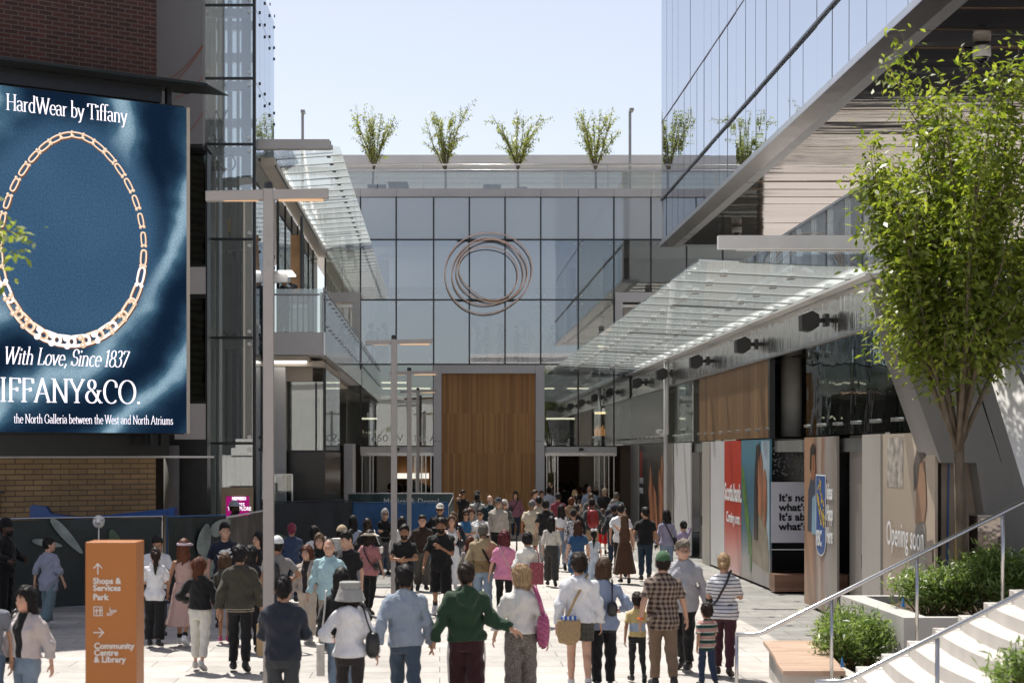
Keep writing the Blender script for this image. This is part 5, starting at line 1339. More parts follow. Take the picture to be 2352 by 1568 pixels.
def shrub(label, loc, w, h, n, seed, stem=.35):
    rng = np.random.default_rng(seed); loc = Vector(loc)
    t = thing('shrub', label, 'shrub', loc, 'feathery green shrubs in the planters')
    st = MB(); pts = []; dirs = []
    for k in range(26):
        a = rng.uniform(0, 2*math.pi); r_ = w*math.sqrt(rng.uniform(0,1))
        top = loc + Vector((math.cos(a)*r_, math.sin(a)*r_*.9, h*(1-.45*(r_/w)**2)*rng.uniform(.8,1.05)))
        b0 = loc + Vector((math.cos(a)*r_*.35, math.sin(a)*r_*.35, -.05))
        mid = b0.lerp(top, .5) + Vector(rng.normal(0, .03, 3))
        st.tube([b0, mid, top], [.012,.008,.003], 4)
        for q_ in range(n//26):
            u = rng.uniform(stem, 1.02)**.8
            p = (b0.lerp(mid, u*2) if u < .5 else mid.lerp(top, u*2-1)) + Vector(rng.normal(0, .07+.05*(1-u), 3))
            pts.append(p); dirs.append((rng.normal(0,.7), rng.normal(0,.7), rng.uniform(-.1,.9)))
    st.build('stems', mat('shrub_stem', (.16,.11,.05), .8), t)
    leaves('foliage', pts, .115, .20, L_BUSH, t, rng, droop=-.2, dirs=dirs)
shrub('pale feathery shrub in the low bed beside the bench', (5.42, 21.4, .36), .52, .62, 3200, 1)
shrub('smaller feathery shrub in the low bed against the tall planter', (5.55, 22.5, .36), .42, .58, 2200, 2)
shrub('feathery shrub above the blue tag on the tall planter', (6.62, 22.2, .98), .55, .58, 3000, 3)
shrub('bushiest feathery shrub in front of the tree trunk', (7.30, 21.9, .98), .62, .82, 4200, 4)
shrub('dark feathery shrub between the tree trunk and the steel bin', (7.75, 22.6, .98), .50, .80, 2600, 5)
shrub('thin stemmed shrub behind the steel handrail post on the tall planter', (8.25, 21.9, .98), .42, .66, 1800, 6, stem=.6)
shrub('small shrub growing low on the pale stone steps', (DX(2338,14.5), 14.5, .95), .26, .36, 900, 7)
for k, (x, y, dd) in enumerate(((1935,1508,19.9), (2075,1372,22.0))):
    p = P(x, y, dd)
    tag(MB().prism([p+Vector((-.022,0,-.12)), p+Vector((.024,0,-.12)), p+Vector((0,0,.0))], (0,.03,0)).build('plant_tag', mat('bright_blue_tag', (.02,.16,.42), .4)), ['blue plant tag in the low bed', 'blue plant tag in the tall planter'][k], 'plant tag', 'blue plant tags')
vase_tree('street_tree', 'multi stemmed green street tree in the tall planter', (DX(2217,22.7), 22.7, .95), 2.45, 7.15, .44, 16, .075, 27000, .135, L_TREE, 8, n_sub=10, ratio=.40, lo=.42, fill=.10)
# a twig of a tree beside the camera reaching in at the left edge
tw_ = thing('near_tree', 'leafy twig of a near tree crossing the advert screen', 'tree', (-4.3, 13, 0))
rng = np.random.default_rng(4)
MB().tube([(-4.6,13,0),(-4.6,13,2.6),(-4.3,13,4.2)], [.07,.06,.03], 8).tube([(-4.3,13,4.2),(-3.9,13,4.75),(-3.45,13,4.86),(-3.22,13,4.8)], [.03,.015,.008,.004], 6).build('trunk', BARK, tw_, smooth=True)
pts = []
for k in range(130):
    u = rng.uniform(0,1); pts.append((-3.75+.45*u+rng.normal(0,.05), 13+rng.normal(0,.2), 4.72+.07*u+rng.normal(0,.10)))
leaves('crown', pts, .10, .45, L_TREE, tw_, rng)
# ------------------------------------------------------------------ people: signed-distance bodies meshed with surface nets
def grid(lo, hi, h):
    ax = [np.arange(lo[i], hi[i] + h, h, dtype=np.float32) for i in range(3)]
    return ax, np.meshgrid(*ax, indexing='ij')
def nets(v, ax):
    s = v < 0
    nx, ny, nz = v.shape
    acc = np.zeros((nx-1, ny-1, nz-1, 3), np.float32); cnt = np.zeros((nx-1, ny-1, nz-1), np.float32)
    C = lambda a, i, j, k: a[i:nx-1+i, j:ny-1+j, k:nz-1+k]
    for axis in range(3):
        for p in range(2):
            for q in range(2):
                o0 = [0,0,0]; o1 = [0,0,0]
                oth = [a for a in range(3) if a != axis]
                o0[oth[0]] = o1[oth[0]] = p; o0[oth[1]] = o1[oth[1]] = q; o1[axis] = 1
                a, b = C(v, *o0), C(v, *o1)
                m = C(s, *o0) != C(s, *o1)
                t = np.where(m, a / np.where(m, a - b, 1), 0)
                cnt += m
                for c in range(3):
                    acc[..., c] += m * (t if c == axis else o0[c])
    mask = cnt > 0
    idx = -np.ones(mask.shape, np.int32); n = int(mask.sum()); idx[mask] = np.arange(n)
    I, J, K = np.nonzero(mask)
    loc = acc[mask] / cnt[mask][:, None]
    h = ax[0][1] - ax[0][0]
    V = np.stack([ax[0][I], ax[1][J], ax[2][K]], 1) + loc * h
    Q = []
    d0 = s[:-1,:,:] != s[1:,:,:]
    for axis in range(3):
        sl0 = [slice(1,-1)]*3; sl1 = [slice(1,-1)]*3
        sl0[axis] = slice(0,-1); sl1[axis] = slice(1,None)
        a, b = s[tuple(sl0)], s[tuple(sl1)]
        ii = np.argwhere(a != b)
        if not len(ii): continue
        flip = a[tuple(ii.T)]
        c = ii + 1; c[:, axis] -= 1
        u, w = (axis+1) % 3, (axis+2) % 3
        def at(du, dw):
            e = c.copy(); e[:, u] -= du; e[:, w] -= dw
            return idx[e[:,0], e[:,1], e[:,2]]
        q = np.stack([at(1,1), at(0,1), at(0,0), at(1,0)], 1)
        q[~flip] = q[~flip][:, ::-1]
        Q.append(q)
    return V, (np.concatenate(Q) if Q else np.zeros((0,4), np.int32))
def mesh_np(name, V, Q, mi=None, smooth=True):
    me = bpy.data.meshes.new(name)
    me.vertices.add(len(V)); me.vertices.foreach_set('co', np.ascontiguousarray(V, np.float32).reshape(-1))
    me.loops.add(len(Q)*4); me.loops.foreach_set('vertex_index', np.ascontiguousarray(Q, np.int32).reshape(-1))
    me.polygons.add(len(Q)); me.polygons.foreach_set('loop_start', np.arange(0, len(Q)*4, 4, dtype=np.int32))
    if mi is not None: me.polygons.foreach_set('material_index', np.ascontiguousarray(mi, np.int32))
    me.polygons.foreach_set('use_smooth', np.full(len(Q), smooth))
    me.update(calc_edges=True)
    return me
def smin(a, b, k):
    h = np.maximum(k - np.abs(a - b), 0) / k
    return np.minimum(a, b) - h*h*k*.25
def rcone(G, a, b, r1, r2):
    X, Y, Z = G; a = np.asarray(a, np.float32); d = np.asarray(b, np.float32) - a; L2 = float(d @ d) + 1e-9
    x, y, z = X-a[0], Y-a[1], Z-a[2]
    t = np.clip((x*d[0] + y*d[1] + z*d[2]) / L2, 0, 1)
    return np.sqrt((x-t*d[0])**2 + (y-t*d[1])**2 + (z-t*d[2])**2) - (r1 + (r2-r1)*t)
def ellip(G, c, r):
    X, Y, Z = G
    k = np.sqrt(((X-c[0])/r[0])**2 + ((Y-c[1])/r[1])**2 + ((Z-c[2])/r[2])**2)
    return (k - 1) * min(r)
def loft(G, rows, ease=0.0, xs=1.0):
    X, Y, Z = G; z = Z[0,0,:]
    R_ = np.array(rows, np.float32)
    w = np.interp(z, R_[:,0], R_[:,1])*xs + ease; dd = np.interp(z, R_[:,0], R_[:,2])*xs + ease; yc = np.interp(z, R_[:,0], R_[:,3])
    xc = np.interp(z, R_[:,0], R_[:,4]) if R_.shape[1] > 4 else 0
    k = np.sqrt(((X-xc)/w)**2 + ((Y-yc)/dd)**2)
    return np.maximum((k-1)*np.minimum(w, dd), np.maximum(R_[0,0]-Z, Z-R_[-1,0]))
def ik(S, T, a, b, hint):
    S, T = Vector(S), Vector(T); d = T - S; L = min(d.length, (a+b)*.995); d = d.normalized()
    T = S + d*L
    x = (a*a - b*b + L*L) / (2*L); hgt = math.sqrt(max(a*a - x*x, 0))
    n = Vector(hint); n = n - d*n.dot(d); n.normalize()
    return S + d*x + n*hgt, T

def make_head(h):
    ax, G = grid((-.115,-.15,-.165), (.115,.135,.15), h); X, Y, Z = G
    v = ellip(G, (0,.012,.025), (.076,.096,.108))
    v = smin(v, ellip(G, (0,-.028,-.042), (.060,.066,.074)), .05)
    v = smin(v, ellip(G, (0,-.066,-.096), (.026,.024,.020)), .04)
    for s in (-1, 1):
        v = smin(v, ellip(G, (s*.037,-.062,-.028), (.026,.024,.024)), .03)
        sock = ellip(G, (s*.031,-.097,.006), (.021,.016,.013))
        v = -smin(-v, sock, .02)
        v = smin(v, ellip(G, (s*.031,-.080,.003), (.016,.012,.010)), .008)
        v = smin(v, rcone(G, (s*.012,-.090,.026), (s*.05,-.078,.024), .008, .006), .015)
        e = np.sqrt(((X-s*.083)/.010)**2 + ((Y-.014)/.022)**2 + ((Z+.008)/.034)**2) - 1
        v = smin(v, e*.010, .012)
    v = smin(v, rcone(G, (0,-.088,.012), (0,-.112,-.030), .008, .013), .016)
    v = smin(v, ellip(G, (0,-.100,-.034), (.019,.012,.010)), .010)
    v = smin(v, ellip(G, (0,-.087,-.064), (.024,.013,.006)), .010)
    v = smin(v, ellip(G, (0,-.085,-.076), (.020,.012,.006)), .010)
    v = smin(v, rcone(G, (0,.012,-.06), (0,.022,-.16), .054, .054), .03)
    V, Q = nets(v, ax); mi = np.zeros(len(Q), np.int32)
    def add(c, r, m, n=8):
        nonlocal V, Q, mi
        a2, G2 = grid([c[i]-r[i]-.004 for i in range(3)], [c[i]+r[i]+.004 for i in range(3)], .0028)
        V2, Q2 = nets(ellip(G2, c, r), a2)
        Q = np.concatenate([Q, Q2+len(V)]); V = np.concatenate([V, V2]); mi = np.concatenate([mi, np.full(len(Q2), m, np.int32)])
    for s in (-1, 1):
        add((s*.031,-.0905,.003), (.0105,.005,.0042), 1)
        add((s*.033,-.093,.027), (.016,.006,.0034), 2)
    add((0,-.0985,-.067), (.021,.006,.0052), 3)
    add((0,-.0955,-.0765), (.017,.005,.0045), 3)
    return V, Q, mi
HEADS = {'n': make_head(.0068), 'f': make_head(.0125)}
def make_hand(h, curl):
    ax, G = grid((-.05,-.085,-.20), (.075,.06,.03), h)
    v = ellip(G, (.004,0,-.052), (.017,.041,.052))
    v = smin(v, rcone(G, (0,0,.02), (0,0,-.03), .024, .022), .02)
    for k, (y, L) in enumerate(((-.029,.070),(-.010,.080),(.010,.074),(.028,.058))):
        p = np.array((.002, y*.9, -.088)); a = curl[0]*(1+.12*k)
        for seg, (l, r) in enumerate(((.45,.0095),(.32,.0085),(.25,.0075))):
            d = np.array((math.sin(a), .12*y/.03*.5, -math.cos(a))); q = p + d*L*l
            v = smin(v, rcone(G, p, q, r, r*.92), .006); p = q; a += curl[1]
    p = np.array((.008,-.028,-.025)); q = np.array((.022,-.058,-.055)); r = np.array((.036,-.064,-.088))
    v = smin(v, rcone(G, p, q, .013, .0105), .012); v = smin(v, rcone(G, q, r, .0105, .008), .006)
    return nets(v, ax)
HANDS = {('n','r'): make_hand(.0052, (.25,.35)), ('n','g'): make_hand(.0052, (.7,.85)), ('f','r'): make_hand(.0075, (.25,.35)), ('f','g'): make_hand(.0075, (.7,.85))}
def make_shoe(h):
    ax, G = grid((-.07,-.24,-.03), (.07,.11,.15), h); X, Y, Z = G
    v = ellip(G, (0,-.12,.03), (.050,.092,.050))
    v = smin(v, ellip(G, (0,.01,.035), (.042,.085,.052)), .05)
    v = smin(v, rcone(G, (0,.02,.05), (0,.02,.10), .044, .042), .03)
    v = np.maximum(np.maximum(v, -Z), Z-.11)
    return nets(v, ax)
SHOE = {'n': make_shoe(.011), 'f': make_shoe(.018)}

# fabrics ---------------------------------------------------------------------------------
def cloth(col, pat='plain', col2=None, sc=1.0):
    key = ('cloth', tuple(round(c, 4) for c in col), pat, tuple(col2) if col2 else None, sc)
    if key in CACHE: return CACHE[key]
    m, nt, out = newmat('cloth_' + pat)
    b = N(nt, 'BsdfPrincipled'); b.inputs['Roughness'].default_value = .82; b.inputs['Sheen Weight'].default_value = .15; b.inputs['Specular IOR Level'].default_value = .25
    tc = N(nt, 'TexCoord'); sp = N(nt, 'SeparateXYZ'); nt.links.new(tc.outputs['Object'], sp.inputs[0])
    def mth(op, a, c=None):
        n = N(nt, 'Math', operation=op)
        for i, q in enumerate((a, c)):
            if q is None: continue
            if isinstance(q, (int, float)): n.inputs[i].default_value = q
            else: nt.links.new(q, n.inputs[i])
        return n.outputs[0]
    def noise(s, det=3):
        n = N(nt, 'TexNoise'); n.inputs['Scale'].default_value = s; n.inputs['Detail'].default_value = det; nt.links.new(tc.outputs['Object'], n.inputs['Vector']); return n.outputs['Fac']
    def band(o, per, duty):
        return mth('LESS_THAN', mth('FRACT', mth('DIVIDE', o, per)), duty)
    cA = N(nt, 'RGB'); cA.outputs[0].default_value = rgba(col); base = cA.outputs[0]
    def mixc(f, a, c2):
        mx = N(nt, 'MixRGB'); nt.links.new(f, mx.inputs[0]); nt.links.new(a, mx.inputs[1])
        if isinstance(c2, tuple): mx.inputs[2].default_value = rgba(c2)
        else: nt.links.new(c2, mx.inputs[2])
        return mx.outputs[0]
    X, Y, Z = (sp.outputs[k] for k in 'XYZ')
    if pat == 'stripe': base = mixc(band(Z, .052*sc, .28), base, col2)
    elif pat == 'pin': base = mixc(band(mth('ADD', X, mth('MULTIPLY', Y, .6)), .022*sc, .4), base, col2)
    elif pat == 'rib': base = mixc(band(X, .03, .35), base, col2)
    elif pat == 'plaid':
        f = mth('ADD', mth('MULTIPLY', band(mth('ADD', X, mth('MULTIPLY', Y, .5)), .062, .52), .5), mth('MULTIPLY', band(Z, .062, .52), .5))
        base = mixc(f, base, col2)
    elif pat == 'rugby':
        base = mixc(band(Z, .165, .40), base, col2); base = mixc(band(mth('ADD', Z, .062), .165, .10), base, (.42,.06,.06)); base = mixc(band(mth('ADD', Z, .030), .165, .10), base, (.42,.06,.06))
    elif pat == 'block':
        f = mth('LESS_THAN', Z, sc); base = mixc(f, base, col2)
    elif pat == 'chest':
        f = mth('MULTIPLY', mth('LESS_THAN', Z, 1.22), mth('GREATER_THAN', Z, 1.05)); base = mixc(f, base, col2)
    elif pat == 'print':
        f = mth('GREATER_THAN', noise(26*sc, 2), .52); base = mixc(f, base, col2)
    elif pat == 'speck':
        f = mth('GREATER_THAN', noise(70*sc, 2), .5); base = mixc(f, base, col2)
    elif pat == 'open':
        f = mth('MULTIPLY', mth('LESS_THAN', mth('ABSOLUTE', X), mth('ADD', .028, mth('MULTIPLY', mth('SUBTRACT', Z, .8), .06))), mth('LESS_THAN', Y, -.03)); base = mixc(f, base, col2)
    elif pat == 'denim':
        f = noise(5, 4); base = mixc(f, base, col2)
    mr = N(nt, 'MapRange'); mr.inputs['To Min'].default_value = .91; mr.inputs['To Max'].default_value = 1.09; nt.links.new(noise(7, 4), mr.inputs[0])
    mx = N(nt, 'MixRGB', blend_type='MULTIPLY'); mx.inputs[0].default_value = 1; nt.links.new(base, mx.inputs[1]); nt.links.new(mr.outputs[0], mx.inputs[2])
    nt.links.new(mx.outputs[0], b.inputs['Base Color'])
    bp = N(nt, 'Bump'); bp.inputs['Strength'].default_value = .65; bp.inputs['Distance'].default_value = .05
    mpf = N(nt, 'Mapping'); mpf.inputs['Scale'].default_value = (1.5, 1.5, .55); mpf.inputs['Rotation'].default_value = (.3,.5,0); nt.links.new(tc.outputs['Object'], mpf.inputs[0])
    nf = N(nt, 'TexNoise'); nf.inputs['Scale'].default_value = 7; nf.inputs['Detail'].default_value = 3; nf.inputs['Distortion'].default_value = 1.2; nt.links.new(mpf.outputs[0], nf.inputs['Vector'])
    nt.links.new(nf.outputs['Fac'], bp.inputs['Height']); nt.links.new(bp.outputs[0], b.inputs['Normal'])
    nt.links.new(b.outputs[0], out.inputs[0]); CACHE[key] = m
    return m
def hairmat(col):
    key = ('hair', tuple(col))
    if key in CACHE: return CACHE[key]
    m, nt, out = newmat('hair')
    b = N(nt, 'BsdfPrincipled'); b.inputs['Roughness'].default_value = .55; b.inputs['Specular IOR Level'].default_value = .22
    tc = N(nt, 'TexCoord'); mp = N(nt, 'Mapping'); mp.inputs['Scale'].default_value = (90, 90, 7); nt.links.new(tc.outputs['Object'], mp.inputs[0])
    nz = N(nt, 'TexNoise'); nz.inputs['Scale'].default_value = 1; nz.inputs['Detail'].default_value = 4; nt.links.new(mp.outputs[0], nz.inputs['Vector'])
    rp = N(nt, 'ValToRGB'); rp.color_ramp.elements[0].position = .32; rp.color_ramp.elements[1].position = .7
    rp.color_ramp.elements[0].color = rgba(tuple(c*.5 for c in col)); rp.color_ramp.elements[1].color = rgba(tuple(min(1, c*1.6) for c in col))
    nt.links.new(nz.outputs['Fac'], rp.inputs[0]); nt.links.new(rp.outputs[0], b.inputs['Base Color'])
    bp = N(nt, 'Bump'); bp.inputs['Strength'].default_value = .7; bp.inputs['Distance'].default_value = .006
    nt.links.new(nz.outputs['Fac'], bp.inputs['Height']); nt.links.new(bp.outputs[0], b.inputs['Normal'])
    nt.links.new(b.outputs[0], out.inputs[0]); CACHE[key] = m
    return m
SKIN = {}
for k, c in (('l', (.56,.33,.235)), ('m', (.46,.26,.165)), ('t', (.33,.17,.10)), ('d', (.075,.038,.024))):
    s_m = mat('skin_' + k, c, .5, var=.10, vscale=14, spec=.4)
    for nd in s_m.node_tree.nodes:
        if nd.type == 'BSDF_PRINCIPLED':
            nd.inputs['Subsurface Weight'].default_value = .12; nd.inputs['Subsurface Radius'].default_value = (.02,.008,.004); nd.inputs['Subsurface Scale'].default_value = .6
    SKIN[k] = (s_m, mat('lips_' + k, (c[0]*.85, c[1]*.5, c[2]*.5), .4))
EYEM = mat('eye', (.03,.022,.018), .15)
LEATH = mat('black_leather', (.012,.012,.013), .35, bump=.3, bscale=30)
BLK, NAV, WHT, CRM = (.010,.010,.011), (.014,.017,.030), (.68,.67,.66), (.58,.53,.44)
DEN, DDEN, LDEN = (.085,.13,.20), (.022,.036,.065), (.27,.35,.43)
HB, HD, HBR, HAU, HBL, HGR, HSV = (.012,.010,.010), (.025,.016,.012), (.075,.042,.024), (.10,.033,.016), (.36,.24,.13), (.16,.15,.14), (.48,.46,.44)

TOPS = {  # sleeve (0 none, 1 elbow, 2 wrist), ease, hem, name
    'tee': (.95, .014, .83, 'shirt'), 'over': (1.15, .030, .80, 'shirt'), 'long': (2, .016, .84, 'sweater'), 'loose': (2, .032, .80, 'shirt'), 'tunic': (1.5, .04, .70, 'shirt'),
    'tank': (0, .008, .84, 'vest'), 'croptank': (0, .007, 1.08, 'vest'), 'crop': (.9, .014, 1.13, 'shirt'), 'cropl': (2, .018, 1.02, 'sweater'),
    'hoodie': (2, .036, .88, 'hoodie'), 'jacket': (2, .036, .85, 'jacket'), 'cropj': (2, .045, .95, 'jacket'), 'shirt': (2, .022, .78, 'shirt'), 'sshirt': (1.05, .026, .76, 'shirt'),
    'dress': (.5, .012, .42, 'dress'), 'tdress': (.9, .012, .52, 'dress'), 'sweat': (2, .026, .84, 'sweater'), 'polo': (.95, .016, .82, 'shirt')}
SEED = [0]
def person(x, y, d, h, yaw, label, hair=('short', HB), top=('tee', BLK), bot=('slim', BLK), sex='m', skin='m', ph=0.0, arms=('d','d'), hat=None, shoes=(.03,.03,.03), fat=1.0, head=(0,0), child=False, glasses=None, beard=None, z=0.0, inner=None, socks=None, extra=None, lean=0.0, shoe_kind='shoe', group='people in the plaza crowd'):
    SEED[0] += 1; rng = np.random.default_rng(SEED[0]*17+3)
    lod = 'n' if d < 27 else 'f'
    hs = .017 if d < 24 else (.020 if d < 34 else .026)
    t = thing('person', label, 'person', (DX(x, d), d, z), group)
    t.rotation_euler = (0, 0, R(yaw)); t.scale = (h/1.72,)*3
    fem = sex == 'f'
    hsc = 1.055 + (.28 if h < 1.15 else .18 if h < 1.4 else 0) + (.03 if fem else 0)
    sw = (.154 if fem else .174)*(1+.25*(fat-1)); f_ = .9 if fem else 1.0
    # joints
    pel = Vector((0,0,.90)); J = {}
    for sd, sg in (('L', 1), ('R', -1)):
        a = .40*ph*sg; bend = (.12 + .10*abs(ph)) if a >= 0 else (.15 + 1.0*abs(a))
        if ph == 0: bend = .06 if sg > 0 else .02
        hip = Vector((sg*.088, 0, .90))
        knee = hip + Vector((sg*.008, -math.sin(a), -math.cos(a)))*.425
        s2 = a - bend
        ank = knee + Vector((sg*.004, -math.sin(s2), -math.cos(s2)))*.395
        pitch = max(0, -s2*1.05) if a < 0 else -.12*ph*sg*.5
        J[sd] = (hip, knee, ank, pitch)
    def sole(sd):
        hip, knee, ank, pitch = J[sd]
        M = Matrix.Translation(ank) @ Matrix.Rotation(pitch, 4, 'X')
        return min((M @ Vector((0,yy,-.082))).z for yy in (.08,-.20))
    dz = -min(sole('L'), sole('R'))
    up = Vector((0,0,dz))
    J = {k: (a+up, b+up, c+up, p) for k, (a,b,c,p) in J.items()}
    oz = dz - 0.0
    def T3(p): return Vector(p) + up + Vector((0, -lean*(p[2]-.9), 0))
    arm = {}
    for i, (sd, sg) in enumerate((('L', 1), ('R', -1))):
        S = T3((sg*sw, .005, 1.36)); k = arms[i]
        g_ = 'r'; hint = (sg*.5, 1, -.2)
        if k == 'd': tg = S + Vector((sg*(.085+.045*(fat>1.04)+(TOPS[top[0]][1]>.03)*.035+rng.uniform(-.015,.02)), .02 - .20*(-ph*sg) - .04, -.50+rng.uniform(0,.02)))
        elif k == 'hang': tg = S + Vector((sg*.06, -.03, -.52))
        elif k == 'fold': tg = T3((-sg*.10, -.20, 1.13+.03*sg)); hint = (sg*1, .1, -.6)
        elif k == 'front': tg = T3((sg*.035, -.24, 1.10)); hint = (sg*1, .3, -.6)
        elif k == 'chest': tg = T3((-sg*.01, -.17, 1.22)); hint = (sg*1, .2, -.9)
        elif k == 'phone': tg = T3((sg*.105, -.06, 1.56)); hint = (sg*.6, -.6, -.8); g_ = 'g'
        elif k == 'brow': tg = T3((sg*.09, -.11, 1.66)); hint = (sg*1, -.2, .1)
        elif k == 'hold': tg = T3((sg*.10, -.30, 1.12)); hint = (sg*.7, .6, -.6); g_ = 'g'
        elif k == 'strap': tg = T3((sg*.12, -.16, 1.20)); hint = (sg*1, .3, -.6); g_ = 'g'
        elif k == 'hip': tg = T3((sg*.17, -.02, 1.0)); hint = (sg*1, .3, 0)
        elif k == 'bent': tg = S + Vector((sg*.10, -.20, -.30)); hint = (sg*.8, 1, -.3); g_ = 'g'
        elif k == 'back': tg = T3((sg*.05, .17, 1.02)); hint = (sg*1, .4, 0)
        else: tg = T3(k); hint = (sg*.6, .3, -1)
        E, W = ik(S, tg, .275, .245, hint)
        arm[sd] = (S, E, W, g_)
    male_rows = [(.80,.15,.105,0),(.92,.165,.118,.008),(1.05,.148,.105,.0),(1.18,.155,.112,-.004),(1.30,.172,.118,.0),(1.36,.168,.100,.006),(1.405,.125,.082,.012),(1.45,.078,.066,.012),(1.48,.058,.058,.012)]
    fem_rows = [(.80,.155,.105,.01),(.91,.172,.122,.012),(1.06,.122,.090,.0),(1.17,.133,.103,-.006),(1.27,.150,.122,-.014),(1.35,.148,.092,.004),(1.395,.110,.074,.012),(1.44,.068,.060,.012),(1.47,.052,.052,.012)]
    rows = [(z_+oz, w*fat, dp*(fat*1.05 if fat > 1 else fat), yc - lean*(z_-.9) - (.03*(fat-1.0)/.2 if (fat > 1 and 1.0 < z_ < 1.25) else 0)) for z_, w, dp, yc in (fem_rows if fem else male_rows)]
    lo = np.array((-.45,-.42,-.02)); hi = np.array((.45,.42,1.75+oz))
    pts = [p for k in arm for p in arm[k][:3]] + [p for k in J for p in J[k][:3]]
    bx0 = min(p.x for p in pts)-.16; bx1 = max(p.x for p in pts)+.16; by0 = min(min(p.y for p in pts)-.16, -.24); by1 = max(max(p.y for p in pts)+.16, .22)
    sk, lipm = SKIN[skin]
    # --- body: one skin surface under the clothes
    ax, G = grid((bx0,by0,-.02), (bx1,by1,1.50+oz), hs)
    v = loft(G, rows, -.014)
    nk0, nk1 = T3((0,.012,1.40)), T3((0,-.002,1.54)); nr = .050*(hsc if child else 1)*f_
    v = smin(v, rcone(G, nk0, nk1, nr*1.1, nr), .04)
    for sd in 'LR':
        S, E, W, _ = arm[sd]
        ca = .84 if TOPS[top[0]][0] == 2 else 1.0; cl = .72 if bot[0] in ('slim','reg','wide','crop') else 1.0
        v = smin(v, rcone(G, S, E, .046*f_*fat**.6*ca, .037*f_*fat**.5*ca), .035); v = smin(v, rcone(G, E, W, .038*f_*fat**.5*ca, .0255*f_), .012)
        hip, kn, an, _ = J[sd]
        v = smin(v, rcone(G, hip, kn, .078*fat**.5*cl, .052*cl), .03); v = smin(v, rcone(G, kn, an, .052*cl, .033*(cl+.1 if cl<1 else 1)), .015)
        if cl == 1.0:
            mid = kn.lerp(an, .3); v = smin(v, ellip(G, mid + Vector((0,.015,0)), (.046,.05,.10)), .02)
    V, Q = nets(v, ax); mi = np.zeros(len(Q), np.int32)
    def app(V2, Q2, m2=None):
        nonlocal V, Q, mi
        Q = np.concatenate([Q, Q2+len(V)]); V = np.concatenate([V, V2]); mi = np.concatenate([mi, m2 if m2 is not None else np.zeros(len(Q2), np.int32)])
    hp = T3((0,-.014 - lean*.1, 1.60 + (hsc-1)*.10))
    HM = Matrix.Translation(hp) @ Matrix.Rotation(R(head[0]), 4, 'Z') @ Matrix.Rotation(R(head[1]), 4, 'X') @ Matrix.Scale(hsc, 4)
    def xf(M, V2): A = np.array(M); return V2 @ A[:3,:3].T + A[:3,3]
    Vh, Qh, mh = HEADS['n' if d < 40 else 'f']
    fx = np.array((.94 if fem else 1.0, 1, .97 if fem else 1.0))
    app(xf(HM, Vh*fx), Qh, mh)
    for sd, sg in (('L', 1), ('R', -1)):
        S, E, W, g_ = arm[sd]; dr = (W-E).normalized()
        med = Vector((-sg, 0, 0)) if arms[0 if sd == 'L' else 1] not in ('fold','front','chest','brow','phone') else Vector((-sg*.3, .9, .2))
        xa = (med - dr*med.dot(dr)).normalized(); za = -dr; ya = za.cross(xa)
        Vd, Qd = HANDS[(lod, g_)]; Vd = Vd.copy()
        fl = sg > 0
        # template: palm towards +x, thumb towards -y; mirror in y when the thumb would point back
        if ya.dot(Vector((0,-1,.4))) > 0 and arms[0 if sd == 'L' else 1] not in ('fold','front','chest'): Vd[:,1] *= -1; Qd = Qd[:, ::-1]
        M = Matrix((xa, ya, za)).transposed().to_4x4(); M.translation = W
        app(xf(M @ Matrix.Scale(.92*f_*hsc**.3, 4), Vd), Qd)
    hcol = hair[1] if hair else HGR
    link('body', mesh_np('body', V, Q, mi), [sk, EYEM, hairmat(hcol), lipm], t)
    # --- clothes
    pa, pb, pc = rng.uniform(0, 6, 3)
    def folds(G, amp):
        X, Y, Z = G
        return amp*(np.sin(21*Z + 3*np.sin(8*X+pa) + 2*np.sin(9*Y+pb))*np.sin(12*X + 15*Y + pc + 2*np.sin(6*Z)) + .6*np.sin(38*Z + 4*np.sin(11*X+pb) + pc)*np.sin(19*X - 9*Y + pa))
    def put(name, v, ax, m, parent=t, label=None):
        V, Q = nets(v, ax)
        if not len(Q): return None
        o = link(name, mesh_np(name, V, Q), m, parent)
        if label: o['label'] = label
        return o
    tk, tc_ = top[0], top[1]; tp = top[2] if len(top) > 2 else 'plain'; t2 = top[3] if len(top) > 3 else None; ts = top[4] if len(top) > 4 else 1.0
    if inner is not None: tp, t2 = 'open', inner
    slv, ease, hem, nm = TOPS[tk]
    dressy = tk in ('dress', 'tdress')
    trows = list(rows)
    if dressy: trows = [(hem+oz-.02, .22, .19, -.01), (.72+oz, .205*fat, .165*fat, .0)] + [r for r in rows if r[0] > .85+oz]
    else: trows = [(hem+oz-.06, rows[0][1]*1.04, rows[0][2]*1.06, 0)] + [r for r in rows if r[0] > hem+oz-.04]
    ax, G = grid((bx0-.02, by0-.02, hem+oz-.05), (bx1+.02, by1+.02, 1.56+oz), hs); X, Y, Z = G
    v = loft(G, trows, ease)
    if slv > 0:
        for sd in 'LR':
            S, E, W, _ = arm[sd]
            r0 = .044*f_*fat**.6 + ease*.6; r1 = .040*f_*fat**.5 + ease*.85; r2 = .030*f_ + ease*.75
            if slv <= 1.3:
                e = S.lerp(E, min(1, slv*.72)); s_ = rcone(G, S, E, r0, r1+.004); dv = (E-S).normalized()
                cut = (X-e.x)*dv.x + (Y-e.y)*dv.y + (Z-e.z)*dv.z
                s_ = np.maximum(s_, cut)
            else:
                en = E.lerp(W, .97 if slv == 2 else .35)
                s_ = smin(rcone(G, S, E, r0, r1), rcone(G, E, en, r1, r2), .02)
                dv = (W-E).normalized(); cut = (X-en.x)*dv.x + (Y-en.y)*dv.y + (Z-en.z)*dv.z
                s_ = np.maximum(s_, np.where((rcone(G, E, W, .08, .08) < 0), cut, -1))
            v = smin(v, s_, .012 + .045*np.clip((Z - (S.z-.13))/.12, 0, 1))
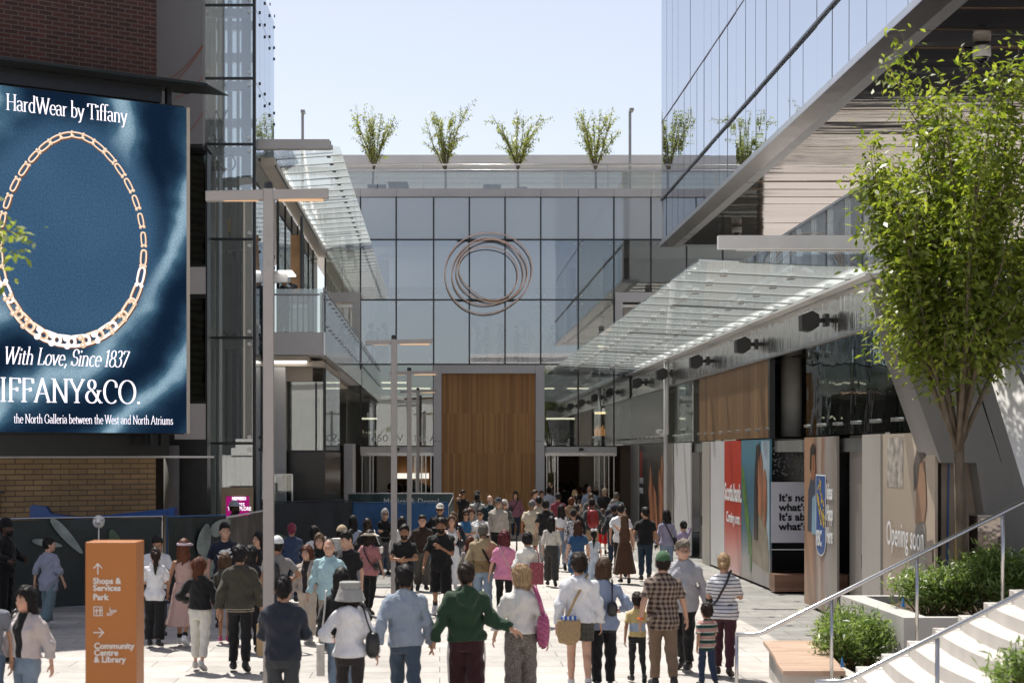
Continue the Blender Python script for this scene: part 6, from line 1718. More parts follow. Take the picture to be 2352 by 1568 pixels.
    if tk in ('hoodie',) or tp == 'block':
        v = smin(v, ellip(G, T3((0,.128*max(1,fat)**1.3+.008,1.37)), (.135,.068,.115)), .010)
        v = smin(v, ellip(G, T3((0,.01,1.455)), (.098,.092,.04)), .03)
    if tk in ('shirt','sshirt','polo','jacket','cropj','sweat'):
        v = smin(v, ellip(G, T3((0,.012,1.455)), (.076,.074,.042)), .015)
    v = v + folds(G, .008 if ease < .02 else .0135)
    if not dressy or True: v = np.maximum(v, hem + oz - Z + .012*np.sin(X*9+pa))
    neckr = ellip(G, T3((0,-.05,1.50)), (.078,.10,.085)) if tk in ('tank','croptank','dress','crop') else (ellip(G, T3((0,-.03,1.52)), (.072,.085,.07)) if tk in ('hoodie','jacket','cropj','sweat','shirt','sshirt') else ellip(G, T3((0,-.03,1.50)), (.088,.105,.078)))
    if tk in ('tank','croptank') or tk == 'dress' and slv == .5 and False:
        neckr = np.minimum(neckr, ellip(G, T3((0,-.08,1.43)), (.085,.09,.10)))
    v = np.maximum(v, -neckr)
    if tk in ('tank','croptank'):
        for sg in (-1, 1): v = np.maximum(v, -ellip(G, T3((sg*(sw+.02), 0, 1.36)), (.055,.16,.11)))
    put(nm, v, ax, cloth(tc_, tp, t2, ts))
    bk, bc = bot[0], bot[1]; bp_ = bot[2] if len(bot) > 2 else 'plain'; b2 = bot[3] if len(bot) > 3 else None
    if bk != 'none':
        SH = {'slim': (.012,.006,.10), 'reg': (.020,.022,.075), 'wide': (.030,.058,.06), 'crop': (.018,.022,.20), 'shorts': (.034,.05,.50), 'lshorts': (.036,.055,.40), 'mini': (.030,.05,.66), 'skirt': (0,0,.26), 'mskirt': (0,0,.34)}
        e1, e2, bh = SH[bk]
        ax, G = grid((-.36,by0-.04,-.005), (.36,by1+.04,1.06+oz), hs); X, Y, Z = G
        prow = [(.78+oz,.150*fat,.110*fat,.006),(.90+oz,(.172 if fem else .165)*fat,.122*fat,.01),(.97+oz,.155*fat,.112*fat,.004),(1.05+oz,.135*fat,.100*fat,0)]
        if bk in ('skirt','mskirt'):
            v = loft(G, [(bh,.30,.24,.0),(.6,.23,.185,.0)]+prow[1:], .012)
            v = v + .008*np.sin(np.arctan2(Y, X)*15+pa)*np.clip((.95-Z)/.5, 0, 1)
            v = np.maximum(v, bh - Z)
        else:
            v = loft(G, prow, .010)
            for sd in 'LR':
                hip, kn, an, _ = J[sd]
                a1, a2, a3 = .084*fat**.5+e1*.6, .057+e1*.4+e2*.55, .040+e2
                if bk in ('shorts','lshorts','mini'): a2 = .075+e1*.8
                an2 = kn.lerp(an, .93 if bh < .12 else .78)
                leg = smin(rcone(G, hip, kn, a1, a2), rcone(G, kn, an2, a2, a3), .02)
                if bk not in ('shorts','lshorts','mini'):
                    dv = (an-kn).normalized(); leg = np.maximum(leg, np.where(Z < kn.z-.15, (X-an2.x)*dv.x+(Y-an2.y)*dv.y+(Z-an2.z)*dv.z, -1))
                v = smin(v, leg, .018)
            v = v + folds(G, .008 if bk in ('wide','reg','shorts','lshorts') else .0065)
            if bk in ('shorts','lshorts','mini'):
                v = np.maximum(v, bh + oz - Z)
            v = np.maximum(v, .012 - Z)
        v = np.maximum(v, Z - 1.035 - oz)
        put('skirt' if 'skirt' in bk else ('shorts' if 'short' in bk or bk == 'mini' else 'trousers'), v, ax, cloth(bc, bp_, b2))
    shm = mat('shoe_%02d%02d%02d' % tuple(int(c*99) for c in shoes), shoes, .55, var=.1)
    for sd, sg in (('L', 1), ('R', -1)):
        hip, kn, an, pitch = J[sd]
        Vs, Qs = SHOE[lod]
        M = Matrix.Translation(an) @ Matrix.Rotation(pitch, 4, 'X') @ Matrix.Rotation(R(8*sg), 4, 'Z') @ Matrix.Translation((0,0,-.082)) @ Matrix.Scale(.95 if fem else 1.02, 4)
        Vx = xf(M, Vs)
        link(shoe_kind, mesh_np(shoe_kind, Vx, Qs), shm, t)
        if socks is not None:
            MB().tube([an.lerp(kn, .02), an.lerp(kn, .22)], [.042,.046], 10).build('sock', cloth(socks), t, local=True)
    # --- hair and hats (head frame)
    hh = .0095 if d < 24 else (.012 if d < 34 else .016)
    def hput(name, f, lo, hi, m, step=None):
        ax, G = grid(lo, hi, step or hh)
        V, Q = nets(f(G), ax)
        if not len(Q): return None
        if name == 'hair' and d < 36:      # loose locks that break up the outline
            n = 900 if d < 24 else 320; st_long = hair[0] in ('long','pony','bob')
            e1 = V[Q[:,1]]-V[Q[:,0]]; e2 = V[Q[:,3]]-V[Q[:,0]]; nr = np.cross(e1, e2); nr /= np.linalg.norm(nr, axis=1)[:,None]+1e-9
            pk = rng.integers(0, len(Q), n); b0 = V[Q[pk,0]] - nr[pk]*.003; nn = nr[pk]
            dn = np.array((0,.25,-1.)) + rng.normal(0,.35,(n,3)); dn -= nn*np.sum(dn*nn,1)[:,None]; dn /= np.linalg.norm(dn,axis=1)[:,None]+1e-9
            L = rng.uniform(.02,.055,n)[:,None]*(1.5 if st_long else 1); sd = np.cross(nn, dn)*rng.uniform(.0015,.0035,n)[:,None]
            m1 = b0+dn*L*.5+nn*(.0045+.003*rng.random(n)[:,None]); m2 = b0+dn*L+nn*(-.002+.009*rng.random(n)[:,None])
            VV = np.stack([b0-sd, b0+sd, m1+sd, m1-sd, m2+sd*.3, m2-sd*.3], 1).reshape(-1,3)
            k = np.arange(n)*6; QQ = np.concatenate([np.stack([k,k+1,k+2,k+3],1), np.stack([k+3,k+2,k+4,k+5],1)]) + len(V)
            V = np.concatenate([V, VV]); Q = np.concatenate([Q, QQ])
        return link(name, mesh_np(name, xf(HM, V), Q), m, t)
    if hair and hair[0] != 'bald':
        st, hc = hair[0], hair[1]; hl = hair[2] if len(hair) > 2 else .42
        def f(G):
            X, Y, Z = G
            th = {'buzz': .006, 'short': .016, 'full': .026, 'curly': .034, 'bob': .020, 'long': .016, 'pony': .011, 'bun': .011, 'thin': .004}.get(st, .016)
            v = ellip(G, (0,.014,.026), (.077+th*.8, .096+th, .108+th))
            top_ = .012 if st in ('short','full') else 0
            if top_: v = smin(v, ellip(G, (0,-.03,.095), (.062,.075,.045)), .03)
            if st == 'thin': zl = np.interp(Y, [-.1,-.03,.0,.05,.1], [.2,.13,.01,-.05,-.07])
            elif st in ('bob','long'): zl = np.interp(Y, [-.105,-.075,-.045,-.01,.05], [.075,.06,-.02,-.10,-.12])
            elif fem: zl = np.interp(Y, [-.1,-.06,-.02,.03,.08], [.075,.055,-.01,-.06,-.075])
            else: zl = np.interp(Y, [-.1,-.06,-.02,.02,.06,.1], [.072,.052,.012,-.03,-.07,-.08])
            v = np.maximum(v, zl - Z)
            v = v + .005*np.sin(60*X + 4*np.sin(30*Z) + pa)*np.sin(45*Y+pb) + .004*np.sin(28*X+9*Z+pc)*np.sin(24*Z+14*Y+pa)
            if hat and hat[0] in ('cap','capback','bucket','beanie'): v = np.maximum(v, Z - .045)
            if st == 'curly':
                v = v + .007*np.sin(75*X+pa)*np.sin(70*Z+pb)*np.sin(66*Y+pc)
                cur = loft(G, [(-hl,.07,.05,.05),(-.12,.115,.075,.035),(0,.11,.08,.03),(.06,.09,.08,.03)])
                cur = cur + .010*np.sin(65*X+pa)*np.sin(55*Z+pb)*np.sin(60*Y+pc)
                cur = np.maximum(cur, np.where(Y < -.01, .05, -1))
                v = smin(v, cur, .03)
            if st in ('bob','long'):
                L = -.15 if st == 'bob' else -hl
                wv = .004 if st == 'bob' else .006
                cur = loft(G, [(L,.055,.022,.075 if st=='long' else .05),(L+.05,.085,.036,.075 if st=='long' else .05),(-.14,.105,.055,.055),(-.05,.100,.080,.025),(.05,.088,.09,.015)])
                cur = np.maximum(cur, np.interp(Z, [-.5,-.2,-.1,.0], [.045,.02,-.035,-.05]) - Y)
                cur = cur + wv*np.sin(55*X+5*np.sin(9*Z+pb)+pa) + .004*np.sin(23*Z+pa)*np.sin(40*X)
                v = smin(v, cur, .02)
            if st == 'pony':
                v = smin(v, ellip(G, (0,.115,.03), (.028,.03,.03)), .02)
                v = smin(v, rcone(G, (0,.125,.02), (.01,.135,-.14), .034, .036), .02); v = smin(v, rcone(G, (.01,.135,-.14), (.02,.13,-hl), .036, .010), .03)
            if st == 'bun':
                zc = hl if len(hair) > 2 else .03
                v = smin(v, ellip(G, (0,.125,zc), (.042,.038,.042)), .015)
            return v
        deep = -.56 if st in ('long','pony') else (-.34 if st == 'curly' else -.2)
        if st in ('long','pony','curly') : deep = -(hl+.05)
        if hat and hat[0] in ('cap','bucket','beanie') and st in ('short','full','buzz'): pass
        hput('hair', f, (-.16,-.145,deep), (.16,.2,.19), hairmat(hc))
    if beard:
        def f(G):
            X, Y, Z = G
            v = ellip(G, (0,-.039,-.066), (.067,.071,.072))
            v = np.maximum(v, np.interp(np.abs(X), [0,.03,.06], [-.045,-.042,-.005])*0 + Z - np.interp(np.abs(X), [0,.028,.06,.08], [-.050,-.048,-.02,.01]))
            v = np.maximum(v, Y-.0)
            return np.maximum(v, -ellip(G, (0,-.105,-.070), (.019,.02,.007)))
        hput('beard', f, (-.09,-.13,-.15), (.09,.05,.04), hairmat(beard), .007)
    if glasses:
        gm = MB(); lens = mat('dark_lens' if glasses == 'sun' else 'spectacle_wire', (.012,.012,.014), .12)
        for sg in (-1, 1):
            if glasses == 'sun':
                gm.prism([HM @ Vector((sg*.033+.026*math.cos(q), -.108, .002+.019*math.sin(q))) for q in np.linspace(0, 2*math.pi, 11)[:-1]], HM.to_3x3() @ Vector((0,.006,0)))
            else:
                gm.tube([HM @ Vector((sg*.033+.025*math.cos(q), -.108, .002+.018*math.sin(q))) for q in np.linspace(0, 2*math.pi, 13)], .0022, 4)
            gm.tube([HM @ Vector((sg*.058,-.104,.006)), HM @ Vector((sg*.082,-.02,.006)), HM @ Vector((sg*.084,.02,.002))], .003, 4)
        gm.tube([HM @ Vector((-.010,-.110,.006)), HM @ Vector((.010,-.110,.006))], .003, 4)
        gm.build('sunglasses' if glasses == 'sun' else 'glasses', lens, t, local=True)
    if hat:
        hk, hc = hat[0], hat[1]
        hm_ = cloth(hc)
        def f(G):
            X, Y, Z = G
            e = .022 if not hair or hair[0] in ('bald','buzz','short','thin','pony','bun') else .030
            dome = ellip(G, (0,.012,.03), (.077+e, .098+e, .108+e))
            if hk == 'cap':
                v = np.maximum(dome, .035 - Z)
                br = np.maximum(np.sqrt((X/.082)**2 + ((Y+.075)/.125)**2)*.09-.09, np.abs(Z-.045-.12*(Y+.1)*.5-.35*X*X/.09*-.0)-.007)
                return smin(v, np.maximum(br, Y+.05), .01)
            if hk == 'capback':
                return np.maximum(dome, .03 - Z)
            if hk == 'bucket':
                cr = np.maximum(np.sqrt((X/(.088+e))**2 + ((Y-.012)/(.105+e))**2)*.1-.1, np.maximum(.03-Z, Z-.145))
                rim = np.sqrt((X/(.086+e+(.06-Z)*.34))**2 + ((Y-.012)/(.103+e+(.06-Z)*.34))**2)
                rim = np.maximum(np.abs(rim-1)*.1-.009, np.maximum(-.065-Z, Z-.06))
                return smin(cr, rim, .02)
            if hk == 'beanie':
                return np.maximum(smin(dome, ellip(G, (0,.02,.10), (.09,.10,.075)), .03), .02-Z)
            if hk == 'visor':
                v = np.maximum(np.maximum(dome, -(dome+.02)), np.maximum(.035-Z, Z-.075))
                br = np.sqrt((X/.13)**2 + ((Y+.06)/.15)**2)
                br = np.maximum(br*.13-.13, np.abs(Z-.055-.25*(Y+.06))-.008)
                return smin(v, np.maximum(br, Y+.01), .01)
            if hk == 'straw':
                v = np.maximum(np.maximum(dome, -(dome+.02)), np.maximum(.03-Z, Z-.08))
                rr = np.sqrt(X**2 + (Y-.012)**2); br = np.maximum(rr-.19, np.abs(Z-.062+.45*(rr-.1))-.008); br = np.maximum(br, .10-rr)
                return smin(v, np.maximum(br, Y-.07), .01)
            return dome
        hput('hat', f, (-.22,-.24,-.08), (.22,.24,.18), hm_, .010 if d < 24 else .0125)
        if hk == 'bucket':
            MB().tube([HM @ Vector(((.115)*math.cos(q), .012+.132*math.sin(q), .066)) for q in np.linspace(0, 2*math.pi, 25)], .010, 6, cap=False).build('hat_band', cloth((.03,.03,.03)), t, local=True, smooth=True)
    t_data = dict(obj=t, arm=arm, T3=T3, J=J, sw=sw, HM=HM, rows=rows, ease=ease, fat=fat)
    if extra: extra(t_data)
    return t_data

def bag(p, name, label, col, kind, pos, size, strap=None, m=None, strap_r=.010, strap_col=None, cat='bag', knit=False):
    """a bag worn or carried by person p; pos and strap points in the person's own frame"""
    t = thing(name, label, cat, p['obj'].location, 'bags carried in the crowd')
    t.rotation_euler = p['obj'].rotation_euler; t.scale = p['obj'].scale
    mm = m or mat('bag_%s' % label[:24], col, .5, var=.15, vscale=6, bump=.2, bscale=30)
    sx, sy, sz = size; c = p['T3'](pos)
    ax, G = grid((c.x-sx-.03, c.y-sy-.03, c.z-sz-.03), (c.x+sx+.03, c.y+sy+.03, c.z+sz+.03), .011); X, Y, Z = G
    q = np.sqrt(0)
    ex, ey, ez = np.abs(X-c.x), np.abs(Y-c.y), np.abs(Z-c.z)
    if kind == 'soft':
        v = ((ex/sx)**2.6 + (ey/sy)**2.2 + (ez/sz)**2.6)**(1/2.5) - 1; v = v*min(size)
    elif kind == 'half':
        v = ((ex/sx)**4 + (ey/sy)**2.2 + (np.abs(Z-c.z-sz*.6)/(sz*1.6))**4); v = (np.abs(v)**(1/3)-1)*min(size); v = np.maximum(v, Z-c.z-sz*.8)
    else:
        r = .012; v = np.maximum(np.maximum(ex-sx, ey-sy-.0*(Z-c.z)), ez-sz)
    if knit: v = v + .010*np.sin((Z-c.z)*95+(X-c.x)*20)*np.sin((X-c.x+Y-c.y)*80)
    else: v = v + .0022*np.sin(X*40+Z*31)*np.sin(Y*37-Z*22)
    V, Q = nets(v, ax)
    link('bag_body', mesh_np('bag_body', V, Q), mm, t)
    if strap:
        pts = [p['T3'](s) if not isinstance(s, Vector) else s for s in strap]
        # smooth the polyline
        fine = []
        for i in range(len(pts)-1):
            p0, p1, p2, p3 = pts[max(i-1,0)], pts[i], pts[i+1], pts[min(i+2,len(pts)-1)]
            for k in range(6):
                u = k/6; fine.append(.5*((2*p1)+(p2-p0)*u+(2*p0-5*p1+4*p2-p3)*u*u+(3*p1-p0-3*p2+p3)*u**3))
        fine.append(pts[-1])
        MB().tube(fine, strap_r, 6).build('strap', cloth(strap_col) if strap_col else mm, t, local=True, smooth=True)
    return t
def crossbody(p, side, out=.03):
    """strap points over one shoulder, down front and back to the opposite hip"""
    s = side; e = p['ease'] + out; f = p['fat']
    bw = .155*f + e
    back = [(s*.10,.02,1.47+e*.6),(s*.06,.105*f+e,1.36),(-s*.02,.118*f+e,1.20),(-s*.11,.10*f+e,1.05),(-s*bw,.03,.97)]
    front = [(s*.10,.02,1.47+e*.6),(s*.07,-.10*f-e,1.36),(-s*.02,-.125*f-e,1.20),(-s*.11,-.10*f-e,1.05),(-s*bw,-.02,.97)]
    return back[::-1] + front[1:]
# ------------------------------------------------------------------ the crowd (picture x, picture y, distance, height, facing: 0 towards the camera, 180 away)
W1, W2 = (.70,.70,.72), (.66,.64,.60)
S = lambda r, g, b: srgb(r, g, b)
# --- nearest row
a = person(-30, 0, 17.5, 1.75, 10, 'person in a grey tee beside the cream jacket, mostly cut off', ('short',HB), ('tee',S(120,125,135)), ('reg',DEN), 'm', 'm')
a = person(60, 0, 17.6, 1.62, -22, 'person with long black hair in a cream jacket over a black top', ('long',HB,.34), ('cropj',(.50,.46,.45)), ('reg',LDEN,'denim',DEN), 'f', 'l', .5, inner=BLK, head=(-12,4))
bag(a, 'shoulder_bag', 'black bag strapped over the cream jacket', BLK, 'soft', (-.27,.04,.98), (.05,.13,.12), [(-.21,.02,1.13),(-.17,-.12,1.30),(-.13,.0,1.49),(-.17,.13,1.30),(-.26,.08,1.12)], LEATH, .012)
a = person(650, 0, 17.95, 1.73, 178, 'person in a navy sweater with short black hair beside the tallest street lamp', ('short',HB), ('sweat',(.020,.025,.038)), ('reg',(.045,.05,.055)), 'm', 'm', .0, arms=('front','front'), fat=1.08)
a = person(804, 0, 18.3, 1.60, 182, 'person in a grey bucket hat and white hooded jacket seen from behind', ('bob',HD), ('hoodie',W1), ('slim',(.03,.025,.025)), 'f', 'l', .4, arms=('bent','d'), hat=('bucket',S(150,150,146)), fat=1.05)
bag(a, 'shoulder_bag', 'dark slouchy shoulder bag against the white hooded jacket', (.035,.03,.027), 'soft', (-.27,.06,1.02), (.085,.10,.16), [(-.25,.06,1.18),(-.20,.13,1.32),(-.16,.02,1.47),(-.20,-.10,1.32),(-.27,.0,1.18)], LEATH, .011)
a = person(784, 0, 19.9, 1.65, 184, 'person with very long black hair in a black leather jacket behind the bucket hat', ('long',HB,.52), ('jacket',BLK), ('reg',LDEN,'denim',DEN), 'f', 'l', -.4, arms=('d','bent'))
bag(a, 'tote_bag', 'white cloth tote hanging by the leather jacket', (.55,.52,.48), 'box', (.26,.04,.62), (.05,.16,.20), [(.24,-.02,.84),(.22,-.04,1.15),(.19,.0,1.47),(.22,.12,1.15),(.26,.08,.84)], None, .012)
a = person(931, 0, 18.9, 1.76, 180, 'person in a pale denim jacket and blue jeans walking away', ('short',HB), ('jacket',S(150,160,172),'denim',S(120,133,150)), ('reg',(.060,.088,.125),'denim',(.04,.06,.09)), 'm', 't', .55)
green = person(1071, 0, 18.9, 1.78, 181, 'person in a dark green hoodie and maroon shorts reaching to a companion', ('short',HD), ('hoodie',(.014,.040,.019)), ('lshorts',(.030,.007,.010)), 'm', 'm', .25, arms=('d',(-.50,.13,1.02)), fat=1.10)
for sg in (-1, 1):
    MB().tube([(sg*.198,.03,.90),(sg*.207,.02,.75),(sg*.192,.01,.47)], .012, 6).build('side_stripe', cloth((.6,.57,.55)), green['obj'], local=True)
red = person(1196, 0, 19.6, 1.70, 176, 'person with copper blond hair in a white jacket and mottled grey trousers', ('bob',HBL), ('cropj',W2), ('wide',(.21,.185,.16),'speck',(.10,.085,.075)), 'f', 'l', -.35, head=(55,4), fat=1.08)
bag(red, 'woven_bag', 'shiny pink woven shoulder bag', (.50,.10,.28), 'soft', (-.27,.10,.98), (.075,.12,.20), [(-.27,.10,1.16),(-.235,.14,1.32),(-.17,.03,1.49),(-.22,-.10,1.32),(-.26,-.02,1.10)], mat('pink_satin', (.36,.07,.17), .3, var=.25, vscale=20), .028, knit=True)
white = person(1330, 0, 21.06, 1.75, 182, 'person in a white hoodie with tousled dark hair and checked grey shorts', ('full',HD), ('hoodie',W1), ('mini',(.055,.052,.042),'plaid',(.08,.075,.06)), 'm', 'l', .35, socks=(.6,.6,.6))
bag(white, 'crochet_bag', 'tan crochet crossbody bag against the white hoodie', (.36,.25,.135), 'half', (.15,.20,.80), (.15,.05,.17), [(.17,.21,.98),(.07,.20,1.20),(-.03,.16,1.36),(-.10,.04,1.49),(-.05,-.14,1.32),(.10,-.17,1.10),(.2,-.05,.96)], mat('crochet', (.36,.25,.135), .9, var=.25, vscale=60, bump=.6, bscale=90), .018)
tt = thing('bottle_pack', 'blue and white packet sticking out of the crochet bag', 'packet', white['obj'].location); tt.rotation_euler = white['obj'].rotation_euler; tt.scale = white['obj'].scale
MB().box(.05,.25,.165,.225,.93,1.03).build('packet', cloth((.05,.12,.42),'pin',(.65,.68,.72),2.6), tt, local=True, bevel=.01)
blue = person(1386, 0, 21.3, 1.68, 176, 'person with brown hair in a blue striped shirt and black trousers', ('bob',HBR), ('loose',(.15,.20,.33),'pin',(.36,.41,.50),.7), ('reg',BLK), 'f', 'l', -.4, arms=('d','bent'))
bag(blue, 'shoulder_bag', 'glossy black quilted bag on the blue striped shirt', BLK, 'soft', (-.11,.20,1.10), (.07,.05,.10), [(-.11,.19,1.19),(-.11,.175,1.32),(-.11,.05,1.47),(-.13,-.10,1.35)], LEATH, .012)
a = person(1463.6, 0, 22.3, 1.15, 184, 'small child in a yellow polo with a blue band', ('short',HD), ('polo',(.56,.44,.20),'chest',(.33,.42,.56)), ('slim',(.02,.02,.022)), 'm', 't', .45, child=True)
plaid = person(1523, 0, 21.6, 1.74, 182, 'person in a green cap and brown checked shirt with khaki trousers', ('short',HD), ('sshirt',(.30,.23,.18),'plaid',(.035,.018,.016)), ('reg',(.20,.135,.09)), 'm', 'l', .45, hat=('cap',(.05,.12,.055)), fat=1.15, head=(180-180,0))
plaid['obj'].children[0]
for o in list(plaid['obj'].children):
    if o.name.startswith('hat'): pass
MB().tube([plaid['arm']['L'][2] + Vector((.036*math.cos(q), .036*math.sin(q), .03)) for q in np.linspace(0, 2*math.pi, 15)], .012, 6, cap=False).build('watch', mat('orange_watch', (.75,.16,.02), .4), plaid['obj'], local=True)
a = person(1569.8, 0, 23.5, 1.80, -28, 'older person with glasses in an open necked pale grey shirt', ('short',(.17,.14,.11)), ('shirt',(.36,.36,.385)), ('reg',BLK), 'm', 'l', .35, glasses='clear', fat=1.18, arms=('d','d'), head=(40,6))
a = person(1662.8, 0, 22.9, 1.64, 165, 'person with a blond bun in a striped white tee and maroon trousers', ('bun',HBL,-.02), ('over',W1,'stripe',(.05,.06,.11)), ('reg',(.060,.020,.030)), 'f', 'l', .2, arms=('hold','hold'), fat=1.15, shoes=(.05,.03,.03))
bag(a, 'crossbody_bag', 'small black pouch on the striped tee', BLK, 'soft', (.20,-.20,1.06), (.08,.05,.06), crossbody(a, -1), LEATH, .017)
a = person(1623.7, 0, 21.8, 1.04, 195, 'small child in a green, red and white striped rugby tee', ('full',HD), ('over',(.50,.47,.42),'rugby',(.014,.055,.045)), ('reg',(.03,.05,.10),'denim',(.02,.035,.07)), 'm', 'm', .4, child=True, arms=('d','hold'))
# --- left group by the fence
a = person(14, 0, 30.3, 1.85, 75, 'tall security guard in black with a black turban by the fence', ('short',HB), ('jacket',(.006,.006,.007)), ('reg',(.006,.006,.007)), 'm', 'd', 0, arms=('bent','bent'), hat=('beanie',(.006,.006,.007)), beard=HB)
a = person(112, 0, 29.2, 1.55, 155, 'person in a loose lilac grey shirt and wide blue trousers', ('short',HB), ('tunic',(.26,.28,.36)), ('wide',(.13,.19,.22)), 'f', 'l', .45, arms=('d','d'), head=(-40,0), shoes=W1)
a = person(356.5, 0, 26.4, 1.53, 176, 'person with a dark ponytail in a white tee and wide black trousers', ('pony',HD,.32), ('over',W1), ('wide',BLK), 'f', 'm', .1, arms=('hold','front'), head=(20,0))
a = person(361.7, 0, 28.2, 1.66, 15, 'person with glasses in a white tee looking down by the fence', ('short',HB), ('over',W1), ('reg',DDEN), 'm', 'm', 0, arms=('hold','hold'), glasses='clear', head=(-15,20))
a = person(422, 0, 26.5, 1.66, 174, 'person in a dusty pink sleeveless dress and lilac visor', ('long',HAU,.34), ('tank',(.42,.28,.25)), ('mskirt',(.40,.265,.24)), 'f', 't', .5, hat=('visor',(.50,.42,.50)), shoes=W1, socks=BLK)
a = person(459.7, 0, 23.5, 1.545, 172, 'person with auburn hair in a black jacket and white trousers', ('long',HAU,.22), ('cropj',BLK), ('crop',(.60,.58,.52)), 'f', 'l', .35, arms=('bent','d'), shoes=(.55,.52,.48), head=(-50,0))
a = person(516.4, 0, 27.0, 1.36, 178, 'curly haired child in an olive hooded top and pink clogs', ('curly',HBR,.2), ('hoodie',(.055,.055,.042)), ('mini',(.04,.04,.03)), 'f', 't', .2, shoes=(.45,.08,.18), child=True)
boot = person(551, 0, 23.4, 1.72, 183, 'person in an olive varsity jacket and black trousers', ('full',HB), ('jacket',(.050,.046,.033)), ('reg',BLK), 'm', 'm', .25, shoes=(.01,.01,.01))
for z_ in (.87, .90): MB().tube([(.207*math.cos(q)*.98, .160*math.sin(q), z_) for q in np.linspace(0, 2*math.pi, 33)], .005, 5, cap=False).build('trim', cloth((.45,.40,.30)), boot['obj'], local=True)
bag(boot, 'paper_bag', 'tan paper carrier bag by the tallest street lamp', (.42,.29,.15), 'box', (-.31,-.02,.42), (.07,.15,.22), [(-.31,-.10,.64),(-.30,-.05,.82),(-.30,.02,.82),(-.31,.07,.64)], mat('kraft_paper', (.42,.29,.15), .7, var=.1), .006)
wh = person(516.5, 0, 29.6, 1.82, 8, 'tall person in a navy tee with a white print by the fence', ('short',HB), ('over',(.012,.016,.032)), ('reg',BLK), 'm', 'l', 0, arms=('d','d'), head=(10,0))
pr = MB()
for (cx, cz, rx, rz) in ((-.02,1.275,.065,.035),(.045,1.29,.03,.028),(.075,1.315,.02,.018),(.09,1.265,.02,.02),(-.08,1.26,.025,.018),(.06,1.25,.03,.012)):
    pr.quad(*[(cx+rx*math.cos(q), -.172-.02*(1-abs(cx)/.1)*0, cz+rz*math.sin(q)) for q in np.linspace(0, 2*math.pi, 13)[:-1]])
pr.build('printed_animal', LET, wh['obj'], local=True)
tm = text_mesh('Whistler', .075, 'CENTER', 0, 1, .001, .002); tm.transform(Matrix(((1,0,0,0),(0,0,-1,-.172),(0,1,0,1.17),(0,0,0,1)))); tm.materials.clear(); link('printed_word', tm, LET, wh['obj'])
a = person(592.5, 0, 29.6, 1.66, 50, 'dark haired person in black half hidden behind the tallest street lamp', ('long',HB,.25), ('long',BLK), ('reg',BLK), 'f', 'l', 0, head=(-90,0))
a = person(578, 0, 25.8, 1.60, 200, 'dark curly haired person with a raised arm beside the varsity jacket', ('curly',HB,.12), ('over',(.02,.02,.025)), ('reg',BLK), 'f', 't', 0, arms=('d','hold'), head=(-60,0))
a = person(637, 0, 25.9, 1.72, 192, 'person in a white cap and grey tee with a backpack by the tallest street lamp', ('short',HB), ('tee',(.21,.20,.195)), ('reg',DDEN), 'm', 't', .2, hat=('cap',W1), arms=('d','bent'))
bag(a, 'backpack', 'black backpack on the heather grey tee', BLK, 'soft', (.10,.17,1.18), (.12,.08,.20), [(.12,.10,1.36),(.13,.02,1.48),(.13,-.13,1.32),(.14,.0,1.05)], LEATH, .018)
a = person(670, 0, 34.2, 1.58, 5, 'person in a maroon cap and blue shirt with head bowed', ('short',HGR), ('shirt',(.045,.068,.13)), ('slim',DDEN), 'm', 'l', .3, hat=('cap',(.20,.03,.055)), head=(0,38), arms=('d','d'))
a = person(721.9, 0, 33.3, 1.60, 205, 'person in a white tee shading the face in front of the navy fence', ('bob',HB), ('tee',W1), ('reg',DEN), 'f', 'l', 0, arms=('d','brow'))
a = person(733.6, 0, 29.3, 1.60, 0, 'person with streaked hair in a black hooded top facing forward', ('bob',(.10,.06,.035)), ('hoodie',BLK), ('reg',BLK), 'f', 'l', .2)
a = person(706.2, 0, 27.0, 1.535, -18, 'person with an auburn bob in a beige zip top and beige trousers', ('bob',HAU), ('hoodie',(.44,.37,.32)), ('wide',(.52,.44,.37)), 'f', 'l', .45, inner=(.03,.022,.025), head=(-10,2), shoes=(.3,.3,.32))
lbs = person(756, 0, 26.1, 1.68, -8, 'smiling grey haired person in a pale blue shirt', ('thin',HGR), ('shirt',(.36,.53,.57)), ('reg',(.30,.26,.22)), 'm', 'l', .3, fat=1.12)
a = person(778.5, 0, 27.6, 1.60, -15, 'person in a white bucket hat and sunglasses behind the pale blue shirt', ('bob',HBR), ('tee',(.22,.23,.27)), ('reg',DDEN), 'f', 'l', .2, hat=('bucket',(.58,.55,.50)), glasses='sun', arms=('hold','d'))
a = person(797, 0, 27.2, 1.75, -35, 'person with tied back hair in an oversized black tee looking down', ('bun',HB,.09), ('over',BLK), ('reg',BLK), 'm', 'l', .3, head=(-15,20))
straw = person(849, 0, 31.6, 1.56, 158, 'person in a cream sun visor and pink knit top with black trousers', ('long',HD,.22), ('over',(.44,.19,.19),'rib',(.36,.15,.155)), ('slim',BLK), 'f', 'l', .3, hat=('straw',(.66,.58,.47)), arms=('d','d'), fat=1.05)
bag(straw, 'crossbody_bag', 'small black bag on the pink knit top', BLK, 'soft', (-.19,.08,1.0), (.06,.08,.07), crossbody(straw, 1), LEATH, .016)
